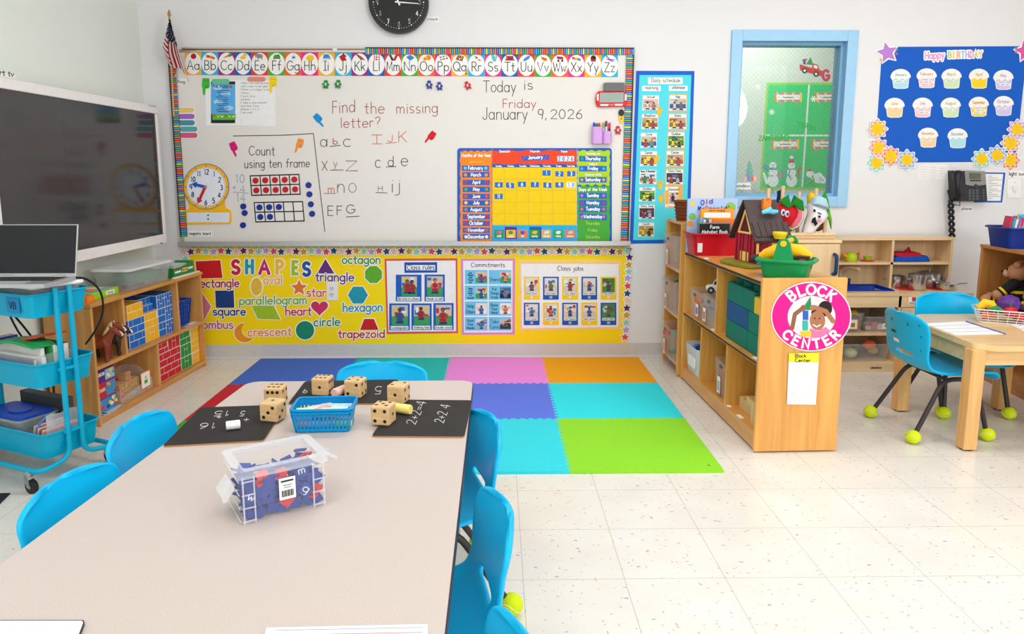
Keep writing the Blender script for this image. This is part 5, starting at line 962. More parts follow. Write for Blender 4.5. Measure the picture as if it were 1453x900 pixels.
# blue basket in the upper right bay
bk_ = thing('basket', 'dark blue slotted basket in the upper right bay of the brick shelf', 'basket', TS @ Vector((.95, .11, .29)))
def taper_basket(b, u0, u1, d0, d1, z0, z1, m, tp=.84, cols=7, rows=5, th=.003):
    """open basket with a grid of slots: bars only"""
    uc, dc = (u0+u1)/2, (d0+d1)/2
    def P(u, d, z): k = tp+(1-tp)*(z-z0)/(z1-z0); return (uc+(u-uc)*k, dc+(d-dc)*k, z)
    cor = [(u0, d0), (u1, d0), (u1, d1), (u0, d1)]
    for i in range(4):
        a, c = cor[i], cor[(i+1) % 4]
        for k in range(cols+1):
            t = k/cols; u, d = a[0]+(c[0]-a[0])*t, a[1]+(c[1]-a[1])*t; b.tube([P(u, d, z0), P(u, d, z1)], th*1.5, m, 4)
        for k in range(rows+1):
            zz = z0+(z1-z0)*k/rows; b.tube([P(*a, zz), P(*c, zz)], th if 0 < k < rows else th*2.2, m, 4)
    b.add([P(*c, z0) for c in cor], [(0, 1, 2, 3)], m)
b = SB(); taper_basket(b, .86, 1.03, .04, .19, .293, .44, col((22, 74, 168), .4), .8); b.build('basket_shell', bk_)
for k, (u, d, r, c) in enumerate(((.90, .1, .03, (40, 36, 44)), (.95, .12, .035, (36, 34, 40)), (.99, .1, .022, (206, 90, 40)))):
    b = SB(); b.tube([(u-.02, d, .38), (u, d, .455-.01*k), (u+.03, d+.02, .45)], r*.5, col(c), 8); b.build('toy_tool', label='%s toy handle sticking out of the dark blue basket' % ('left dark', 'middle dark', 'orange')[k], cat='toy', group='toys in the dark blue basket', smooth=50)
b = SB()
for k, c in enumerate(((230, 230, 226), (120, 180, 210), (210, 90, 80), (236, 234, 230))): b.box(.91+.01*k, .01, .2905+.002*k, 1.06-.012*k, .035, .2925+.002*k, c)
b.build('picture_strips', label='thin strips of coloured cards in front of the dark blue basket', cat='cards')
# toy horses
def horse(u, d, s, body, mane, face, rot, lab):
    T = TS @ Matrix.Translation((u, d, .291)) @ Matrix.Rotation(rot, 4, 'Z') @ Matrix.Scale(s, 4)
    t = thing('toy_horse', lab, 'toy horse', T @ Vector((0, 0, 0)), 'toy horses on the brick shelf')
    b = MB(); b.T = T; m = col(body, .4)
    b.tube([(-.062, 0, .088), (-.05, 0, .094), (-.02, 0, .088), (.015, 0, .086), (.045, 0, .094), (.058, 0, .098)], [.016, .028, .027, .026, .03, .02], m, 12)
    b.tube([(.045, 0, .1), (.066, 0, .125), (.078, 0, .148)], [.026, .019, .015], m, 12); b.tube([(.07, 0, .155), (.086, 0, .146), (.108, 0, .125), (.115, 0, .118)], [.012, .0165, .011, .009], m, 12)
    for sy in (-1, 1):
        b.tube([(.048, .014*sy, .085), (.05, .016*sy, .05), (.048, .016*sy, .028), (.05, .016*sy, .008), (.052, .016*sy, 0)], [.015, .0095, .007, .0085, .0095], m, 8)
        b.tube([(-.05, .014*sy, .085), (-.044, .016*sy, .056), (-.056, .016*sy, .034), (-.052, .016*sy, .008), (-.05, .016*sy, 0)], [.019, .012, .007, .0085, .0095], m, 8); b.tube([(.072, .008*sy, .16), (.07, .01*sy, .174)], [.005, .001], m, 6)
    b.build('body', t, smooth=60, mods=[('REMESH', {'mode': 'VOXEL', 'voxel_size': .0035*s, 'use_smooth_shade': True})])
    b = MB(); b.T = T; b.tube([(.078, 0, .166), (.064, 0, .156), (.05, 0, .136), (.036, 0, .116)], [.007, .011, .011, .005], col(mane), 8); b.build('mane', t, smooth=60, label='mane in a different colour')
    b = MB(); b.T = T; b.tube([(-.076, 0, .104), (-.09, 0, .09), (-.09, 0, .05), (-.082, 0, .03)], [.006, .01, .01, .002], col(mane), 8); b.build('tail', t, smooth=60)
    b = MB(); b.T = T; b.tube([(.096, 0, .148), (.112, 0, .13), (.119, 0, .118)], [.004, .0075, .0075], col(face), 8); b.build('face_blaze', t, smooth=60)
horse(.10, .06, 1.05, (140, 66, 40), (226, 196, 140), (226, 206, 190), -1.2, 'reddish brown toy horse with blond mane, nearest the cart')
horse(.165, .09, 1.08, (128, 60, 36), (228, 200, 150), (236, 226, 220), -1.0, 'brown toy horse with white muzzle in the middle of the herd')
horse(.225, .07, .92, (60, 44, 40), (236, 190, 60), (240, 238, 234), -1.1, 'small black and white toy horse beside the bricks')
# puzzle boxes, lower left bay
for k, (z0, z1, c, t, c2) in enumerate(((.037, .112, (44, 96, 160), 'OCEAN', (230, 150, 60)), (.113, .191, (206, 30, 44), 'DINOSAURS', (60, 160, 190)), (.192, .255, (84, 44, 130), 'CONSTRUCTION', (240, 190, 60)))):
    t2 = thing('puzzle_box', '%s in the stack beside the cart' % ('colourful fish picture puzzle box lowest', 'red puzzle box in the middle', 'purple puzzle box on top')[k], 'puzzle box', TS @ Vector((.1, .1, z0)), 'stacked puzzle boxes')
    b = SB(); b.box(.03, .03, z0, .195, .2, z1, col(c, .35)); b.build('carton', t2, bevel=.001)
    b = SB()
    r = random.Random(k)
    x0 = .035 if k == 0 else .115
    b.box(x0, .0288, z0+.006, .19, .03, z1-.006, (70, 140, 200) if k < 2 else (150, 190, 220))
    for q in range(16 if k == 0 else 6):
        u, zz, rr = x0+.01+(.18-x0)*r.random(), z0+.012+(z1-z0-.024)*r.random(), .004+.006*r.random(); b.add([(u+rr*1.4*math.cos(a*PI/4), .0284-.00005*q, zz+rr*math.sin(a*PI/4)) for a in range(8)], [tuple(range(8))], [(240, 150, 40), (230, 60, 60), (250, 214, 60), (60, 170, 90), (30, 60, 120), (240, 240, 240)][r.randrange(6)])
    if k:
        st, ww = text_strokes(t)
        for s_ in st:
            for p, q in zip(s_[:-1], s_[1:]): b.tube([(.036+p[0]/ww*.072, .0286, z0+.034+p[1]*.016), (.036+q[0]/ww*.072, .0286, z0+.034+q[1]*.016)], .0011, (250, 240, 230), 4, caps=False)
    b.build('cover_picture', t2)
b = SB()
for k in range(5): b.box(.03+.012*k, .005+.003*(k % 2), .0365+.0012*k, .15+.014*k, .029, .0375+.0012*k, [(230, 228, 224), (120, 130, 140), (240, 240, 238), (60, 70, 80), (200, 210, 220)][k])
b.build('loose_pages', label='loose pages lying in front of the puzzle boxes', cat='papers')
# tray of letter blocks
tr = thing('clear_tray', 'clear plastic tray holding wooden letter blocks, with a picture card on its front', 'tray', TS @ Vector((.42, .1, .036)))
CLR = clear('clear_tray_plastic', (236, 238, 240), .22)
b = SB(); b.box(.235, .035, .037, .535, .2, .040, CLR); b.box(.235, .035, .037, .238, .2, .1, CLR); b.prism([(.035, .037), (.2, .037), (.2, .16), (.12, .16), (.035, .09)], .532, .535, CLR, 0); b.box(.235, .197, .037, .535, .2, .16, CLR); b.prism([(.237, .037), (.532, .037), (.532, .095), (.237, .06)], .035, .037, CLR, 1); b.build('tray_shell', tr)
b = SB(); b.box(.425, .0335, .05, .515, .035, .14, (240, 150, 40)); b.box(.43, .033, .055, .51, .0335, .135, (246, 244, 240)); b.box(.455, .0325, .075, .485, .033, .095, (90, 170, 80)); b.box(.462, .0325, .1, .48, .033, .115, (240, 180, 60)); b.build('picture_card', tr)
BW = wood('block_wood', (226, 186, 134), (200, 154, 100), 'X', 4); n = 0
for lay, items in enumerate(([(.245+.047*i, .045+.047*j) for i in range(6) for j in range(3)], [(.25+.047*i, .047+.047*j) for i in range(4) for j in range(2)], [(.335, .06)])):
    for u, d in items:
        if u > .41 and d < .06 and lay == 0: continue
        z0 = .0405+.0435*lay; b = SB(); b.box(u, d, z0, u+.043, d+.043, z0+.042, BW); ch = 'KGMREATSNBDOLPHUCWJZY'[n % 21]; c = [(190, 60, 50), (50, 100, 160), (70, 130, 70), (150, 90, 50)][n % 4]; n += 1
        st, ww = text_strokes(ch)
        for s_ in st:
            for p, q in zip(s_[:-1], s_[1:]): b.tube([(u+.012+p[0]/ww*.02, d-.0003, z0+.01+p[1]*.022), (u+.012+q[0]/ww*.02, d-.0003, z0+.01+q[1]*.022)], .0016, c, 4, caps=False)
        for q in ((u+.004, z0+.004, u+.039, z0+.006), (u+.004, z0+.036, u+.039, z0+.038), (u+.004, z0+.004, u+.006, z0+.038), (u+.037, z0+.004, u+.039, z0+.038)): b.box(q[0], d-.0006, q[1], q[2], d, q[3], c)
        b.build('letter_block', label='wooden letter block on top of the pile in the clear tray' if lay == 2 else 'wooden letter block in the %s layer of the clear tray' % ('bottom', 'upper')[lay], cat='letter block', group='wooden letter blocks, %s' % ('bottom layer', 'upper layer', 'top')[lay])
# things on top of the brick shelf
zt = .5965
cb = thing('storage_bin', 'lidded clear bin on the brick shelf below the screen', 'storage bin', TS @ Vector((.55, .12, zt)))
CL2 = clear('clear_bin_plastic', (226, 232, 228), .18)
def rshell(b, u0, u1, d0, d1, z0, z1, m, tp=.9, r=.02, th=.003, T=None):
    uc, dc = (u0+u1)/2, (d0+d1)/2; o = rrect(u0, d0, u1, d1, r); n = len(o)
    bot = [(uc+(x-uc)*tp, dc+(y-dc)*tp, z0) for x, y in o]; top = [(x, y, z1) for x, y in o]; k = 1-2*th/(u1-u0); ti = [(uc+(x-uc)*k, dc+(y-dc)*k, z1) for x, y in o]; bi = [(uc+(x-uc)*tp*k, dc+(y-dc)*tp*k, z0+th) for x, y in o]
    b.add(bot+top+ti+bi, [tuple(range(n))]+[(q*n+i, q*n+(i+1) % n, (q+1)*n+(i+1) % n, (q+1)*n+i) for q in range(3) for i in range(n)]+[tuple(range(3*n, 4*n))], m)
b = SB(); rshell(b, .36, .80, .02, .22, zt, zt+.1, CL2, .9, .025); b.build('bin_shell', cb, smooth=40)
b = SB(); b.prism(rrect(.352, .012, .808, .228, .03), zt+.1, zt+.114, clear('milky_lid', (240, 242, 242), .75, .3)); b.build('lid', cb, bevel=.003)
for k, (u0, u1, d0, d1, z0, z1, c, lab, cat_) in enumerate(((.48, .74, .06, .18, .004, .03, (120, 130, 132), 'stack of grey cards in the clear bin', 'cards'), (.5, .72, .06, .19, .031, .07, (70, 150, 120), 'green box inside the clear bin', 'box'), (.42, .56, .05, .1, .005, .02, (80, 74, 78), 'dark folded papers in the clear bin', 'papers'))):
    b = SB(); b.box(u0, d0, zt+z0, u1, d1, zt+z1, c); b.build('bin_content', label=lab, cat=cat_)
gb = thing('game_box', 'green slanted magnetic game box at the far end of the brick shelf top', 'game box', TS @ Vector((.95, .1, zt)))
b = SB(); b.prism([(.83, zt), (1.08, zt), (1.075, zt+.075), (1.03, zt+.08), (1.0, zt+.062), (.87, zt+.048), (.83, zt+.056)], .03, .12, col((20, 130, 62), .35), 1); b.build('carton', gb)
b = SB(); b.box(.93, .0285, zt+.022, .99, .0298, zt+.045, (250, 230, 90)); b.box(.845, .0285, zt+.024, .915, .0298, zt+.036, (240, 240, 240)); b.box(1.0, .0285, zt+.03, 1.06, .0298, zt+.042, (236, 240, 240)); b.box(.835, .0285, zt+.035, .86, .0298, zt+.045, (220, 50, 40))
for k, c in enumerate(((220, 50, 50), (50, 90, 200), (240, 150, 30), (60, 160, 70), (160, 60, 160))): b.box(.934+.011*k, .028, zt+.026, .942+.011*k, .0284, zt+.041, c)
b.build('front_print', gb)
b = SB(); b.box(.84, .035, zt+.052, 1.0, .11, zt+.068, (180, 182, 180)); b.box(.85, .04, zt+.068, .98, .1, zt+.071, (206, 208, 206)); b.build('card_stack', label='stack of grey printed cards lying on the green game box', cat='cards')
b = SB(); b.box(.80, .006, zt, 1.1, .026, zt+.006, (244, 242, 236)); b.build('white_strip', label='white strip lying along the shelf edge before the green game box', cat='strip')
lb = thing('game_box', 'flat lime green game box on the near end of the brick shelf top', 'game box', TS @ Vector((.2, .1, zt)))
b = SB(); b.box(.09, .05, zt, .315, .2, zt+.034, col((150, 206, 40), .35)); b.build('carton', lb, bevel=.001)
b = SB(); b.box(.21, .0485, zt+.008, .28, .05, zt+.026, (240, 244, 236)); b.box(.22, .048, zt+.013, .27, .0485, zt+.02, (190, 120, 200)); b.box(.11, .06, zt+.034, .3, .19, zt+.0348, (120, 170, 210)); b.box(.14, .08, zt+.0348, .2, .15, zt+.0354, (230, 120, 70)); b.box(.22, .1, zt+.0348, .28, .17, zt+.0354, (240, 220, 90)); b.build('cover_print', lb)
b = SB(); b.box(.03, .03, zt, .085, .14, zt+.03, col((240, 130, 40), .4)); b.build('card_box', label='small orange card box beside the lime game box', cat='box')
# ------------------------------------------------------------------ rolling cart
CT = fr(-1.894, 2.871, math.radians(-24.8)); CB = mat('cart_blue_paint', (0, 168, 206), .3, spec=.3, var=.02)
def KB(): b = MB(); b.T = CT; return b
ct = thing('rolling_cart', 'bright blue three tier rolling cart at the left edge', 'cart', CT @ Vector((0, 0, 0)))
for z0, z1 in ((.665, .755), (.392, .487), (.112, .212)):
    b = KB(); rshell(b, -.24, .24, -.118, .118, z0, z1, CB, .93, .03, .004); o = rrect(-.243, -.121, .243, .121, .032); b.tube([(x, y, z1) for x, y in o], .004, CB, 6, closed=True); b.build('tray', ct, smooth=40)
def bend(pts, r=.04, n=5):
    out = [Vector(pts[0])]
    for a, p, c in zip(pts[:-2], pts[1:-1], pts[2:]):
        a, p, c = Vector(a), Vector(p), Vector(c); d0 = (a-p).normalized(); d1 = (c-p).normalized(); rr = min(r, (a-p).length*.45, (c-p).length*.45)
        q0, q1 = p+d0*rr, p+d1*rr; out += [((1-t)**2)*q0+2*t*(1-t)*p+t*t*q1 for t in [k/n for k in range(n+1)]]
    return out+[Vector(pts[-1])]
for s in (-1, 1):
    b = KB(); b.tube(bend([(.248, .028*s, .775), (.248, .028*s, .1), (.262, .16*s, .085), (-.262, .16*s, .085), (-.248, .028*s, .1), (-.248, .028*s, .775)], .05), .0105, CB, 10); b.build('frame_tube', ct, smooth=50)
    for q in (-1, 1):
        b = KB(); x, y = .2*q, .165*s; b.cyl((x, y, .085), (x, y, .058), .008, ALU, n=8); b.prism([(x-.012, .062), (x+.012, .062), (x+.022, .024), (x+.004, .024)], y-.014, y-.011, ALU, 1); b.prism([(x-.012, .062), (x+.012, .062), (x+.022, .024), (x+.004, .024)], y+.011, y+.014, ALU, 1); b.box(x-.013, y-.014, .058, x+.013, y+.014, .064, ALU); o = b.build('caster', ct)
        b = KB(); b.cyl((x+.013, y-.01, .0265), (x+.013, y+.01, .0265), .026, col((34, 33, 34), .5), n=20); b.cyl((x+.013, y-.0115, .0265), (x+.013, y+.0115, .0265), .009, (140, 140, 142), n=10); b.build('wheel', o, smooth=40)
for z0 in (.45, .2): b = KB(); b.box(.243, -.045, z0, .252, .045, z0+.012, CB); b.build('bracket', ct)
b = KB(); b.box(.10, -.1205, .685, .175, -.1185, .742, col((24, 132, 196), .5))
st, ww = text_strokes('VB')
for s_ in st:
    for p, q in zip(s_[:-1], s_[1:]): b.tube([(.118+p[0]/ww*.04, -.121, .70+p[1]*.026), (.118+q[0]/ww*.04, -.121, .70+q[1]*.026)], .0016, BLACK, 4)
b.build('name_tag', ct, label='blue tag with the letters VB')
lbx = thing('storage_box', 'low clear box with white lid in the top tray of the cart', 'storage box', CT @ Vector((0, 0, .67)))
b = KB(); rshell(b, -.2, .225, -.095, .1, .67, .775, CL2, .94, .02); b.build('box_shell', lbx, smooth=40); b = KB(); b.prism(rrect(-.21, -.105, .235, .11, .02), .775, .79, col((240, 241, 242), .35)); b.build('lid', lbx, bevel=.003)
b = KB()
for k in range(7): b.box(-.17+.05*k, -.08, .676, -.13+.05*k, .08, .71+.006*(k % 3), [(190, 90, 80), (210, 200, 190), (160, 80, 70), (120, 130, 150), (220, 160, 140), (90, 90, 100), (200, 190, 180)][k])
b.build('craft_pieces', label='assorted reddish craft pieces inside the low clear box', cat='craft pieces', kind='stuff')
lp = thing('laptop', 'open silver laptop with black screen on the cart', 'laptop', (-1.83, 2.74, .7905))
SIL = mat('laptop_silver', (196, 196, 198), .3, .6); lx0, lx1, ly0, ly1, lz = -1.98, -1.652, 2.635, 2.835, .7905
b = MB(); b.box(lx0, ly0, lz, lx1, ly1, lz+.014, SIL); b.box(lx0+.09, ly0+.01, lz+.014, lx1-.09, ly0+.07, lz+.0145, (176, 176, 180)); b.build('base', lp, bevel=.003)
b = MB()
for r in range(5):
    for c in range(14): x = lx0+.018+c*.0208; y = ly0+.082+r*.0195; b.box(x, y, lz+.014, x+.018, y+.0165, lz+.0158, (52, 52, 56))
b.build('keyboard', lp, label='dark keys in five rows')
RL = Matrix.Translation((0, ly1, lz+.012)) @ Matrix.Rotation(math.radians(-13), 4, 'X')
b = MB(); b.T = RL; b.box(lx0, 0, .0, lx1, .007, .208, SIL); b.build('display_lid', lp, bevel=.002)
b = MB(); b.T = RL; b.box(lx0+.004, -.0012, .014, lx1-.004, 0, .204, mat('laptop_glass', (40, 40, 44), .15)); b.build('screen', lp)
b = MB()
for x in (lx0+.06, lx1-.06): b.cyl((x-.025, ly1, lz+.014), (x+.025, ly1, lz+.014), .006, SIL, n=8)
b.build('hinge', lp)
# middle tray
mb_ = thing('open_bin', 'clear open bin of books and papers in the middle tray of the cart', 'bin', CT @ Vector((.05, 0, .4)))
b = KB(); rshell(b, -.16, .2, -.1, .07, .4, .515, CL2, .95, .015); b.build('bin_shell', mb_, smooth=40)
for k, (x0, y0, z0, x1, y1, z1, c, rz, lab) in enumerate(((-.1, -.09, .405, .16, -.082, .50, (110, 110, 160), .0, 'mauve book leaning at the front of the clear bin'), (-.1, -.075, .405, .18, -.06, .505, (236, 232, 226), .02, 'white booklet in the clear bin, behind the mauve book'), (-.12, -.05, .405, .15, -.035, .535, (238, 236, 232), -.03, 'tall white booklet in the clear bin'), (-.06, -.025, .405, .17, -.012, .545, (60, 160, 80), .03, 'green folder standing in the clear bin'), (-.14, 0, .405, .14, .02, .53, (226, 222, 214), 0, 'cream booklet in the clear bin'), (-.1, .03, .405, .16, .05, .54, (80, 84, 96), 0, 'dark grey book at the back of the clear bin'))):
    b = KB(); b.T = CT @ Matrix.Translation((.02, 0, 0)) @ Matrix.Rotation(rz, 4, 'Z'); b.box(x0, y0, z0, x1, y1, z1, c); b.box(x0+.003, y0+.001, z0, x1+.001, y1-.001, z1-.003, (244, 242, 236)); b.build('booklet', label=lab, cat='book', group='books in the cart bin')
b = KB(); b.prism([(-.22, .50), (.16, .575), (.165, .583), (-.22, .51)], -.06, .06, col((222, 72, 36), .4), 1); b.build('folder', label='orange red folder lying slanted over the clear bin', cat='folder')
b = KB(); b.prism([(-.06, .548), (.05, .562), (.14, .556), (.18, .545), (.18, .54), (.05, .552), (-.06, .54)], -.09, .0, col((40, 166, 92), .4), 1); b.build('plastic_bag', label='green edged plastic pouch draped over the clear bin', cat='pouch')
for k, (x, c, lab) in enumerate(((-.215, (200, 60, 70), 'red notebook standing left in the middle tray'), (-.2, (240, 236, 230), 'white notebook standing left in the middle tray'), (-.185, (40, 70, 160), 'blue notebook standing left in the middle tray'))):
    b = KB(); b.box(x-.006, -.1, .4, x+.006, .08, .53, c); b.build('notebook', label=lab, cat='notebook', group='notebooks at the left of the middle tray')
# bottom tray
bb = thing('storage_box', 'clear box with royal blue lid in the bottom tray of the cart', 'storage box', CT @ Vector((-.06, 0, .12)))
b = KB(); rshell(b, -.2, .07, -.1, .06, .118, .235, CL2, .9, .03); o = rrect(-.205, -.105, .075, .065, .03); b.tube([(x, y, .237) for x, y in o], .005, CL2, 6, closed=True); b.build('box_shell', bb, smooth=40)
b = KB(); b.prism(rrect(-.195, -.095, .065, .055, .03), .237, .248, col((14, 74, 190), .35)); b.prism(ell(-.05, -.02, .05, .04, 20), .248, .254, col((20, 84, 200), .35)); b.build('lid', bb, bevel=.002)
b = KB(); b.prism(rrect(-.2, .07, .1, .112, .015), .12, .285, col((70, 70, 72), .5)); b.build('document_case', label='dark grey case standing at the back of the bottom tray', cat='case')
for k in range(6):
    b = KB(); b.T = CT @ Matrix.Translation((.115+.012*k, -.02, .118)) @ Matrix.Rotation(.25, 4, 'Y'); b.box(-.002, -.07, 0, .002, .06, .115-.003*k, [(232, 226, 218), (226, 120, 96), (240, 236, 230), (220, 90, 70), (238, 230, 224), (236, 150, 110)][k]); b.build('flash_card', label='flash card in the fan leaning inside the bottom tray, %s from the left' % ORD[k], cat='card', group='flash cards in the bottom tray')
zb = thing('zip_bag', 'clear zip bag of cards with a blue seal in the bottom tray', 'zip bag', CT @ Vector((.17, 0, .12)))
def bagf(u, v):
    a = 2*PI*u; w = .5+.5*math.cos(PI*v*.9); return CT @ Vector((.19+.022*math.cos(a)*w+.02*v+.004*math.sin(7*a+9*v), -.01+.085*math.sin(a)*(1-.15*v), .119+.16*v+.004*math.sin(5*a)))
b = MB(); b.surf(bagf, 24, 10, clear('bag_film', (240, 242, 246), .3, .15)); b.build('bag_film', zb, smooth=60)
b = KB(); b.tube([(.135, -.09, .15), (.17, -.085, .245), (.2, -.07, .275)], .004, col((90, 130, 210), .4), 6); b.build('seal_strip', zb)
for k in range(3): b = KB(); b.box(.175+.006*k, -.06, .122, .179+.006*k, .05, .20+.01*k, [(90, 140, 90), (230, 190, 120), (236, 236, 232)][k]); b.build('bag_card', label='picture card inside the zip bag, %s from the front' % ORD[k], cat='card', group='cards in the zip bag')
# cables behind the cart
for k, pts in enumerate(([(-1.66, 2.83, .80), (-1.635, 2.88, .785), (-1.615, 2.93, .73), (-1.62, 2.95, .65), (-1.68, 3.0, .56), (-1.76, 3.05, .48)], [(-2.02, 3.0, .62), (-1.98, 3.05, .5), (-1.93, 3.06, .36), (-1.95, 3.1, .2), (-2.0, 3.1, .01)], [(-2.1, 3.05, .7), (-2.06, 3.1, .5), (-1.96, 3.12, .43), (-2.0, 3.16, .34), (-2.09, 3.18, .42)])):
    b = MB(); q = [Vector(p) for p in pts]; sm = []
    for i in range(len(q)-1):
        p0, p1, p2, p3 = q[max(i-1, 0)], q[i], q[i+1], q[min(i+2, len(q)-1)]
        for j in range(6): t = j/6; sm.append(.5*((2*p1)+(p2-p0)*t+(2*p0-5*p1+4*p2-p3)*t*t+(3*p1-p0-3*p2+p3)*t**3))
    b.tube(sm+[q[-1]], .0045, col((26, 26, 28), .4), 6); b.build('power_cable', label=('black laptop cable hanging off the right end of the cart', 'black cable dropping to the floor behind the cart', 'black cable looped behind the cart')[k], cat='cable', group='black cables behind the cart', smooth=60)
b = MB(); b.prism([Vector(on(2, .0, x, y))[:2] for x, y in ((-40, 702), (15, 701), (-2, 718), (-60, 728))], .0005, .004, col((40, 40, 44))); b.build('floor_mat', label='dark floor mat corner at the left edge below the cart', cat='mat')
# ================================================================== front table, its chairs and what lies on it
TT = .50
def speckle():
    m = mat('table_laminate', (205, 191, 183), .38, var=.02, scale=500); nt = m.node_tree; b = nt.nodes['Principled BSDF']
    tc = nt.nodes['Texture Coordinate']; nz = nt.nodes.new('ShaderNodeTexNoise'); nz.inputs['Scale'].default_value = 620; nz.inputs['Detail'].default_value = 2
    nt.links.new(tc.outputs['Object'], nz.inputs['Vector']); rp = nt.nodes.new('ShaderNodeValToRGB')
    for e, p, c in zip(rp.color_ramp.elements, (.36, .62), ((192, 177, 169), (212, 199, 191))): e.position = p; e.color = (*lin(c), 1)
    nt.links.new(nz.outputs['Fac'], rp.inputs[0]); nt.links.new(rp.outputs[0], b.inputs['Base Color']); return m
tb = thing('activity_table', 'large grey speckled table in the foreground', 'table', (-.47, 1.5, 0))
def rpoly(pts, r, n=5):
    o = []; N = len(pts)
    for i in range(N):
        a, p, c = Vector(pts[i-1]), Vector(pts[i]), Vector(pts[(i+1) % N]); d0 = (a-p).normalized(); d1 = (c-p).normalized()
        q0, q1 = p+d0*r, p+d1*r; o += [tuple(((1-t)**2)*q0+2*t*(1-t)*p+t*t*q1) for t in [k/n for k in range(n+1)]]
    return o
TP = [(-.083, 2.412), (-.083, .62), (-.945, .62), (-.849, 2.412)]
b = MB(); b.prism(rpoly(TP, .05), TT-.028, TT, speckle()); b.build('tabletop', tb)
b = MB(); q = rpoly(TP, .05); b.prism(rpoly([(x+(.0025 if x > -.5 else -.0025), y+(.0025 if y > 1 else -.0025)) for x, y in TP], .05), TT-.027, TT-.0035, col((40, 44, 62), .45)); b.build('edge_band', tb, label='dark navy edge band')
DM = col((42, 40, 42), .4)
for x, y in ((-.15, 2.3), (-.77, 2.3), (-.15, .75), (-.82, .75)):
    b = MB(); b.cyl((x, y, .03), (x, y, TT-.028), .018, DM, n=12); b.cyl((x, y, .0), (x, y, .05), .024, col((150, 150, 152), .4), n=12); b.cyl((x, y, TT-.034), (x, y, TT-.028), .05, DM, n=12); b.build('leg', tb, smooth=40)
# ------------------------------------------------------------------ chairs
CHB = mat('chair_blue_plastic', (0, 182, 236), .34, spec=.3, var=.02); CHG = mat('chair_leg_dark', (58, 54, 54), .38, .2); BALL = mat('tennis_ball_felt', (212, 232, 24), .9, var=.1, scale=300, bump=.4)
PRO = [(.205, .272), (.196, .296), (.16, .309), (.08, .307), (0, .303), (-.07, .306), (-.12, .326), (-.148, .372), (-.162, .43), (-.176, .49), (-.19, .545), (-.197, .572)]
HWD = [.150, .158, .166, .170, .170, .166, .160, .160, .168, .172, .165, .13]
def lerp_list(L, t):
    f = t*(len(L)-1); i = min(int(f), len(L)-2); k = f-i
    def cr(a, b_, c, d): return .5*((2*b_)+(c-a)*k+(2*a-5*b_+4*c-d)*k*k+(3*b_-a-3*c+d)*k**3)
    g = lambda j: L[max(0, min(len(L)-1, j))]
    if isinstance(L[0], tuple): return tuple(cr(g(i-1)[q], g(i)[q], g(i+1)[q], g(i+2)[q]) for q in range(len(L[0])))
    return cr(g(i-1), g(i), g(i+1), g(i+2))
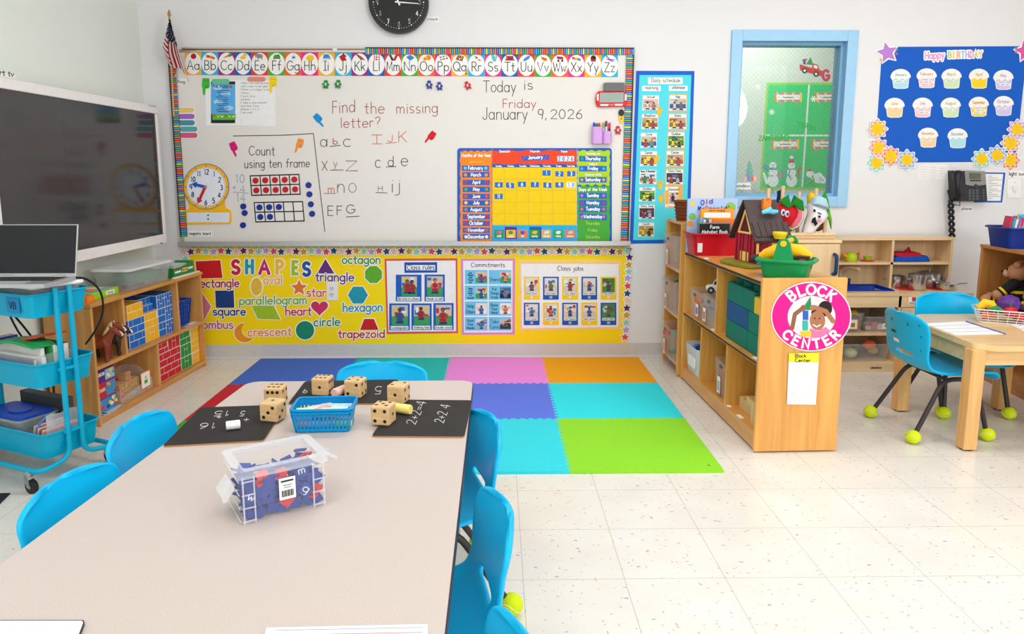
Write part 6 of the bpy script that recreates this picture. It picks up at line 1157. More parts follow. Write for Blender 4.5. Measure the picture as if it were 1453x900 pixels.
def make_chair(zs, label):
    t = thing('school_chair', label, 'chair', (0, 0, 0), 'blue school chairs with tennis balls on their feet')
    ROWS = [.86*k/30 for k in range(31)]; TH = [8*k for k in range(1, 11)]
    def sec(v, wf, s):
        x, z = lerp_list(PRO, v); w = lerp_list(HWD, v)*wf; back = max(0, (v-.55)/.45)
        return Vector((x+.03*s*s*wf*min(1, back*1.6), s*w, (z+.012*s*s*(1-back))*zs))
    def fn(u, v): return sec(v, 1 if v < .86 else max(.3, math.cos(math.asin(min(.98, (v-.86)/.14)))**.55), u*2-1)
    NU = 14; rows = [(v, 1) for v in ROWS]+[(.86+.14*math.sin(math.radians(a)), math.cos(math.radians(a))**.55) for a in TH]
    # the front lip of the seat is rounded in the same way
    rows = [(.0+.02*(1-math.cos(math.radians(a))), .8+.2*math.sin(math.radians(a))**.6) for a in (8, 30, 60)]+rows[2:]
    vs = [sec(v, wf, i/NU*2-1) for v, wf in rows for i in range(NU+1)]
    b = MB(); b.add(vs, [(j*(NU+1)+i, j*(NU+1)+i+1, (j+1)*(NU+1)+i+1, (j+1)*(NU+1)+i) for j in range(len(rows)-1) for i in range(NU) if not (4 <= i <= 9 and .63 < rows[j][0] < .65)], CHB)
    b.build('seat_shell', t, local=True, smooth=60, recalc=False, mods=[('SOLIDIFY', {'thickness': .014, 'offset': 0}), ('SUBSURF', {'levels': 1, 'render_levels': 2})])
    for s in (-1, 1):
        b = MB(); b.tube(bend([(-.186, .172*s, .03), (-.045, .135*s, .283*zs), (.105, .135*s, .283*zs), (.164, .158*s, .03)], .05), .0105, CHG, 10); b.build('leg_frame', t, local=True, smooth=60)
        for x, y, nm in ((-.19, .175*s, 'r'), (.166, .16*s, 'f')):
            b = MB(); b.ball((x, y, .031), .033, BALL, 12, (1, 1, .93)); o = b.build('tennis_ball', t, local=True, smooth=80)
            b = MB(); b.tube([(x+.0335*math.cos(a)*math.cos(.5*math.sin(2*a)), y+.0335*math.sin(a)*math.cos(.5*math.sin(2*a)), .031+.031*math.sin(.5*math.sin(2*a))) for a in [2*PI*k/24 for k in range(24)]], .0012, col((236, 240, 200)), 4, closed=True); b.build('seam', o, local=True)
    b = MB()
    for x in (-.04, .1): b.tube([(x, -.135, .285*zs), (x, .135, .285*zs)], .008, CHG, 8)
    b.build('cross_bar', t, local=True)
    def onback(u, v, off): p = fn(u, v); n = (fn(u+.01, v)-p).cross(fn(u, v+.01)-p).normalized(); n = n if n.x < 0 else -n; return p+n*off
    b = MB(); b.add([onback(.3+.4*k, v, .0085) for k, v in ((0, .86), (1, .86), (1, .885), (0, .885))], [(0, 1, 2, 3)], col((0, 112, 158), .4))  # flat darker blue patches paint the shade of moulded recesses and dimples
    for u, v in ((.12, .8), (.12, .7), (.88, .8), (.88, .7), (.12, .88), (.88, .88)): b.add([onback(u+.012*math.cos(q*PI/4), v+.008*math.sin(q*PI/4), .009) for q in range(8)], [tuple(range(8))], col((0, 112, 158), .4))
    b.build('recess_shade', t, local=True, label='shade of the backrest recesses painted as darker blue patches', kind='thing')
    b = MB(); b.add([onback(.62+.12*k, v, .009) for k, v in ((0, .775), (1, .775), (1, .792), (0, .792))], [(0, 1, 2, 3)], col((46, 44, 44))); b.build('maker_plate', t, local=True)
    b = MB(); b.add([onback(.56+.14*k, v, .009) for k, v in ((0, .71), (1, .71), (1, .735), (0, .735))], [(0, 1, 2, 3)], col((236, 236, 234))); b.build('sticker', t, local=True, label='white sticker')
    return t
low = make_chair(.88, 'blue school chair at the front table left side, nearer the cart casters')
def put(o, x, y, deg): o.location = (x, y, 0); o.rotation_euler = (0, 0, math.radians(deg)); return o
put(low, -.86, 1.99, -4)
put(copy_thing(low, (0, 0, 0), label='blue school chair at the front table left side, closest to the camera'), -.83, 1.585, -6)
put(copy_thing(low, (0, 0, 0), label='blue school chair behind the far end of the front table'), -.432, 2.455, -92)
put(copy_thing(low, (0, 0, 0), label='farthest blue school chair on the right side of the front table'), -.193, 1.955, 196)
put(copy_thing(low, (0, 0, 0), label='middle blue school chair on the right side of the front table'), -.168, 1.42, 190)
put(copy_thing(low, (0, 0, 0), label='nearest blue school chair on the right side of the front table, cut by the frame'), -.14, .955, 189)
# ------------------------------------------------------------------ things on the table
def TD(z=TT): return WD(2, z, 1).z(220, 500, .3166)
def gtext(b, t, x, y, ex, ey, w, m, off):
    """lettering on a board seen at any turn: ex, ey = the writing's own across and up directions"""
    st, ww = text_strokes(t)
    for q in st: b.stroke([(x+ex[0]*a+ey[0]*c, y+ex[1]*a+ey[1]*c) for a, c in q], w, m, off)
BBK = mat('chalkboard_black', (46, 43, 42), .75, var=.25, scale=14); CHK = (226, 222, 216)
def chalkboard(pts, lab, writing):
    t = thing('chalkboard', lab, 'chalkboard', TD().p(sum(p[0] for p in pts)/4, sum(p[1] for p in pts)/4, 0), 'small chalkboards on the front table')
    q = [tuple(v) for v in rpoly(pts, 14)]
    b = TD(); b.slab(q, col((176, 130, 84), .6), 0, .0045); b.build('board', t, label='brown board edge')
    b = TD(); b.poly(q, BBK, .0048); b.build('slate_face', t)
    b = TD()
    for a in writing: gtext(b, *a[:5], 2.2, CHK, .0051)
    b.build('chalk_writing', t)
chalkboard([(205, 247), (590, 234), (487, 395), (33, 420)], 'black chalkboard at the left of the table with chalk sums', [('15', 340, 262, (-70, 2), (-8, 22)), ('+', 425, 292, (-50, 2), (-8, 26)), ('5', 408, 263, (-40, 2), (-8, 22)), ('16', 280, 316, (-75, 3), (-8, 24)), ('+', 300, 282, (-40, 2), (-8, 22))])
chalkboard([(672, 130), (1092, 121), (1035, 229), (596, 230)], 'black chalkboard at the far end of the table behind the chalk basket', [('9', 690, 165, (-40, 1), (-10, 18)), ('5', 1020, 152, (-60, 3), (-4, 34))])
chalkboard([(1085, 212), (1421, 215), (1386, 378), (970, 375)], 'black chalkboard at the right of the table with the sum written sideways', [('2+2=4', 1165, 325, (16, -32), (-42, -6)), ('2+2 4', 1292, 318, (10, -26), (-42, -6))])
DW = wood('dice_wood', (232, 198, 148), (212, 170, 114), 'X', 3, .45); PIP = col((34, 28, 26), .5)
PIPS = {1: [(0, 0)], 2: [(-1, -1), (1, 1)], 3: [(-1, -1), (0, 0), (1, 1)], 4: [(-1, -1), (1, -1), (-1, 1), (1, 1)], 5: [(-1, -1), (1, -1), (-1, 1), (1, 1), (0, 0)], 6: [(-1, -1), (0, -1), (1, -1), (-1, 1), (0, 1), (1, 1)]}
def die(x, y, deg, faces, lab, s=.056, z0=TT+.0002):
    T = Matrix.Translation((x, y, z0)) @ Matrix.Rotation(math.radians(deg), 4, 'Z'); h = s/2
    t = thing('wooden_die', lab, 'die', (x, y, z0), 'large wooden dice on the table')
    b = MB(); b.T = T; b.box(-h, -h, 0, h, h, s, DW); b.build('cube', t, bevel=.005)
    b = MB(); b.T = T; e = h+.0004
    for (n, a) in zip(faces, ('top', 'front', 'right', 'left')):
        for px, py in PIPS[n]:
            px, py = px*s*.26, py*s*.26; c = [(px+.0052*math.cos(k*PI/5), py+.0052*math.sin(k*PI/5)) for k in range(10)]
            b.add([{'top': (u, v, s+.0004), 'front': (u, -e, h+v), 'right': (e, u, h+v), 'left': (-e, u, h+v)}[a] for u, v in c], [tuple(range(10))], PIP)
    b.build('pips', t, label='black pips')
def tp(x, y, z=TT): return on(2, z, x, y)
for px, py, dg, fc, lab in ((392, 572.5, -3, (6, 6, 4, 3), 'wooden die standing behind another at the left, six pips on top'), (388.5, 595, -14, (1, 3, 3, 2), 'wooden die at the corner of the left chalkboard showing three pips'), (458.5, 558.5, -8, (6, 1, 6, 2), 'wooden die at the left of the far chalkboard'), (505, 561.5, -12, (4, 2, 4, 3), 'wooden die behind the right end of the chalk basket'), (566, 569.5, -16, (2, 1, 4, 3), 'wooden die behind the thick yellow chalk'), (544.5, 600, -13, (5, 4, 1, 3), 'wooden die on the right chalkboard showing four pips in front')):
    p = tp(px, py, TT+.005); die(p.x, p.y, dg, fc, lab, z0=TT+.0055 if True else TT)
def chalk(p, q, r, rgb, lab, group=None, name='chalk_stick'):
    p, q = Vector(p), Vector(q); b = MB(); d = (q-p).normalized(); b.tube([p, p+d*.003, q-d*.003, q], [r*.9, r, r, r*.9], mat('chalk_%d_%d_%d' % rgb, rgb, .9, var=.08, scale=90), 12); return b.build(name, label=lab, cat='chalk', group=group, smooth=40)
z1 = lambda x, y, z: on(2, z, 220+.3166*x, 500+.3166*y)
chalk(z1(318, 330, TT+.018), z1(382, 322, TT+.018), .0125, (244, 242, 240), 'thick white chalk lying on the left chalkboard')
chalk(z1(802, 184, TT+.02), z1(850, 164, TT+.02), .0145, (240, 196, 182), 'thick pink chalk between two dice behind the basket'); chalk(z1(1020, 240, TT+.02), z1(1146, 258, TT+.02), .0145, (244, 226, 130), 'thick yellow chalk on the right chalkboard')
# chalk basket
BQ = [z1(610, 268, .567), z1(888, 262, .567), z1(905, 195, .567), z1(632, 203, .567)]
BQ = [v.copy() for v in BQ]; u_ = (BQ[1]-BQ[0]); v_ = (BQ[3]-BQ[0]); cx, cy = sum(v.x for v in BQ)/4, sum(v.y for v in BQ)/4; ang = math.atan2(u_.y, u_.x); hw_, hd = u_.length/2, .058
BT = fr(cx, cy, ang); BM = col((0, 140, 202), .35)
kb = thing('chalk_basket', 'blue slotted plastic basket of chalk sticks on the table', 'basket', (cx, cy, TT))
b = MB(); b.T = BT; r0, r1 = rrect(-hw_, -hd, hw_, hd, .014, 3), rrect(-hw_*.86, -hd*.8, hw_*.86, hd*.8, .012, 3); z0, zt_ = TT+.001, .567
b.prism(r1, z0, z0+.003, BM); b.tube([(x, y, zt_) for x, y in r0], .0042, BM, 6, closed=True); b.tube([(x, y, zt_-.008) for x, y in r0], .0036, BM, 6, closed=True); b.tube([(x*.87, y*.81, z0+.006) for x, y in r0], .0042, BM, 6, closed=True)
def ring(t, k): return [(x*(.86+.14*k), y*(.8+.2*k)) for x, y in t]
n_ = len(r0); lo, hi = ring(r0, .02), ring(r0, .98)
b.add([(x, y, zt_-.02) for x, y in ring(r0, .75)]+[(x, y, zt_) for x, y in r0], [(i, (i+1) % n_, n_+(i+1) % n_, n_+i) for i in range(n_)], BM)
cor = [(-hw_, -hd), (hw_, -hd), (hw_, hd), (-hw_, hd)]
for i in range(4):
    a, c = cor[i], cor[(i+1) % 4]; m = 13 if i % 2 == 0 else 8
    for k in range(m+1):
        t = .04+.92*k/m; x, y = a[0]+(c[0]-a[0])*t, a[1]+(c[1]-a[1])*t; w = .0032
        dx, dy = ((w, 0) if i % 2 == 0 else (0, w))
        b.add([(x*.86-dx, y*.8-dy, z0), (x*.86+dx, y*.8+dy, z0), (x*.97+dx, y*.96+dy, zt_-.012), (x*.97-dx, y*.96-dy, zt_-.012)], [(0, 1, 2, 3)], BM)
b.build('basket_shell', kb, mods=[('SOLIDIFY', {'thickness': .0018})])
for k, (x, y, z, a, l, c, cn) in enumerate(((-.05, -.02, .012, .1, .075, (236, 150, 150), 'coral'), (-.01, -.025, .012, -.1, .08, (150, 190, 235), 'sky blue'), (.045, -.02, .012, .05, .075, (180, 226, 150), 'pale green'), (-.045, .012, .013, -.1, .08, (150, 170, 230), 'periwinkle'), (.04, .015, .013, .15, .08, (236, 190, 200), 'pale rose'), (-.045, -.012, .037, .05, .075, (206, 236, 170), 'light green'), (-.02, .015, .038, .5, .07, (220, 190, 226), 'lilac'), (.0, -.005, .04, .9, .06, (240, 160, 150), 'salmon pink'), (.04, .012, .041, -.05, .09, (170, 206, 240), 'light blue'), (.022, -.022, .038, .0, .085, (228, 236, 170), 'yellow green'), (.062, -.012, .04, -.3, .05, (190, 226, 236), 'ice blue'))):
    T = BT @ Matrix.Translation((x*.72 if abs(x) > .05 else x*.85, y*.8, TT+z+(.012 if k > 4 else 0))) @ Matrix.Rotation(a, 4, 'Z'); chalk(T @ Vector((-l/2, 0, 0)), T @ Vector((l/2, 0, 0)), .011, c, '%s chalk stick %s in the blue basket' % (cn, 'deep down' if k < 5 else 'on top'), 'chalk sticks in the blue basket')
# clear box of letter tiles
XT = fr(-.519, 1.387, math.radians(32)); XU, XV, XH = .178, .132, .115
xb = thing('letter_box', 'clear latched plastic box full of blue letter tiles on the table', 'box', XT @ Vector((XU/2, XV/2, TT)))
CLB = clear('clear_box_plastic', (238, 241, 246), .06, .1); CLR2 = clear('clear_box_ribs', (240, 243, 248), .36, .15)
def XB(): b = MB(); b.T = XT; return b
z = TT+.0005
b = XB(); rshell(b, 0, XU, 0, XV, z, z+XH-.012, CLB, .96, .01, .002); b.build('box_shell', xb, smooth=40)
b = XB()
for x in (.006, .028, XU-.028, XU-.006): b.box(x-.0014, -.0025, z+.002, x+.0014, .001, z+XH-.014, CLR2)
for zz in (.006, .034, .062, .09): b.box(.003, -.0025, z+zz, .03, .0, z+zz+.0025, CLR2); b.box(XU-.03, -.0025, z+zz, XU-.003, .0, z+zz+.0025, CLR2); b.box(-.002, .004, z+zz, .0, XV-.004, z+zz+.0025, CLR2); b.box(XU, .004, z+zz, XU+.002, XV-.004, z+zz+.0025, CLR2)
b.build('ribs', xb)
b = XB(); o = rrect(-.007, -.007, XU+.007, XV+.007, .012); i_ = rrect(.012, .012, XU-.012, XV-.012, .008); n = len(o); zt_ = z+XH
b.add([(x, y, zt_-.016) for x, y in o]+[(x, y, zt_) for x, y in o]+[(x, y, zt_) for x, y in i_]+[(x, y, zt_-.007) for x, y in i_], [(q*n+k, q*n+(k+1) % n, (q+1)*n+(k+1) % n, (q+1)*n+k) for q in range(3) for k in range(n)], CLR2)
b.add([(x, y, zt_-.007) for x, y in i_], [tuple(range(n))], clear('clear_lid_window', (240, 243, 246), .1, .12))
for k in range(1, 5):
    x = XU*k/5
    for y0, y1 in ((-.007, .012), (XV-.012, XV+.007)): b.box(x-.001, y0, zt_, x+.001, y1, zt_+.0018, CLR2)
b.build('lid', xb, smooth=40)
b = XB(); b.prism([(-.01, zt_-.03), (-.03, zt_-.058), (-.028, zt_-.07), (-.022, zt_-.072), (-.004, zt_-.045)], .03, .085, clear('clear_latch', (240, 243, 246), .4), 1); b.build('latch', xb, label='left latch hanging open')
b = XB(); b.prism([(XU+.006, zt_-.012), (XU+.036, zt_-.03), (XU+.038, zt_-.026), (XU+.008, zt_-.004)], .03, .09, clear('clear_latch', (240, 243, 246), .4), 1); b.build('latch', xb, label='right latch sticking out')
b = XB(); b.box(.077, -.0038, z+.036, .111, -.0026, z+.083, (246, 245, 243))
for k in range(12): x = .082+.0021*k; b.box(x, -.0041, z+.042, x+(.0012 if k % 3 else .0017), -.0038, z+.056, BLACK)
b.box(.081, -.0041, z+.074, .107, -.0038, z+.078, (60, 60, 64)); b.box(.085, -.0041, z+.066, .103, -.0038, z+.068, (130, 130, 134)); b.box(.087, -.0041, z+.061, .101, -.0038, z+.063, (150, 150, 154)); b.build('product_label', xb, label='white printed label with a barcode')
r = random.Random(4); TB, TR_ = mat('tile_blue', (34, 62, 150), .5, var=.1), mat('tile_red', (214, 44, 62), .5)
def tile(M_, c, lab, ch=None, s=.021, face=-1):
    t = MB(); t.T = M_; t.box(-s/2, -.0022, -s/2, s/2, .0022, s/2, c)
    if ch:
        st, ww = text_strokes(ch)
        for q_ in st:
            for p, q in zip(q_[:-1], q_[1:]): t.tube([((p[0]/ww-.5)*s*.55, -.0024, (p[1]*.75-.22)*s*.85), ((q[0]/ww-.5)*s*.55, -.0024, (q[1]*.75-.22)*s*.85)], .0012, WHITE, 4, caps=False)
    return t.build('letter_tile', label=lab, cat='letter tile', group=None if ch else ('red letter tiles in the clear box' if c is TR_ else 'blue letter tiles in the clear box'))
nt_ = 0
for lay in range(6):
    for gx in range(6):
        for gy in range(3):
            if r.random() < .12 + (.3 if lay == 5 else 0): continue
            x = .022+gx*.0265+r.uniform(-.003, .003); y = .022+gy*.042+r.uniform(-.004, .004); zz = z+.018+lay*.0132+(.004 if gx in (0, 5) else 0)+r.uniform(0, .003)
            if lay == 5: zz += .002*abs(gx-2.5)
            M_ = XT @ Matrix.Translation((x, y, zz)) @ Matrix.Rotation(r.uniform(0, 6.28), 4, 'Z') @ Matrix.Rotation(r.uniform(.75, 2.2), 4, 'X') @ Matrix.Rotation(r.uniform(-.5, .5), 4, 'Y')
            red = r.random() < .06; tile(M_, TR_ if red else TB, ('plain red' if red else 'plain blue')+' letter tile heaped in the clear box', s=.024); nt_ += 1
for k in range(22):
    x, zz = .02+.0235*(k % 7)+r.uniform(-.003, .003), z+.016+.022*(k//7)+r.uniform(-.003, .003)
    red = k == 13; tile(XT @ Matrix.Translation((x, .013+.002*(k % 2), zz)) @ Matrix.Rotation(r.uniform(-.8, .8), 4, 'Y') @ Matrix.Rotation(r.uniform(-.2, .2), 4, 'X'), TR_ if red else TB, ('plain red' if red else 'plain blue')+' letter tile heaped in the clear box', s=.023)
for x, zz, a, ch, c, lab in ((.135, z+.042, .7, 'g', TB, 'blue tile with a white letter g behind the front of the clear box'), (.128, z+.085, -.15, 'm', TB, 'blue tile with a white letter m high in the clear box'), (.022, z+.052, .5, 'w', TB, 'blue tile with a white letter w at the left of the clear box'), (.095, z+.028, .785, '', TR_, 'red tile standing on its corner under the printed label'), (.06, z+.075, .1, '', TB, 'blue tile flat against the box front, upper left of the label'), (.045, z+.06, -.1, '', TB, 'blue tile flat against the box front, left of the label'), (.152, z+.066, 0, '', TB, 'blue tile flat against the box front at the right rib'), (.085, z+.088, .2, '', TR_, 'red tile at the top front of the clear box')):
    tile(XT @ Matrix.Translation((x, .0085, zz)) @ Matrix.Rotation(a, 4, 'Y'), c, lab, ch or None, s=.027 if ch else .024)
# papers at the near edge
b = TD(); b.z(0, 0, 1); b.slab([tuple(v) for v in rpoly([(-60, 880), (121, 880), (104, 925), (-80, 925)], 5)], col((52, 42, 46), .5), 0, .005); b.slab([tuple(v) for v in rpoly([(-60, 881), (119, 881), (102, 925), (-80, 925)], 5)], WHITE, .005, .0056); b.build('dry_erase_board', label='white dry erase board with dark edge at the bottom left corner', cat='writing board')
b = TD(); b.z(0, 0, 1); b.slab([(378, 891), (607, 886), (606, 940), (366, 940)], col((246, 244, 244), .5), 0, .003)
for k in range(6): b.stroke([(392, 894.5+7*k), (600, 890.5+7*k)], .8, (214, 120, 130) if k % 2 else (150, 170, 210), .0034, False)
b.build('ruled_board', label='white ruled handwriting board at the near edge of the table', cat='writing board')
# ================================================================== block shelf, play kitchen, right table
MPL = wood('maple_upright', (236, 176, 90), (214, 148, 66), 'Z', 1, .3); MPH = wood('maple_board', (232, 170, 84), (208, 142, 62), 'Y', 1, .3)
AT = fr(1.113, 2.977, math.radians(1.66)); AW, AL = .366, 1.145
def AB(): b = MB(); b.T = AT; return b
bs = thing('block_shelf', 'maple storage shelf with the round pink block center sign on its end', 'shelf', AT @ Vector((AW/2, AL/2, 0)))
b = AB(); b.box(0, 0, .006, AW, .02, .768, MPL); b.build('end_panel', bs, bevel=.004, label='wide end panel facing the table'); b = AB(); b.box(0, AL-.02, .006, AW, AL, .768, MPL); b.build('end_panel', bs, bevel=.004)
b = AB(); b.box(.0, .02, .736, AW, AL-.02, .754, MPH); b.box(-.002, .02, .739, .0, AL-.02, .751, (52, 44, 40)); b.build('top_board', bs)
b = AB(); b.box(.004, .02, .385, AW, AL-.02, .403, MPH); b.box(.002, .02, .389, .004, AL-.02, .399, (70, 54, 44)); b.build('shelf_board', bs); b = AB(); b.box(.004, .02, .07, AW, AL-.02, .086, MPH); b.build('bottom_board', bs); b = AB(); b.box(.006, .02, .012, .022, AL-.02, .07, MPH); b.build('plinth', bs)
b = AB(); b.box(AW-.008, .02, .02, AW-.002, AL-.02, .736, MPL); b.build('back_panel', bs)
for y, z0, z1 in ((.585, .403, .736), (.80, .086, .385), (.40, .086, .385)): b = AB(); b.box(.006, y-.009, z0, AW-.008, y+.009, z1, MPL); b.build('divider', bs)
for x in (.03, AW-.03):
    for y in (.03, AL-.03): b = AB(); b.cyl((x, y, 0), (x, y, .008), .014, col((210, 206, 200)), n=10); b.build('glide', bs)
# round sign and card on the end panel
def EP(): return WD(1, 2.9765, -1)
sg = thing('round_sign', 'round pink sign reading BLOCK CENTER with a photo of a child stacking blocks', 'sign', on(1, 2.975, 1151, 497))
b = EP(); b.slab(ell(1151, 449.5, 57, 49.5, 48), WHITE, 0, .001); b.poly(ell(1151, 449.5, 55.5, 48, 48), (228, 18, 142), .0014); b.build('disc', sg)
b = EP()
def ring_text(t, a0, a1, rx, ry, h, flip):
    n = len(t)
    for k, ch in enumerate(t):
        a = math.radians(a0+(a1-a0)*k/(n-1)); cx, cy = 1151+rx*math.cos(a), 449.5-ry*math.sin(a); o = (math.cos(a), -math.sin(a)); up = o if not flip else (-o[0], -o[1]); ex = (-up[1], up[0])
        st, ww = text_strokes(ch); w_ = h*.78*(ww/.62 if ww > .62 or ww < .4 else 1)*.95
        for q in st: b.stroke([(cx+ex[0]*(p[0]/ww-.5)*w_+up[0]*(p[1]-.5)*h, cy+ex[1]*(p[0]/ww-.5)*w_+up[1]*(p[1]-.5)*h) for p in q], 3.4, WHITE, .0018)
ring_text('BLOCK', 129, 51, 45, 38.5, 13.5, False); ring_text('CENTER', 222, 318, 45, 38.5, 12.5, True)
b.build('lettering', sg, label='white capital letters')
b = EP(); b.poly(ell(1151.5, 450, 34, 30, 36), (226, 224, 224), .0016); S1, S2 = (150, 96, 66), (176, 118, 84)
b.poly([(1117.6, 452), (1126, 428), (1140, 424), (1140, 470), (1126, 470)], (236, 234, 232), .0018)
b.poly(ell(1171, 438, 10, 11, 16), (34, 28, 28), .0020); b.poly(ell(1160, 455, 11, 14, 18), S2, .0022); b.poly(ell(1162, 444, 11, 7, 14), (40, 32, 32), .0021)
b.poly([(1146, 478), (1150, 466), (1160, 470), (1172, 464), (1178, 470), (1168, 478), (1157, 480)], (238, 120, 170), .0023)
b.stroke([(1124, 466), (1128, 446), (1141, 436)], 6, S1, .0024); b.stroke([(1182, 456), (1172, 442), (1155, 436)], 6.5, S2, .0025)
for x, y, w, h, c in ((1139, 441, 8, 13, (40, 100, 190)), (1138.5, 455, 8, 14, (60, 180, 170)), (1136, 470, 15, 8, (230, 200, 50))): b.rect(x, y, x+w, y+h, c, .0028)
b.poly([(1138, 440), (1152, 440), (1150, 421)], (30, 140, 90), .0029); b.disc(1140, 437, 4, S1, .003); b.disc(1153, 437, 4, S2, .003)
for dx in (-3, 4): b.disc(1159+dx, 452, 1.2, BLACK, .0026, n=8)
b.stroke([(1154, 461), (1159, 464), (1164, 461)], 1.6, WHITE, .0026); b.build('photo', sg)
cd_ = thing('choice_card', 'white card with yellow heading Block Center below the round sign', 'card', on(1, 2.975, 1138, 574))
b = EP(); b.slab([(1119.5, 501.5), (1162.5, 500.5), (1157.5, 574.5), (1116.5, 574)], (244, 242, 246), 0, .001); b.poly([(1119.5, 501.5), (1162.5, 500.5), (1161.3, 514.5), (1119, 514)], (246, 226, 40), .0013); b.text('Block', 1128, 507.5, 1144, 5, .9, BLACK, .0017, caps=False); b.text('Center', 1128, 514, 1150, 5, .9, BLACK, .0017, caps=False)
for x, y in ((1124, 521), (1147, 521), (1123, 555), (1145, 555)): b.rect(x, y, x+6.5, y+10, (238, 228, 224), .0015)
b.build('sheet', cd_)
# giant blocks in the upper right bay
BKG, BKB, BKY = mat('block_green_foam', (8, 118, 102), .7, var=.1, scale=200), mat('block_blue_foam', (22, 84, 140), .7, var=.12, scale=200), mat('block_yellow_foam', (238, 186, 40), .7, var=.08, scale=200)
def bigblock(y0, y1, z0, m, lab, x0=.03, x1=.28, h=.092, studs=False):
    t = thing('giant_block', lab, 'toy block', AT @ Vector(((x0+x1)/2, (y0+y1)/2, z0)), 'giant building blocks in the upper shelf bay')
    b = AB(); b.box(x0, y0, z0, x1, y1, z0+h, m); b.build('block_body', t, bevel=.004)
    n = max(1, round((y1-y0)/.095))
    for k in range(n):
        for x in (x0+.06, x0+.17):
            if not studs: continue
            b = AB(); y = y0+(k+.5)*(y1-y0)/n; b.lathe([(.034, 0), (.034, .02), (.031, .024)], m, (x, y, z0+h), 18); b.build('stud', t, smooth=40)
bigblock(.22, .50, .4035, BKG, 'large green giant block at the bottom left'); bigblock(.03, .215, .4035, BKG, 'green giant block at the bottom near the end panel')
bigblock(.22, .50, .4965, BKB, 'large blue giant block in the middle row'); bigblock(.03, .215, .4965, BKG, 'green giant block in the middle row near the end panel')
bigblock(.30, .50, .5895, BKG, 'large green giant block at the top left with studs', studs=True); bigblock(.16, .295, .5895, BKG, 'smaller green giant block at the top with studs', studs=True); bigblock(.03, .155, .5895, BKY, 'yellow giant block at the top near the end panel', h=.075, studs=True)
# clear bins with picture cards
CLP = clear('clear_toy_bin', (226, 230, 232), .13); PIPC = [(220, 50, 40), (40, 150, 70), (30, 100, 200), (245, 190, 30), (230, 110, 40), (20, 70, 160)]
def toybin(T, x0, y0, z0, w, d, h, lab, pc, toys, group, short, nm='toy_bin', cardy=.5, seed=0, handle=True):
    """front of the bin looks along -x; y runs across its front"""
    t = thing(nm, lab, 'toy bin', T @ Vector((x0+d/2, y0+w/2, z0)), group)
    b = MB(); b.T = T; rshell(b, x0, x0+d, y0, y0+w, z0, z0+h, CLP, .92, .012, .003); b.build('bin_shell', t, smooth=40)
    if handle: b = MB(); b.T = T; yc = y0+w*.5; b.prism([(yc+.022*math.cos(a), z0+h-.025+.009*math.sin(a)) for a in [PI*k/8 for k in range(16)]], x0+.001, x0-.0015, col((120, 84, 60), .5), 0); b.build('hand_hole', t)
    b = MB(); b.T = T; cy, ch = y0+w*cardy, h*.5; xf = x0+.004; b.box(xf-.0045, cy-.026, z0+.014, xf-.0035, cy+.026, z0+.014+ch, (214, 60, 60)); b.box(xf-.005, cy-.022, z0+.018, xf-.0044, cy+.022, z0+.010+ch, (246, 244, 240)); b.box(xf-.0056, cy-.014, z0+.03, xf-.005, cy+.014, z0+.01+ch*.75, pc); b.build('picture_card', t)
    r = random.Random(seed)
    for k in range(toys):
        c = PIPC[(k+seed) % 6]; s = r.uniform(.016, .026); x, y, z = x0+.022+r.random()*(d-.05), y0+.024+r.random()*(w-.05), z0+.02+(h-.02)*k/max(toys, 1)
        b = MB(); b.T = T @ Matrix.Translation((x, y, z)) @ Matrix.Rotation(r.uniform(0, 3), 4, 'Z')
        if k % 3 == 0: b.box(-s, -s*.5, -s*.5, s, s*.5, s*.5, col(c, .35)); b.cyl((-s*.5, 0, s*.5), (-s*.5, 0, s*.7), s*.3, col(c, .35), n=10); b.cyl((s*.5, 0, s*.5), (s*.5, 0, s*.7), s*.3, col(c, .35), n=10)
        elif k % 3 == 1: b.tube([(-s*1.3, 0, 0), (0, s*.6, 0), (s*1.3, 0, .005)], s*.35, col(c, .35), 8)
        else: b.prism([(s*math.cos(a), s*math.sin(a)) for a in [PI*q/4 for q in range(8)]], -s*.4, s*.4, col(c, .35))
        b.build('toy_piece', label='small coloured plastic toy piece inside the %s' % short, cat='toy', group='toys inside the %s' % short)
G5 = 'clear toy bins with picture cards'
toybin(AT, .012, .84, .4035, .235, .26, .155, 'clear bin at the far end of the upper shelf bay, farther of the pair', (90, 130, 180), 5, G5, 'far bin of the upper shelf bay', seed=1, cardy=.3)
toybin(AT, .012, .602, .4035, .23, .26, .16, 'clear bin under the toy truck, nearer of the pair', (200, 120, 60), 5, G5, 'bin under the toy truck', seed=2, cardy=.78)
toybin(AT, .05, .602, .567, .115, .16, .12, 'small clear bin stacked above the pair beside the toy truck', (120, 150, 190), 0, G5, '', seed=3, handle=False)
tk = thing('toy_truck', 'white toy truck standing on the clear bins', 'toy truck', AT @ Vector((.09, .77, .566))); TT_ = AT @ Matrix.Translation((.1, .8, .568)) @ Matrix.Rotation(2.7, 4, 'Z')
b = MB(); b.T = TT_; b.prism([(-.07, .016), (.07, .016), (.074, .04), (.04, .046), (.028, .074), (-.02, .076), (-.024, .05), (-.07, .05)], -.028, .028, col((238, 236, 230), .3), 1); b.build('truck_body', tk, bevel=.004)
b = MB(); b.T = TT_; b.prism([(.024, .048), (.034, .05), (.026, .068), (-.012, .07), (-.014, .05)], -.0288, .0288, BLACK, 1); b.build('windows', tk)
for x in (-.045, .045):
    for y in (-1, 1): b = MB(); b.T = TT_; b.cyl((x, y*.022, .018), (x, y*.034, .018), .018, BLACK, n=16); b.cyl((x, y*.034, .018), (x, y*.0345, .018), .008, (180, 180, 180), n=10); b.build('wheel', tk, smooth=40)
bk2 = thing('toy_bucket', 'white label clear bucket of toy cars in the lower far bay', 'bucket', AT @ Vector((.1, .96, .087)))
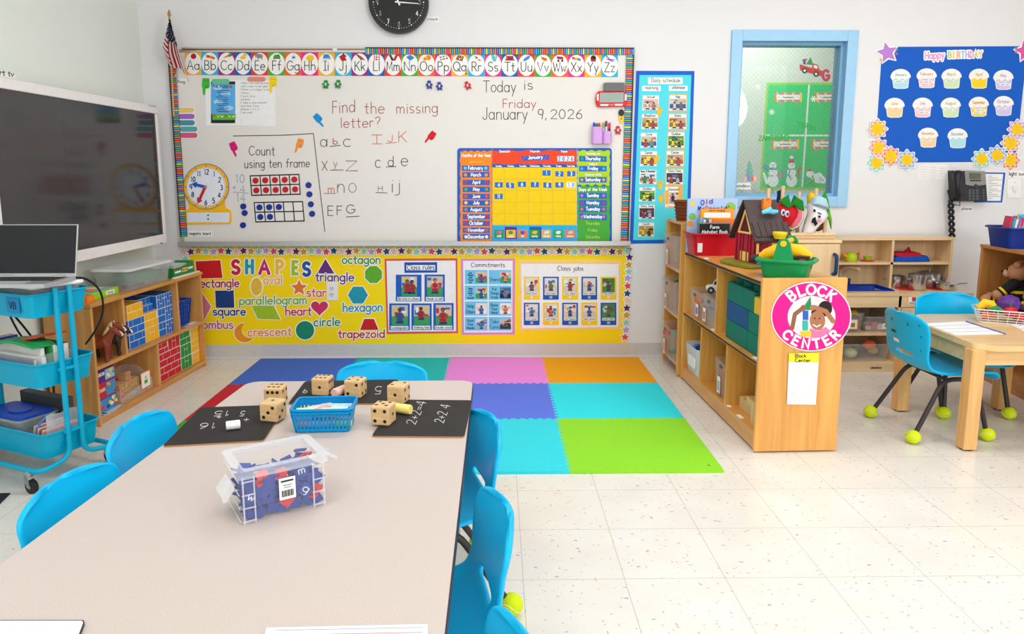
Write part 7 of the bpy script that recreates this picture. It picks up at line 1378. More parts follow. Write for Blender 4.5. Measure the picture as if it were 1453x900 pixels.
b = AB(); rshell(b, .0, .2, .83, 1.08, .0865, .245, clear('milky_bucket', (240, 242, 244), .7, .25), .86, .03); b.box(-.0005, .88, .13, .006, 1.0, .185, (246, 246, 244)); b.build('bucket_shell', bk2, smooth=40)
b = AB(); b.tube(bend([(.1, .86, .22), (.09, .88, .29), (.09, .97, .29), (.1, .99, .22)], .02), .005, col((246, 196, 30), .4), 8); b.build('handle', bk2, label='yellow handle')
for k, (x, y, c) in enumerate(((.06, .9, BLACK), (.09, .98, (60, 60, 64)), (.13, .9, (226, 226, 224)), (.14, 1.0, BLACK), (.06, 1.01, (40, 100, 200)))):
    t = thing('toy_car', '%s toy car in the clear bucket' % ('black front', 'grey', 'white', 'black rear', 'blue')[k], 'toy car', AT @ Vector((x, y, .2)), 'toy cars in the bucket'); b = AB(); b.prism([(x-.03, .208), (x+.03, .208), (x+.03, .222), (x+.012, .236), (x-.014, .236), (x-.03, .22)], y-.018, y+.018, col(c, .3), 1); b.build('car_body', t, bevel=.003)
    b = AB(); [b.cyl((x+q, y-.02, .21), (x+q, y+.02, .21), .009, (50, 50, 52), n=10) for q in (-.017, .017)]; b.build('axle_wheels', t)
toybin(AT, .02, .415, .0865, .2, .24, .185, 'clear bin of red and green toys in the lower middle bay', (170, 180, 170), 9, G5, 'bin of the lower middle bay', seed=4, cardy=.6)
UB = wood('unit_block_wood', (230, 192, 136), (208, 164, 106), 'X', 3, .5); n = 0
for x0, y0, z0, w, d, h, lab in ((.06, .15, .0865, .14, .2, .06, 'flat wooden unit block lying in the lower near bay'), (.05, .12, .147, .16, .12, .035, 'slanted wooden unit block on top of the flat one'), (.03, .105, .0865, .1, .028, .11, 'upright wooden unit block, farthest of the row'), (.03, .075, .0865, .1, .028, .108, 'upright wooden unit block, second from the far end of the row'), (.03, .046, .0865, .1, .027, .105, 'upright wooden unit block next to the end panel')):
    b = AB(); b.box(x0, y0, z0, x0+w, y0+d, z0+h, UB); b.build('unit_block', label=lab, cat='wooden block', group='wooden unit blocks', bevel=.002)
for y, z, lab in ((.36, .0865, 'small white label on the bottom board beside the wooden blocks'), (.2, .0865, 'small white label before the flat wooden block'), (.62, .404, 'small white label on the upper shelf edge by the bins'), (.05, .404, 'small white label on the upper shelf edge by the end panel'), (.78, .755, 'white paper strip on the shelf top before the red bin')):
    b = AB(); b.box(.008, y, z, .03, y+.05, z+.0008, (246, 246, 244)); b.build('shelf_label', label=lab, cat='label', group='white shelf labels')
# ------------------------------------------------------------------ on top of the block shelf
AZ = .7545
RB = col((196, 16, 38), .3); rb = thing('book_bin', 'red plastic bin of picture books on the block shelf', 'book bin', AT @ Vector((.12, 1.0, AZ)))
b = AB(); rshell(b, -.02, .26, .91, 1.11, AZ, AZ+.12, RB, .88, .03, .004); b.tube([(x, y, AZ+.118) for x, y in rrect(-.024, .906, .264, 1.114, .03)], .006, RB, 6, closed=True); b.build('bin_shell', rb, smooth=40); b = AB(); b.box(.004, .914, AZ+.02, .03, .917, AZ+.07, (236, 234, 232)); b.build('sticker', rb)
def book(T, x0, x1, y, z0, z1, th, c, lab, tilt=.12, extra=None, grp='books in the red bin'):
    t = thing('picture_book', lab, 'book', T @ Vector(((x0+x1)/2, y, z0)), grp); M_ = T @ Matrix.Translation((0, y, z0)) @ Matrix.Rotation(-tilt, 4, 'X')
    b = MB(); b.T = M_; b.box(x0, 0, 0, x1, .0015, z1-z0, c); b.box(x0, th-.0015, 0, x1, th, z1-z0, c); b.box(x0, 0, 0, x0+.002, th, z1-z0, c); b.build('cover', t)
    b = MB(); b.T = M_; b.box(x0+.002, .0015, .002, x1-.003, th-.0015, z1-z0-.003, (240, 236, 228)); b.build('pages', t)
    if extra: b = MB(); b.T = M_; extra(b, x0, x1, z1-z0); b.build('cover_print', t)
def flatt(b, t, x0, x1, z, h, w, m, y=-.0012, wob=0):
    st, ww = text_strokes(t)
    for q in st:
        for p, r_ in zip(q[:-1], q[1:]): b.tube([(x0+p[0]/ww*(x1-x0), y, z+p[1]*h), (x0+r_[0]/ww*(x1-x0), y, z+r_[1]*h)], w, m, 4, caps=False)
def om(b, x0, x1, h):
    for k, ch in enumerate('Old'): flatt(b, ch, x0+.075+.024*k, x0+.095+.024*k, h-.035+.004*k, .026, .0026, [(40, 70, 190), (220, 60, 60), (120, 60, 170)][k])
    for k, ch in enumerate('McDonald'): flatt(b, ch, x0+.06+.021*k, x0+.077+.021*k, h-.066, .024, .0026, [(40, 70, 190), (60, 150, 200), (240, 140, 40), (120, 60, 170), (220, 60, 140), (40, 160, 190), (200, 60, 60), (40, 70, 190)][k])
    for x, z, r_, c in ((.03, -.03, .014, (250, 206, 60)), (.245, -.05, .03, (130, 200, 90)), (.235, -.045, .006, (230, 60, 60)), (.26, -.06, .006, (230, 60, 60)), (.03, -.1, .02, (120, 190, 90)), (.02, -.14, .018, (240, 150, 60))): b.add([(x0+x+r_*math.cos(a), -.0006-.0003*(r_ < .01), h+z+r_*math.sin(a)) for a in [PI*k/8 for k in range(16)]], [tuple(range(16))], c)
book(AT, -.015, .27, 1.065, AZ+.006, AZ+.305, .01, (176, 200, 240), 'large pale blue picture book with coloured title letters at the back of the red bin', .02, om)
def ob(b, x0, x1, h): b.box(x0+.02, -.0004, h-.05, x1-.02, 0, h-.022, (250, 246, 240)); flatt(b, 'RHYMES', x0+.05, x1-.05, h-.015, .008, .001, (150, 70, 30))
book(AT, .05, .24, 1.03, AZ+.006, AZ+.25, .01, (246, 160, 50), 'orange and white book behind the others in the red bin', .03, ob)
for k, (x0, c, cn) in enumerate(((.03, (120, 180, 210), 'pale blue'), (.048, (226, 226, 222), 'white'), (.064, (100, 116, 140), 'slate'), (.08, (240, 200, 190), 'pale pink'))): b = AB(); b.box(x0, .97, AZ+.006, x0+.013, 1.03, AZ+.2-.006*(k % 2), c); b.build('thin_book', label='thin %s book with its spine forward in the red bin' % cn, cat='book', group='thin books in the red bin')
def of_(b, x0, x1, h): b.add([(x0+.04+.012*math.cos(a), -.0006, h-.03+.012*math.sin(a)) for a in [PI*k/8 for k in range(16)]], [tuple(range(16))], (246, 236, 226)); flatt(b, 'STEP INTO', x0+.07, x1-.03, h-.028, .008, .001, (250, 220, 180)); flatt(b, 'READING', x0+.07, x1-.05, h-.042, .008, .001, (250, 220, 180))
book(AT, .08, .235, .985, AZ+.006, AZ+.195, .012, (240, 120, 36), 'orange book in the middle of the red bin', .04, of_)
def ab_(b, x0, x1, h): b.box(x0+.006, -.0004, h-.07, x1-.006, 0, h-.006, (30, 34, 36)); flatt(b, 'Farm', x0+.065, x1-.065, h-.032, .018, .0022, WHITE); flatt(b, 'Alphabet Book', x0+.018, x1-.018, h-.058, .018, .002, WHITE)
book(AT, .015, .195, .945, AZ+.04, AZ+.178, .012, (120, 126, 124), 'black Farm Alphabet Book at the front of the red bin', .05, ab_)
# barn
br_ = thing('toy_barn', 'red toy barn with dark brown roof on the block shelf', 'toy barn', (1.28, 3.52, AZ)); BR2 = col((166, 18, 52), .35); YEL = col((240, 206, 120), .4); NT = fr(1.283, 3.53, math.radians(9))
def NB(): b = MB(); b.T = NT; return b
bx, by = .064, .1; zf = AZ+.016
b = NB(); pts = []
for k in range(28): a = 2*PI*k/28; rr = 1+.05*math.sin(5*a); pts.append((-.02+.125*rr*math.copysign(abs(math.cos(a))**.6, math.cos(a)), .165*rr*math.copysign(abs(math.sin(a))**.6, math.sin(a))))
b.prism(pts, AZ, zf, col((132, 132, 40), .5)); b.build('base', br_, bevel=.004, label='olive green base')
b = NB(); gz = zf+.135; pz = .305+AZ
for x in (-bx, bx-.006): b.prism([(-by, zf), (by, zf), (by, gz), (0, pz-.012), (-by, gz)], x, x+.006, BR2, 0)
b.box(-bx, -by, zf, bx, -by+.006, gz, BR2); b.box(-bx, by-.006, zf, bx, by, gz, BR2); b.build('walls', br_)
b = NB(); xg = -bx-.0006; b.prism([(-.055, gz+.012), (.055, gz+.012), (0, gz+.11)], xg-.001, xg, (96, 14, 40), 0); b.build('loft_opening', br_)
b = NB()
for p, q in (((-.06, gz+.008), (.06, gz+.008)), ((-.06, gz+.008), (0, gz+.12)), ((.06, gz+.008), (0, gz+.12))): b.tube([(xg-.004, *p), (xg-.004, *q)], .0055, YEL, 8)
b.build('loft_frame', br_, label='cream gable trim')
b = NB()
for y0, y1 in ((-.095, -.045), (-.03, .03), (.045, .095)): b.box(xg-.004, y0, zf+.004, xg, y0+.012, gz, BR2); b.box(xg-.004, y1-.012, zf+.004, xg, y1, gz, BR2)
b.box(xg-.003, -.04, zf+.004, xg, .04, zf+.05, (236, 220, 110)); b.build('stall_front', br_, label='posts and cream half door')
b = NB(); b.prism([(-.04, zf+.0), (.0, zf), (.0, zf+.1), (-.04, zf+.1)], -by-.004, -by, (130, 14, 44), 1); b.box(-.062, -by-.012, zf+.03, -.052, -by-.004, zf+.1, YEL); b.box(.02, -by-.004, zf+.06, .05, -by, zf+.075, YEL); b.box(.02, -by-.004, zf+.085, .05, -by, zf+.1, YEL); b.build('side_door', br_)
b = NB(); RFM = mat('barn_roof', (72, 58, 58), .6, var=.25, scale=90)
for s in (-1, 1):
    o = [(s*.004, pz), (s*(by+.03), gz-.03), (s*(by+.036), gz-.02), (s*.004, pz+.014)]; b.prism(o, -bx-.022, bx+.022, RFM, 0)
    for k in range(2):
        for q in range(6):
            t = .58+.17*k; y, z = s*(by+.03)*t, pz+.012+(gz-.03-pz)*t; x = -bx-.014+.031*q; b.prism([(x, 0), (x+.029, 0), (x+.025, -.024), (x+.0145, -.03), (x+.004, -.024)] if False else [(y, z), (y+s*.006, z+.006), (y+s*.03, z-.028), (y+s*.026, z-.032)], x, x+.028, RFM, 0)
b.build('roof', br_, label='dark brown shingled roof')
b = NB(); b.lathe([(.024, 0), (.034, .022), (.034, .032), (.03, .032), (.022, .008)], col((234, 214, 36), .4), (.03, -by-.05, gz-.01), 16); b.build('feed_tub', br_, label='yellow tub hanging on the roof')
tp_ = thing('toy_figure', 'small orange and blue toy figure lying on the barn roof', 'toy figure', NT @ Vector((.02, -.045, pz-.05))); b = NB(); b.box(-.005, -.05, pz-.04, .035, -.03, pz+.012, col((240, 130, 30), .4)); b.box(-.005, -.05, pz+.012, .006, -.03, pz+.022, col((240, 130, 30), .4)); b.box(.024, -.05, pz+.012, .035, -.03, pz+.022, col((240, 130, 30), .4)); b.build('seat', tp_)
b = NB(); b.tube([(-.02, -.066, pz-.045), (.01, -.072, pz-.035), (.03, -.07, pz-.042), (.06, -.066, pz-.04)], [.009, .014, .013, .008], col((110, 200, 236), .4), 10); b.ball((.015, -.074, pz-.03), .012, col((110, 200, 236), .4), 8); b.build('body', tp_, smooth=60)
f2 = thing('toy_figure', 'small blue and orange toy figure standing before the barn', 'toy figure', NT @ Vector((-.06, -.14, zf))); b = NB(); b.tube([(-.06, -.14, zf), (-.06, -.14, zf+.025), (-.06, -.14, zf+.04)], [.012, .014, .008], col((60, 130, 210), .4), 10); b.build('body', f2, smooth=60); b = NB(); b.ball((-.06, -.14, zf+.05), .013, col((240, 150, 60), .4), 8); b.build('head', f2, smooth=60)
# tool caddy
GRN = col((14, 146, 80), .3); YO = col((250, 190, 20), .35); gt = thing('tool_caddy', 'green toy tool caddy with yellow handle bar on the block shelf', 'tool caddy', (1.272, 3.11, AZ+.002)); HT = fr(1.268, 3.12, math.radians(-32))
def HB(): b = MB(); b.T = HT; return b
z = AZ+.001
b = HB(); rshell(b, -.105, .105, -.085, .085, z, z+.075, GRN, .84, .03, .004); b.prism(rrect(-.125, -.1, .125, .1, .045), z+.071, z+.081, GRN) if False else b.tube([(x, y, z+.075) for x, y in rrect(-.115, -.092, .115, .092, .04)], .009, GRN, 8, closed=True); b.build('tray', gt, smooth=40)
for s, y in ((-1, -.088), (1, .088)):
    b = HB(); b.prism([(-.046, z+.065), (.046, z+.065), (.026, z+.155), (.014, z+.172), (-.014, z+.172), (-.026, z+.155)], y-.008, y+.008, GRN, 1); b.build('upright', gt, bevel=.003)
b = HB(); b.cyl((0, -.1, z+.152), (0, .1, z+.152), .013, YO, n=14); b.build('handle_bar', gt, smooth=40, label='yellow handle bar')
dr = thing('toy_drill', 'yellow and orange toy drill lying in the green caddy', 'toy drill', HT @ Vector((0, 0, z+.03))); b = HB(); b.tube([(-.115, .0, z+.075), (-.09, 0, z+.085), (-.05, .0, z+.1), (.0, 0, z+.112), (.05, 0, z+.11), (.1, 0, z+.085)], [.014, .03, .036, .036, .034, .02], YO, 14); b.tube([(.04, .0, z+.1), (.055, -.012, z+.085), (.065, -.02, z+.065)], [.024, .02, .018], col((244, 150, 30), .35), 12); b.build('drill_body', dr, smooth=50)
b = HB(); b.cyl((-.116, 0, z+.074), (-.15, 0, z+.066), .018, col((40, 38, 40), .4), n=12); b.build('chuck', dr); b = HB(); b.box(.05, -.075, z+.065, .1, -.035, z+.1, col((40, 38, 40), .4)); b.box(.062, -.0765, z+.078, .088, -.075, z+.088, (210, 40, 40)); b.build('battery', dr, bevel=.003)
# ------------------------------------------------------------------ second shelf behind it
s2 = thing('tall_shelf', 'taller maple shelf of clear bins between the block shelf and the wall', 'shelf', (1.2, 4.34, 0)); x0, x1, y0, y1 = 1.065, 1.36, 4.15, 4.53
for y in (y0, y1-.018): b = MB(); b.box(x0, y, .01, x1, y+.018, .918, MPL); b.build('side_panel', s2, bevel=.003)
for z in (.06, .345, .618, .902): b = MB(); b.box(x0+.004, y0+.018, z, x1, y1-.018, z+.016, MPH); b.build('shelf_board', s2)
b = MB(); b.box(x1-.008, y0+.018, .02, x1-.002, y1-.018, .9, MPL); b.build('back_panel', s2)
I4 = Matrix.Identity(4)
for k, (z, pc, wh_) in enumerate(((.6345, (200, 190, 180), 'top bin'), (.3615, (120, 170, 120), 'middle bin'), (.0765, (230, 170, 60), 'bottom bin'))): toybin(I4, 1.035, 4.19, z, .3, .29, .2, 'clear bin of toys in the taller shelf, '+wh_, pc, 3 if k == 0 else 8, G5, wh_+' of the taller shelf', seed=5+k, cardy=.55)
bb2 = thing('woven_basket', 'brown woven basket on top of the taller shelf', 'basket', (1.12, 4.33, .919)); b = MB(); WV = mat('wicker_brown', (120, 62, 34), .7, var=.35, scale=120, bump=1)
b.lathe([(.04, 0), (.045, .04), (.05, .08), (.056, .115), (.052, .115), (.046, .08), (.04, .01)], WV, (1.115, 4.31, .9185), 20)
for k in range(5): zz = .02+.02*k; b.tube([(1.115+(.042+.0025*k+.002*(-1)**q)*math.cos(2*PI*q/20), 4.31+(.042+.0025*k+.002*(-1)**q)*math.sin(2*PI*q/20), .9185+zz) for q in range(20)], .006, WV, 5, closed=True)
b.tube([(1.115+.056*math.cos(2*PI*q/20), 4.31+.056*math.sin(2*PI*q/20), .9185+.115) for q in range(20)], .007, WV, 6, closed=True); b.build('basket_shell', bb2, smooth=50)
# ------------------------------------------------------------------ play kitchen
KM = wood('pale_maple', (240, 212, 168), (224, 190, 142), 'X', .8, .35); KMV = wood('pale_maple_upright', (238, 208, 164), (222, 186, 138), 'Z', .8, .35)
fg = thing('play_fridge', 'pale maple play fridge cabinet with blue handle behind the block shelf', 'play fridge', (1.78, 4.34, 0)); x0, x1, y0, y1 = 1.57, 1.985, 4.12, 4.55
b = MB(); b.box(x0, y0+.02, .01, x1, y1, .80, KMV); b.build('cabinet', fg, bevel=.003); b = MB(); b.box(x0-.005, y0, .80, x1+.005, y1, .818, KM); b.build('top_board', fg, bevel=.003)
for z0, z1 in ((.03, .42), (.43, .795)): b = MB(); b.box(x0+.004, y0+.002, z0, x1-.004, y0+.02, z1, KMV); o = b.build('door', fg, bevel=.003); b = MB(); b.tube(bend([(x1-.035, y0+.002, z1-.06), (x1-.035, y0-.03, z1-.065), (x1-.035, y0-.03, z1-.17), (x1-.035, y0+.002, z1-.175)], .015), .011, col((20, 62, 110), .35), 8); b.build('handle', o, smooth=50, label='navy blue handle')
kt = thing('play_kitchen', 'pale maple play kitchen with sink, stove and open shelves', 'play kitchen', (2.48, 4.42, 0)); kx0, kx1, ky0, ky1 = 2.0, 2.855, 4.24, 4.585
b = MB(); 
for xa, ya, xb, yb in ((kx0, ky0-.006, 2.118, ky1), (2.432, ky0-.006, kx1+.006, ky1), (2.118, ky0-.006, 2.432, 4.303), (2.118, 4.547, 2.432, ky1)): b.box(xa, ya, .47, xb, yb, .488, KM)
b.build('counter', kt); b = MB(); b.box(kx0, ky0, .40, kx1, ky0+.016, .47, KM); b.build('apron', kt)
for xa in (kx0, 2.415, kx1-.016): b = MB(); b.box(xa, ky0, .0, xa+.016, ky1, .47, KMV); b.build('upright', kt)
b = MB(); b.box(2.435, ky0-.002, .07, kx1-.018, ky0+.016, .396, KMV); o = b.build('oven_door', kt, bevel=.003)
b = MB(); b.box(kx0+.016, ky0+.006, .225, 2.415, ky1, .239, KM); b.build('shelf_board', kt); b = MB(); b.box(kx0+.016, ky0+.004, .048, kx1-.016, ky1, .062, KM); b.box(kx0+.016, ky0+.004, 0, kx1-.016, ky0+.02, .048, KM); flatt(b, 'Lakeshore', 2.275, 2.345, .02, .014, .0014, (80, 60, 50), ky0+.003); b.build('base_board', kt)
b = MB(); b.box(kx0, ky1-.008, .062, kx1, ky1, .803, KMV); b.build('back_panel', kt)
hx0, hx1, hy0 = 2.0, 2.83, 4.42
for xa in (hx0, 2.446, hx1-.016): b = MB(); b.box(xa, hy0, .488, xa+.016, ky1-.008, .788, KMV); b.build('hutch_upright', kt)
b = MB(); b.box(hx0-.004, hy0-.004, .788, hx1+.004, ky1, .806, KM); b.build('hutch_top', kt); b = MB(); b.box(hx0+.016, hy0, .636, hx1-.016, ky1-.008, .65, KM); b.build('hutch_shelf', kt)
SKB = col((8, 58, 160), .35); b = MB(); rshell(b, 2.12, 2.43, 4.305, 4.545, .40, .489, SKB, .9, .03, .004); b.tube([(x, y, .489) for x, y in rrect(2.122, 4.307, 2.428, 4.543, .03)], .006, SKB, 6, closed=True); b.build('sink', kt, smooth=40, label='royal blue sink basin')
b = MB(); b.tube(bend([(2.2, 4.555, .489), (2.2, 4.55, .585), (2.225, 4.5, .612), (2.265, 4.44, .604)], .04), .0125, KMV, 10); b.build('faucet', kt, smooth=50); b = MB(); b.cyl((2.255, 4.555, .489), (2.255, 4.555, .53), .014, SKB, n=12); b.build('tap_knob', kt)
for x, y in ((2.53, 4.38), (2.73, 4.38), (2.58, 4.5), (2.74, 4.5)): b = MB(); b.lathe([(.062, 0), (.062, .0015), (.03, .0015)], col((214, 50, 40), .5), (x, y, .488), 24); b.build('burner_ring', kt, label='red painted burner ring')
b = WD(1, ky0, -1); b.slab([(1287.5, 419.5), (1307, 419), (1306, 434.5), (1287, 434.5)], (246, 190, 40), 0, .0012); b.poly([(1289, 421), (1305.5, 420.5), (1304.6, 433), (1288.6, 433)], (246, 244, 240), .0015); b.poly([(1294, 422), (1300, 422), (1299, 428), (1294.5, 428)], (190, 60, 40), .0018); b.text('stove', 1290.5, 432, 1303, 4, .7, BLACK, .0019, caps=False); b.build('picture_card', label='white stove picture card with yellow border on the play kitchen', cat='card')
STL = mat('steel', (198, 196, 194), .22, .9)
def pot(x, y, r, h, lab, z=.49, lid=False, hd=None):
    t = thing('cooking_pot', lab, 'pot', (x, y, z), 'steel pots on the play stove'); b = MB(); b.lathe([(r*.92, 0), (r, .008), (r, h), (r*1.05, h+.002), (r*1.05, h+.005), (r*.96, h+.004), (r*.96, .006)], STL, (x, y, z), 28); b.build('vessel', t, smooth=40)
    if lid: b = MB(); b.lathe([(r*1.03, h+.005), (r*.8, h+.014), (r*.2, h+.02), (r*.12, h+.022), (r*.12, h+.034), (.001, h+.036)], STL, (x, y, z), 28); b.build('lid', t, smooth=40)
    for k, a in enumerate(hd or ()):
        b = MB(); dx, dy = math.cos(a), math.sin(a); zz = z+h*.75
        if len(hd) == 1: b.tube([(x+dx*r, y+dy*r, zz), (x+dx*(r+.03), y+dy*(r+.03), zz+.008), (x+dx*(r+.085), y+dy*(r+.085), zz+.01)], .005, STL, 8)
        else: b.tube([(x+dx*r-dy*.018, y+dy*r+dx*.018, zz), (x+dx*(r+.022)-dy*.016, y+dy*(r+.022)+dx*.016, zz), (x+dx*(r+.022)+dy*.016, y+dy*(r+.022)-dx*.016, zz), (x+dx*r+dy*.018, y+dy*r-dx*.018, zz)], .004, STL, 6)
        b.build('handle', t, smooth=50)
pot(2.515, 4.47, .05, .065, 'steel saucepan at the left of the play stove', hd=(PI, .5)); pot(2.588, 4.36, .052, .09, 'tall steel stock pot in front on the play stove', hd=(0, PI)); pot(2.725, 4.47, .065, .08, 'large lidded steel pot at the back of the play stove', hd=(.2, PI+.2), lid=True); pot(2.765, 4.355, .055, .035, 'shallow lidded steel pan at the right of the play stove', hd=(.1,), lid=True)
ke = thing('toy_kettle', 'lime green toy kettle on the play kitchen shelf', 'kettle', (2.215, 4.5, .65)); b = MB(); b.lathe([(.034, 0), (.038, .01), (.036, .035), (.022, .052), (.004, .058)], col((176, 206, 30), .35), (2.225, 4.48, .6505), 20); b.build('kettle_body', ke, smooth=50)
b = MB(); b.tube([(2.25, 4.48, .685), (2.275, 4.48, .705), (2.27, 4.48, .67), (2.255, 4.48, .665)], .005, col((200, 60, 60), .4), 8); b.build('handle', ke, smooth=50); b = MB(); b.tube([(2.195, 4.47, .68), (2.165, 4.465, .70)], [.011, .006], col((240, 150, 40), .4), 8); b.build('spout', ke)
cu = thing('toy_cup', 'green toy tea cup on its red saucer', 'cup', (2.33, 4.48, .6505)); b = MB(); b.lathe([(.036, 0), (.04, .006), (.036, .007)], col((220, 60, 60), .4), (2.33, 4.48, .6505), 18); b.build('saucer', cu, smooth=50); b = MB(); b.lathe([(.018, .006), (.026, .03), (.024, .03), (.016, .01)], col((150, 190, 40), .4), (2.33, 4.48, .6505), 18); b.build('cup_bowl', cu, smooth=50)
b = MB(); b.box(2.16, 4.565, .652, 2.2, 4.567, .72, (246, 206, 80)); b.box(2.163, 4.564, .656, 2.197, 4.565, .715, (244, 240, 232)); b.box(2.17, 4.563, .665, 2.19, 4.564, .70, (170, 110, 60)); b.build('picture_card', label='small yellow picture card behind the toy kettle', cat='card')
def folded(x0, x1, y0, y1, z0, z1, rgb, lab, lumps):
    def f(u, v): a = 2*PI*u; k = 1+.05*math.sin(3*a); return Vector(((x0+x1)/2+(x1-x0)/2*math.copysign(abs(math.cos(a))**.4, math.cos(a))*(1-.12*v*v), (y0+y1)/2+(y1-y0)/2*math.copysign(abs(math.sin(a))**.4, math.sin(a))*(1-.12*v*v), z0+(z1-z0)*v+lumps*noise.noise((u*9, v*3, z0))))
    b = MB(); b.surf(f, 36, 6, mat('cloth_%d_%d_%d' % rgb, rgb, .85, var=.15, scale=80)); n = 37; b.add([f(i/36, 1) for i in range(36)]+[Vector(((x0+x1)/2, (y0+y1)/2, z1+lumps))], [(i, (i+1) % 36, 36) for i in range(36)], mat('cloth_%d_%d_%d' % rgb, rgb, .85)); return b.build('folded_cloth', label=lab, cat='cloth', smooth=60)
folded(2.475, 2.715, 4.435, 4.55, .6505, .685, (14, 76, 168), 'royal blue folded cloth on the play kitchen shelf', .001); folded(2.48, 2.66, 4.44, 4.54, .686, .705, (176, 24, 44), 'red crumpled cloth lying on the blue one', .006)
b = MB(); b.tube([(2.575, 4.49, .70), (2.59, 4.485, .735), (2.605, 4.5, .705)], [.016, .006, .012], mat('cloth_176_24_44', (176, 24, 44), .85), 8); b.build('cloth_knot', label='twisted peak of red cloth on the play kitchen shelf', cat='cloth', smooth=60)
for k, (x0, y0, z, w, d, h, lab, items) in enumerate(((2.03, 4.26, .2395, .2, .26, .115, 'clear bin of toy bananas with yellow framed card in the play kitchen', ((250, 200, 40), (250, 210, 60), (244, 190, 50))), (2.24, 4.26, .2395, .165, .26, .095, 'clear bin of small packets on the upper kitchen shelf', ((236, 190, 200), (230, 230, 226), (220, 120, 130), (150, 150, 150), (240, 236, 230))), (2.03, 4.25, .0625, .375, .27, .105, 'wide clear bin of toy vegetables on the bottom shelf of the play kitchen', ((30, 140, 120), (246, 196, 40), (220, 232, 170), (90, 150, 80), (240, 120, 50), (246, 206, 60))))):
    t = thing('food_bin', lab, 'toy bin', (x0+w/2, y0+d/2, z), 'clear food bins in the play kitchen'); b = MB(); rshell(b, x0, x0+w, y0, y0+d, z, z+h, CLP, .88, .02, .003); b.tube([(x, y, z+h) for x, y in rrect(x0, y0, x0+w, y0+d, .02)], .004, CLP, 6, closed=True); b.build('bin_shell', t, smooth=40)
    if k < 2: b = MB(); xc = x0+(.13 if k == 0 else .12); s = .03 if k == 0 else .017; b.box(xc-s, y0+.006, z+.02, xc+s, y0+.008, z+.022+2*s, (246, 190, 40) if k == 0 else WHITE); b.box(xc-s*.8, y0+.005, z+.024, xc+s*.8, y0+.006, z+.018+2*s, WHITE); b.box(xc-s*.4, y0+.004, z+.035, xc+s*.4, y0+.005, z+.03+s, (190, 120, 60)); b.build('picture_card', t)
    for q, c in enumerate(items):
        fx = x0+.045+(w-.09)*(q+.0)/max(1, len(items)-1); fy = y0+.08+.06*(q % 2); r_ = .03 if k == 2 else .018
        b = MB()
        if k == 0: b.tube([(fx-.05, fy, z+.09), (fx-.02, fy, z+.11), (fx+.02, fy, z+.112), (fx+.05, fy, z+.092)], [.006, .017, .017, .005], col(c, .45), 10); nm, lb_ = 'toy_banana', 'toy banana on top of the left food bin, %s' % ('left', 'middle', 'right')[q]
        elif k == 1: b.box(fx-.018, fy-.02, z+.006, fx+.016, fy+.02, z+.03+.012*(q % 3), col(c, .5)); nm, lb_ = 'toy_packet', '%s toy packet in the right food bin' % ('pink', 'white', 'rose', 'grey', 'cream')[q]
        else: b.ball((fx, fy, z+.035+(.05 if q == 4 else 0)), r_*(1.15 if q in (2, 4) else .95), col(c, .5), 10, (1.15, 1, .9)); nm, lb_ = 'toy_vegetable', '%s round toy vegetable in the wide bin' % ('teal', 'yellow', 'pale green', 'green', 'orange', 'golden')[q]
        b.build(nm, label=lb_, cat='toy food', group='toy food in the play kitchen bins', smooth=60)
# ------------------------------------------------------------------ puppet rack on the fridge
pr = thing('puppet_rack', 'pale wooden dowel rack of plush food puppets on the play fridge', 'rack', (1.78, 4.3, .8185)); b = MB(); b.box(1.6, 4.2, .819, 1.985, 4.4, .839, KM); b.box(1.6, 4.19, .839, 1.985, 4.2, .855, KM); b.build('base', pr, bevel=.002)
for k, x in enumerate((1.615, 1.7, 1.80, 1.9, 1.965)):
    b = MB(); h = (.27, .285, .25, .27, .2)[k]; b.cyl((x, 4.3, .839), (x, 4.3, .839+h), .011, KMV, n=10); b.build('dowel', pr, smooth=40)
def plush(name, lab, loc, parts_):
    t = thing(name, lab, 'plush puppet', loc, 'plush food puppets on the rack')
    for nm, b, kw in parts_: b.build(nm, t, smooth=50, **kw)
def pad(pts, y0, y1, m, ax=1, puff=.5):
    """soft flat shape: an outline in x,z that swells between y0 and y1"""
    b = MB(); cx, cz = sum(p[0] for p in pts)/len(pts), sum(p[1] for p in pts)/len(pts); n = len(pts); ym = (y0+y1)/2; L = []
    for k, y in ((.55, y0), (.9, y0+(y1-y0)*.15), (1, ym), (.9, y1-(y1-y0)*.15), (.55, y1)): L += [(cx+(x-cx)*k, y, cz+(z-cz)*k) for x, z in pts]
    b.add(L, [tuple(range(n))]+[(q*n+i, q*n+(i+1) % n, (q+1)*n+(i+1) % n, (q+1)*n+i) for q in range(4) for i in range(n)]+[tuple(range(4*n, 5*n))], m); return b
FL = lambda c: mat('plush_%d_%d_%d' % c, c, .9, var=.08, scale=200, bump=.3)
def P2(pts): return [(lambda v: (v.x, v.z))(on(1, 4.2, 960+.1652*x, 260+.1651*y)) for x, y in pts]
parts_ = [('body', pad(P2([(850, 190), (900, 160), (960, 165), (1010, 190), (1040, 240), (1030, 290), (985, 355), (950, 365), (900, 300), (860, 240)]), 4.16, 4.26, FL((214, 28, 40))), {})]
b = MB()
for q in ([(850, 150), (935, 95), (950, 160), (985, 180), (930, 215), (880, 180)], [(960, 165), (1010, 120), (1060, 150), (1070, 240), (1010, 215)]): c = pad(P2(q), 4.145, 4.165, FL((30, 128, 40))); b.add(c.v, c.f, FL((30, 128, 40)))
parts_.append(('leaves', b, {'label': 'green felt leaves'})); b = MB()
for x, y in ((915, 252), (950, 265)):
    p = on(1, 4.15, 960+.1652*x, 260+.1651*y); b.ball(p, .016, FL((244, 244, 244)), 8, (.8, .5, 1.2)); b.ball(p+Vector((0, -.008, 0)), .009, FL((30, 70, 170)), 8, (.8, .4, 1.2))
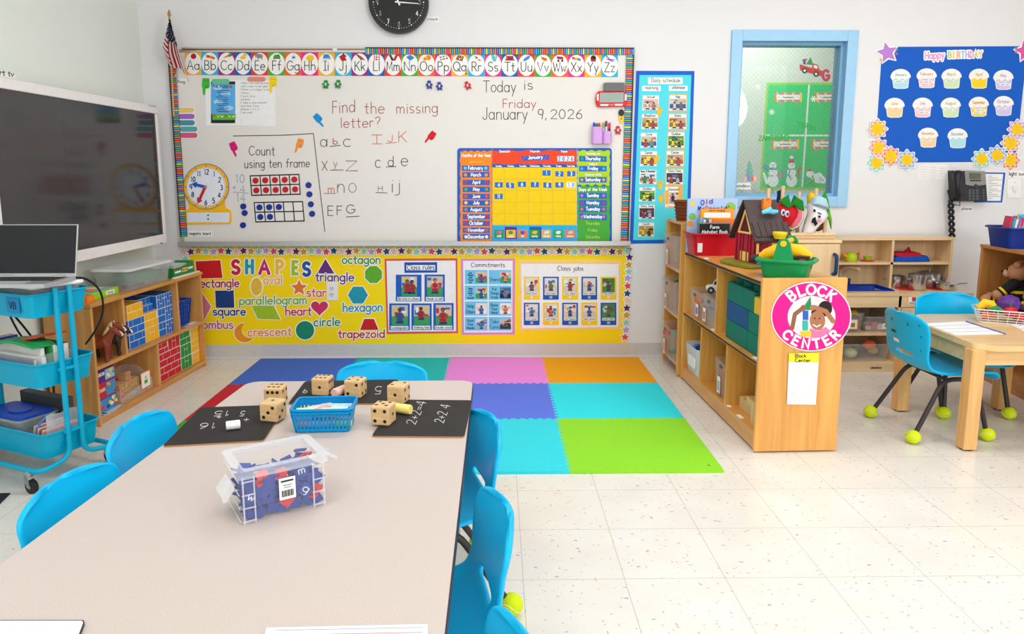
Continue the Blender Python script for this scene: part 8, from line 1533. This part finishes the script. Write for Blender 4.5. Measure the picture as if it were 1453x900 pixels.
parts_.append(('eyes', b, {})); plush('strawberry_puppet', 'red plush strawberry puppet with green leaves and big eyes', P_ if False else (1.70, 4.21, .84), parts_)
mp = [(1055, 105), (1100, 150), (1132, 230), (1125, 320), (1080, 400), (1010, 430), (975, 400), (1000, 300), (1020, 200)]
plush('watermelon_puppet', 'plush watermelon slice puppet with green rind', (1.79, 4.27, .84), [('rind', pad(P2(mp), 4.235, 4.30, FL((26, 140, 50))), {}), ('white_layer', pad(P2([(1055, 130), (1090, 170), (1112, 235), (1105, 315), (1065, 385), (1010, 410), (985, 390), (1010, 300), (1030, 210)]), 4.215, 4.25, FL((240, 236, 224))), {}), ('flesh', pad(P2([(1050, 165), (1075, 190), (1092, 240), (1085, 310), (1050, 370), (1005, 392), (985, 380), (1010, 300), (1030, 225)]), 4.2, 4.24, FL((238, 130, 150))), {})])
tb_ = [('body', pad(P2([(1150, 170), (1200, 190), (1280, 210), (1302, 275), (1280, 320), (1230, 360), (1160, 440), (1090, 436), (1120, 330), (1145, 260)]), 4.17, 4.26, FL((240, 240, 242))), {}), ('cap', pad(P2([(1150, 180), (1170, 125), (1220, 105), (1270, 130), (1290, 190), (1295, 225), (1220, 205)]), 4.155, 4.24, FL((176, 208, 222))), {'label': 'pale blue cap'})]
b = MB()
for x, y in ((1185, 238), (1228, 288)): p = on(1, 4.165, 960+.1652*x, 260+.1651*y); b.ball(p, .007, FL((30, 30, 34)), 8)
for x0, y0, x1, y1 in ((1215, 252, 1245, 268), (1178, 226, 1192, 232)): b.tube([on(1, 4.16, 960+.1652*x0, 260+.1651*y0), on(1, 4.16, 960+.1652*x1, 260+.1651*y1)], .003, FL((30, 30, 34)), 6)
c = pad(P2([(1140, 300), (1165, 285), (1172, 320), (1185, 345), (1165, 365), (1150, 335), (1130, 335)]), 4.15, 4.165, FL((30, 30, 34))); b.add(c.v, c.f, FL((30, 30, 34))); tb_.append(('face', b, {})); b = MB(); p = on(1, 4.165, 960+.1652*1228, 260+.1651*318); b.ball(p, .012, FL((240, 170, 170)), 8, (1, .4, 1)); tb_.append(('cheek', b, {'label': 'pink cheek'}))
plush('tube_puppet', 'white plush puppet with pale blue cap, mustache and pink cheek', (1.88, 4.22, .84), tb_)
plush('corn_puppet', 'yellow plush puppet with long green leaves behind the white one', (1.98, 4.3, .84), [('body', pad(P2([(1205, 110), (1225, 85), (1262, 85), (1290, 120), (1300, 200), (1290, 300), (1240, 300), (1210, 200)]), 4.29, 4.36, FL((246, 200, 40))), {}), ('leaf', pad(P2([(1290, 130), (1325, 65), (1350, 150), (1362, 220), (1340, 290), (1315, 335), (1298, 240)]), 4.26, 4.285, FL((60, 150, 40))), {}), ('leaf', pad(P2([(1340, 210), (1366, 230), (1388, 330), (1382, 410), (1362, 330), (1345, 300)]), 4.27, 4.29, FL((110, 190, 50))), {})])
b = MB(); b.lathe([(.02, 0), (.026, .05), (.022, .1), (.016, .15), (.02, .17), (.001, .18)], FL((30, 50, 110)), (1.70, 4.34, .92), 12); b.build('plush_head', label='navy and brown plush top behind the strawberry puppet', cat='plush puppet', smooth=50)
b = MB(); b.ball((1.935, 4.33, .9), .045, FL((110, 70, 44)), 10, (1, .7, 1.1)); b.build('brown_plush', label='round brown plush low at the right of the rack', cat='plush puppet', smooth=60)
# ------------------------------------------------------------------ brown shelf at the right edge
BWD = wood('brown_shelf_wood', (206, 146, 82), (180, 118, 58), 'Z'); BWH = wood('brown_shelf_board', (206, 146, 82), (180, 118, 58), 'Y')
rs = thing('doll_shelf', 'brown wooden shelf of firefighter bears at the right edge of the frame', 'shelf', (3.0, 3.75, 0)); T5 = Matrix.Translation((2.853, 4.2, 0)) @ Matrix.Rotation(math.radians(-5), 4, 'Z')
def VB(): b = MB(); b.T = T5; return b
for y in (-.018, -1.0): b = VB(); b.box(0, y, 0, .3, y+.018, .768, BWD); b.build('side_panel', rs, bevel=.003)
for z, nm in ((.768, 'top_board'), (.43, 'shelf_board'), (.09, 'bottom_board')): b = VB(); b.box(-.004 if z > .7 else .004, -1.0 if z > .7 else -.982, z, .3, 0 if z > .7 else -.018, z+.018, BWH); b.build(nm, rs)
b = VB(); b.box(.29, -.982, .1, .296, -.018, .768, BWD); b.build('back_panel', rs); b = VB(); b.box(.01, -.982, 0, .026, -.018, .09, BWH); b.build('plinth', rs)
b5 = thing('book_bin', 'royal blue plastic bin of books at the right edge', 'book bin', T5 @ Vector((.15, -.17, .786))); BB = col((16, 50, 140), .3)
b = VB(); rshell(b, -.02, .3, -.29, -.06, .7865, .9, BB, .88, .03, .004); b.tube([(x, y, .898) for x, y in rrect(-.026, -.296, .306, -.054, .03)], .006, BB, 6, closed=True); b.build('bin_shell', b5, smooth=40)
T6 = T5 @ Matrix.Translation((-.01, -.2, 0))
for k, (x0, c, cn) in enumerate(((-.002, (206, 60, 90), 'crimson'), (.013, (60, 170, 200), 'turquoise'), (.028, (236, 236, 232), 'white'), (.043, (150, 110, 190), 'violet'), (.058, (230, 40, 110), 'hot pink'))): b = MB(); b.T = T6 @ Matrix.Translation((x0+.016, .03, .815)) @ Matrix.Rotation(.15, 4, 'Y'); b.box(0, -.05, 0, .012, .012, .15-.008*(k % 3), c); b.build('thin_book', label='thin %s book leaning in the royal blue bin' % cn, cat='book', group='thin books in the royal blue bin')
def lb_(b, x0, x1, h):
    b.box(x0+.02, -.0006, h-.11, x1-.02, 0, h-.045, (90, 200, 230)); b.box(x0, -.0006, h-.02, x1, 0, h, (60, 190, 220)); flatt(b, 'LET IT', x0+.04, x1-.06, h-.036, .012, .0012, (60, 60, 70)); b.add([(x0+.05+.014*math.cos(a), -.001, h-.085+.01*math.sin(a)) for a in [PI*k/6 for k in range(12)]], [tuple(range(12))], (240, 240, 240)); flatt(b, 'STORY', x0+.05, x1-.07, h-.135, .008, .0009, (120, 100, 40))
book(T6, .075, .25, -.03, .80, .975, .012, (248, 206, 20), 'yellow picture book with blue picture in the royal blue bin', .1, lb_, None)
def bear(x, y, s, lab, a):
    T = T5 @ Matrix.Translation((x, y, .4485)) @ Matrix.Rotation(a, 4, 'Z') @ Matrix.Scale(s, 4); t = thing('firefighter_bear', lab, 'plush bear', T @ Vector((0, 0, 0)), 'plush bears in firefighter coats'); CO = FL((34, 32, 36)); SK_ = FL((196, 142, 104))
    b = MB(); b.T = T; b.tube([(0, 0, .03), (0, 0, .09), (0, 0, .15)], [.06, .066, .04], CO, 14)
    for q in (-1, 1): b.tube([(0, .04*q, .14), (-.03, .085*q, .115), (-.06, .1*q, .085)], [.03, .028, .027], CO, 12); b.tube([(-.02, .03*q, .03), (-.07, .04*q, .028), (-.12, .05*q, .028)], [.034, .03, .028], CO, 12)
    b.build('coat', t, smooth=60); b = MB(); b.T = T; YB_ = FL((244, 206, 40))
    for q in (-1, 1):
        b.tube([(-.045, .0925*q, .1), (-.053, .097*q, .092)], .029, YB_, 12); b.tube([(-.09, .044*q, .028), (-.1, .046*q, .028)], .0315, YB_, 12)
    b.lathe([(.0672, .085), (.0672, .1), (.06, .1)], YB_, (0, 0, 0), 14); b.build('stripes', t, smooth=60, label='yellow reflective bands'); b = MB(); b.T = T
    b.ball((0, 0, .2), .055, SK_, 12, (1, 1.05, .95)); b.ball((-.05, 0, .19), .024, FL((220, 178, 140)), 10)
    for q in (-1, 1): b.ball((.0, .045*q, .245), .02, SK_, 8); b.ball((-.07, .105*q, .075), .028, SK_, 10); b.ball((-.13, .052*q, .03), .033, SK_, 10)
    b.build('plush_body', t, smooth=60); b = MB(); b.T = T; [b.ball((-.05, .02*q, .212), .006, FL((24, 22, 24)), 6) for q in (-1, 1)]; b.ball((-.074, 0, .196), .008, FL((24, 22, 24)), 6); b.build('face', t, smooth=60)
bear(.105, -.2, 1.0, 'plush bear in a black firefighter coat, left on the brown shelf', -.7); bear(.12, -.43, 1.0, 'plush bear in a black firefighter coat, right on the brown shelf, cut by the frame', -.5)
b = VB(); b.tube([(.05, -.1, .47), (.06, -.2, .468), (.08, -.3, .47)], [.022, .03, .024], FL((70, 46, 36)), 10); b.build('brown_plush', label='dark brown plush lying low in front of the bears', cat='plush', smooth=60)
# ------------------------------------------------------------------ right table with chairs
RT1 = wood('table_maple', (240, 204, 146), (222, 178, 116), 'X', .9, .3); RTL = wood('table_leg_maple', (236, 190, 122), (214, 160, 92), 'Z', 1, .35)
rt = thing('wooden_table', 'small square maple play table at the right edge', 'table', (2.45, 3.3, 0)); zt = .48
TQ = [(2.045, 3.0), (2.12, 2.955), (2.66, 2.955), (2.7, 3.0), (2.7, 3.59), (2.66, 3.64), (2.18, 3.64), (2.06, 3.52)]
b = MB(); b.prism(rpoly(TQ, .02), zt-.026, zt, RT1); b.build('tabletop', rt, bevel=.005)
for xa, ya, xb, yb in ((2.09, 3.01, 2.66, 3.03), (2.09, 3.54, 2.66, 3.56), (2.075, 3.03, 2.095, 3.54), (2.64, 3.03, 2.66, 3.54)): b = MB(); b.box(xa, ya, zt-.1, xb, yb, zt-.026, RT1); b.build('apron', rt)
for x, y in ((2.065, 3.01), (2.03, 3.53), (2.583, 3.54), (2.62, 3.01)):
    xx = max(x, 2.06); b = MB(); b.box(xx-.03, y-.03, .006, xx+.03, y+.03, zt-.026, RTL); o = b.build('leg', rt, bevel=.004); b = MB(); b.cyl((xx, y, 0), (xx, y, .007), .025, (60, 56, 54), n=12); b.build('leg_glide', o)
hi = make_chair(1.0, 'blue school chair left of the wooden table, white sticker on its back')
put(hi, 2.052, 3.26, 2); put(copy_thing(hi, (0, 0, 0), label='blue school chair on the far side of the wooden table'), 2.37, 3.56, -92)
for k, (q, lab) in enumerate((([(1311, 459), (1370, 456), (1427, 474), (1356, 475.5)], 'white ruled name strip with blue edge on the wooden table'), ([(1432, 459.5), (1470, 457), (1500, 466), (1462, 474)], 'second white name strip on the wooden table, cut by the frame edge'))):
    b = WD(2, zt, 1); b.slab(q, (242, 242, 242), 0, .001)
    for t in (.25, .5, .75): b.stroke([(q[0][0]+(q[3][0]-q[0][0])*t, q[0][1]+(q[3][1]-q[0][1])*t), (q[1][0]+(q[2][0]-q[1][0])*t, q[1][1]+(q[2][1]-q[1][1])*t)], .7, (206, 206, 206), .0014, False)
    b.stroke([q[1], q[2]], 1.8, (60, 110, 170), .0014, False); b.build('name_strip', label=lab, cat='strip')
WT_ = fr(2.47, 3.44, math.radians(-28)); wb = thing('wire_basket', 'small white wire basket of toy vegetables on the wooden table', 'basket', (2.46, 3.44, zt)); WW = col((232, 232, 230), .35)
b = MB(); b.T = WT_; z0, z1_ = zt+.003, zt+.065
for k in range(6):
    t = k/5; s = .82+.18*t; zz = z0+(z1_-z0)*t; b.tube([(x*s, y*s, zz) for x, y in rrect(-.115, -.075, .115, .075, .02, 3)], .0016 if 0 < k < 5 else .003, WW, 5, closed=True)
for k in range(22):
    a = 2*PI*k/22; P_ = lambda s: (max(-.115, min(.115, .16*math.cos(a)))*s, max(-.075, min(.075, .12*math.sin(a)))*s); b.tube([(*P_(.82), z0), (*P_(1), z1_)], .0013, WW, 4)
for k in range(7): x = -.09+.03*k; b.tube([(x, -.061, z0), (x, .061, z0)], .0013, WW, 4)
b.build('wire_body', wb)
for s in (-1, 1): b = MB(); b.T = WT_; b.tube([(.12*s, -.05, z1_+.002), (.12*s, .05, z1_+.002)], .006, col((110, 200, 226), .4), 8); b.build('handle', wb, label='pale blue handle')
def veg(nm, lab, fn): b = MB(); b.T = WT_; fn(b); b.build(nm, label=lab, cat='toy food', group='toy vegetables in the wire basket', smooth=60)
def cab(b):
    def f(u, v): a, e = 2*PI*u, PI*v; r_ = .05*(1+.07*math.sin(7*a+4*e)+.05*math.sin(11*e)); return WT_ @ Vector((.03+r_*math.sin(e)*math.cos(a), .02+r_*math.sin(e)*math.sin(a), zt+.085+r_*.9*math.cos(e)))
    c = MB(); c.surf(f, 32, 18, mat('cabbage_purple', (92, 50, 130), .5, var=.3, scale=90)); b.T = None; b.add(c.v, c.f, c.mats[0])
veg('toy_cabbage', 'purple toy cabbage heaped in the wire basket', cab)
veg('toy_squash', 'yellow toy squash at the left of the wire basket', lambda b: b.tube([(-.1, .0, zt+.06), (-.07, .01, zt+.085), (-.04, .015, zt+.08), (-.02, .0, zt+.065)], [.012, .024, .022, .008], col((250, 196, 30), .4), 12))
veg('toy_pepper', 'red toy bell pepper at the front of the wire basket', lambda b: (b.ball((.03, -.045, zt+.06), .028, col((206, 26, 38), .3), 12, (1.1, .9, .9)), b.tube([(.03, -.045, zt+.082), (.028, -.05, zt+.1)], [.006, .004], col((40, 130, 50), .4), 8)))
veg('toy_tomato', 'red toy tomato deep in the wire basket', lambda b: b.ball((.07, -.02, zt+.034), .026, col((214, 50, 44), .35), 10)); veg('toy_carrot', 'orange toy carrot low at the left of the wire basket', lambda b: b.tube([(-.08, -.03, zt+.03), (-.02, -.035, zt+.032)], [.018, .006], col((236, 110, 40), .4), 10))
veg('toy_eggplant', 'black purple toy eggplant at the right of the wire basket', lambda b: b.tube([(.04, .03, zt+.06), (.08, .02, zt+.07), (.11, .01, zt+.072)], [.012, .022, .014], col((46, 28, 44), .3), 10))
veg('toy_lettuce', 'green toy leaf at the front left of the wire basket', lambda b: b.tube([(-.06, -.055, zt+.066), (-.03, -.06, zt+.075), (.0, -.055, zt+.068)], [.006, .014, .005], col((20, 140, 80), .5), 8))
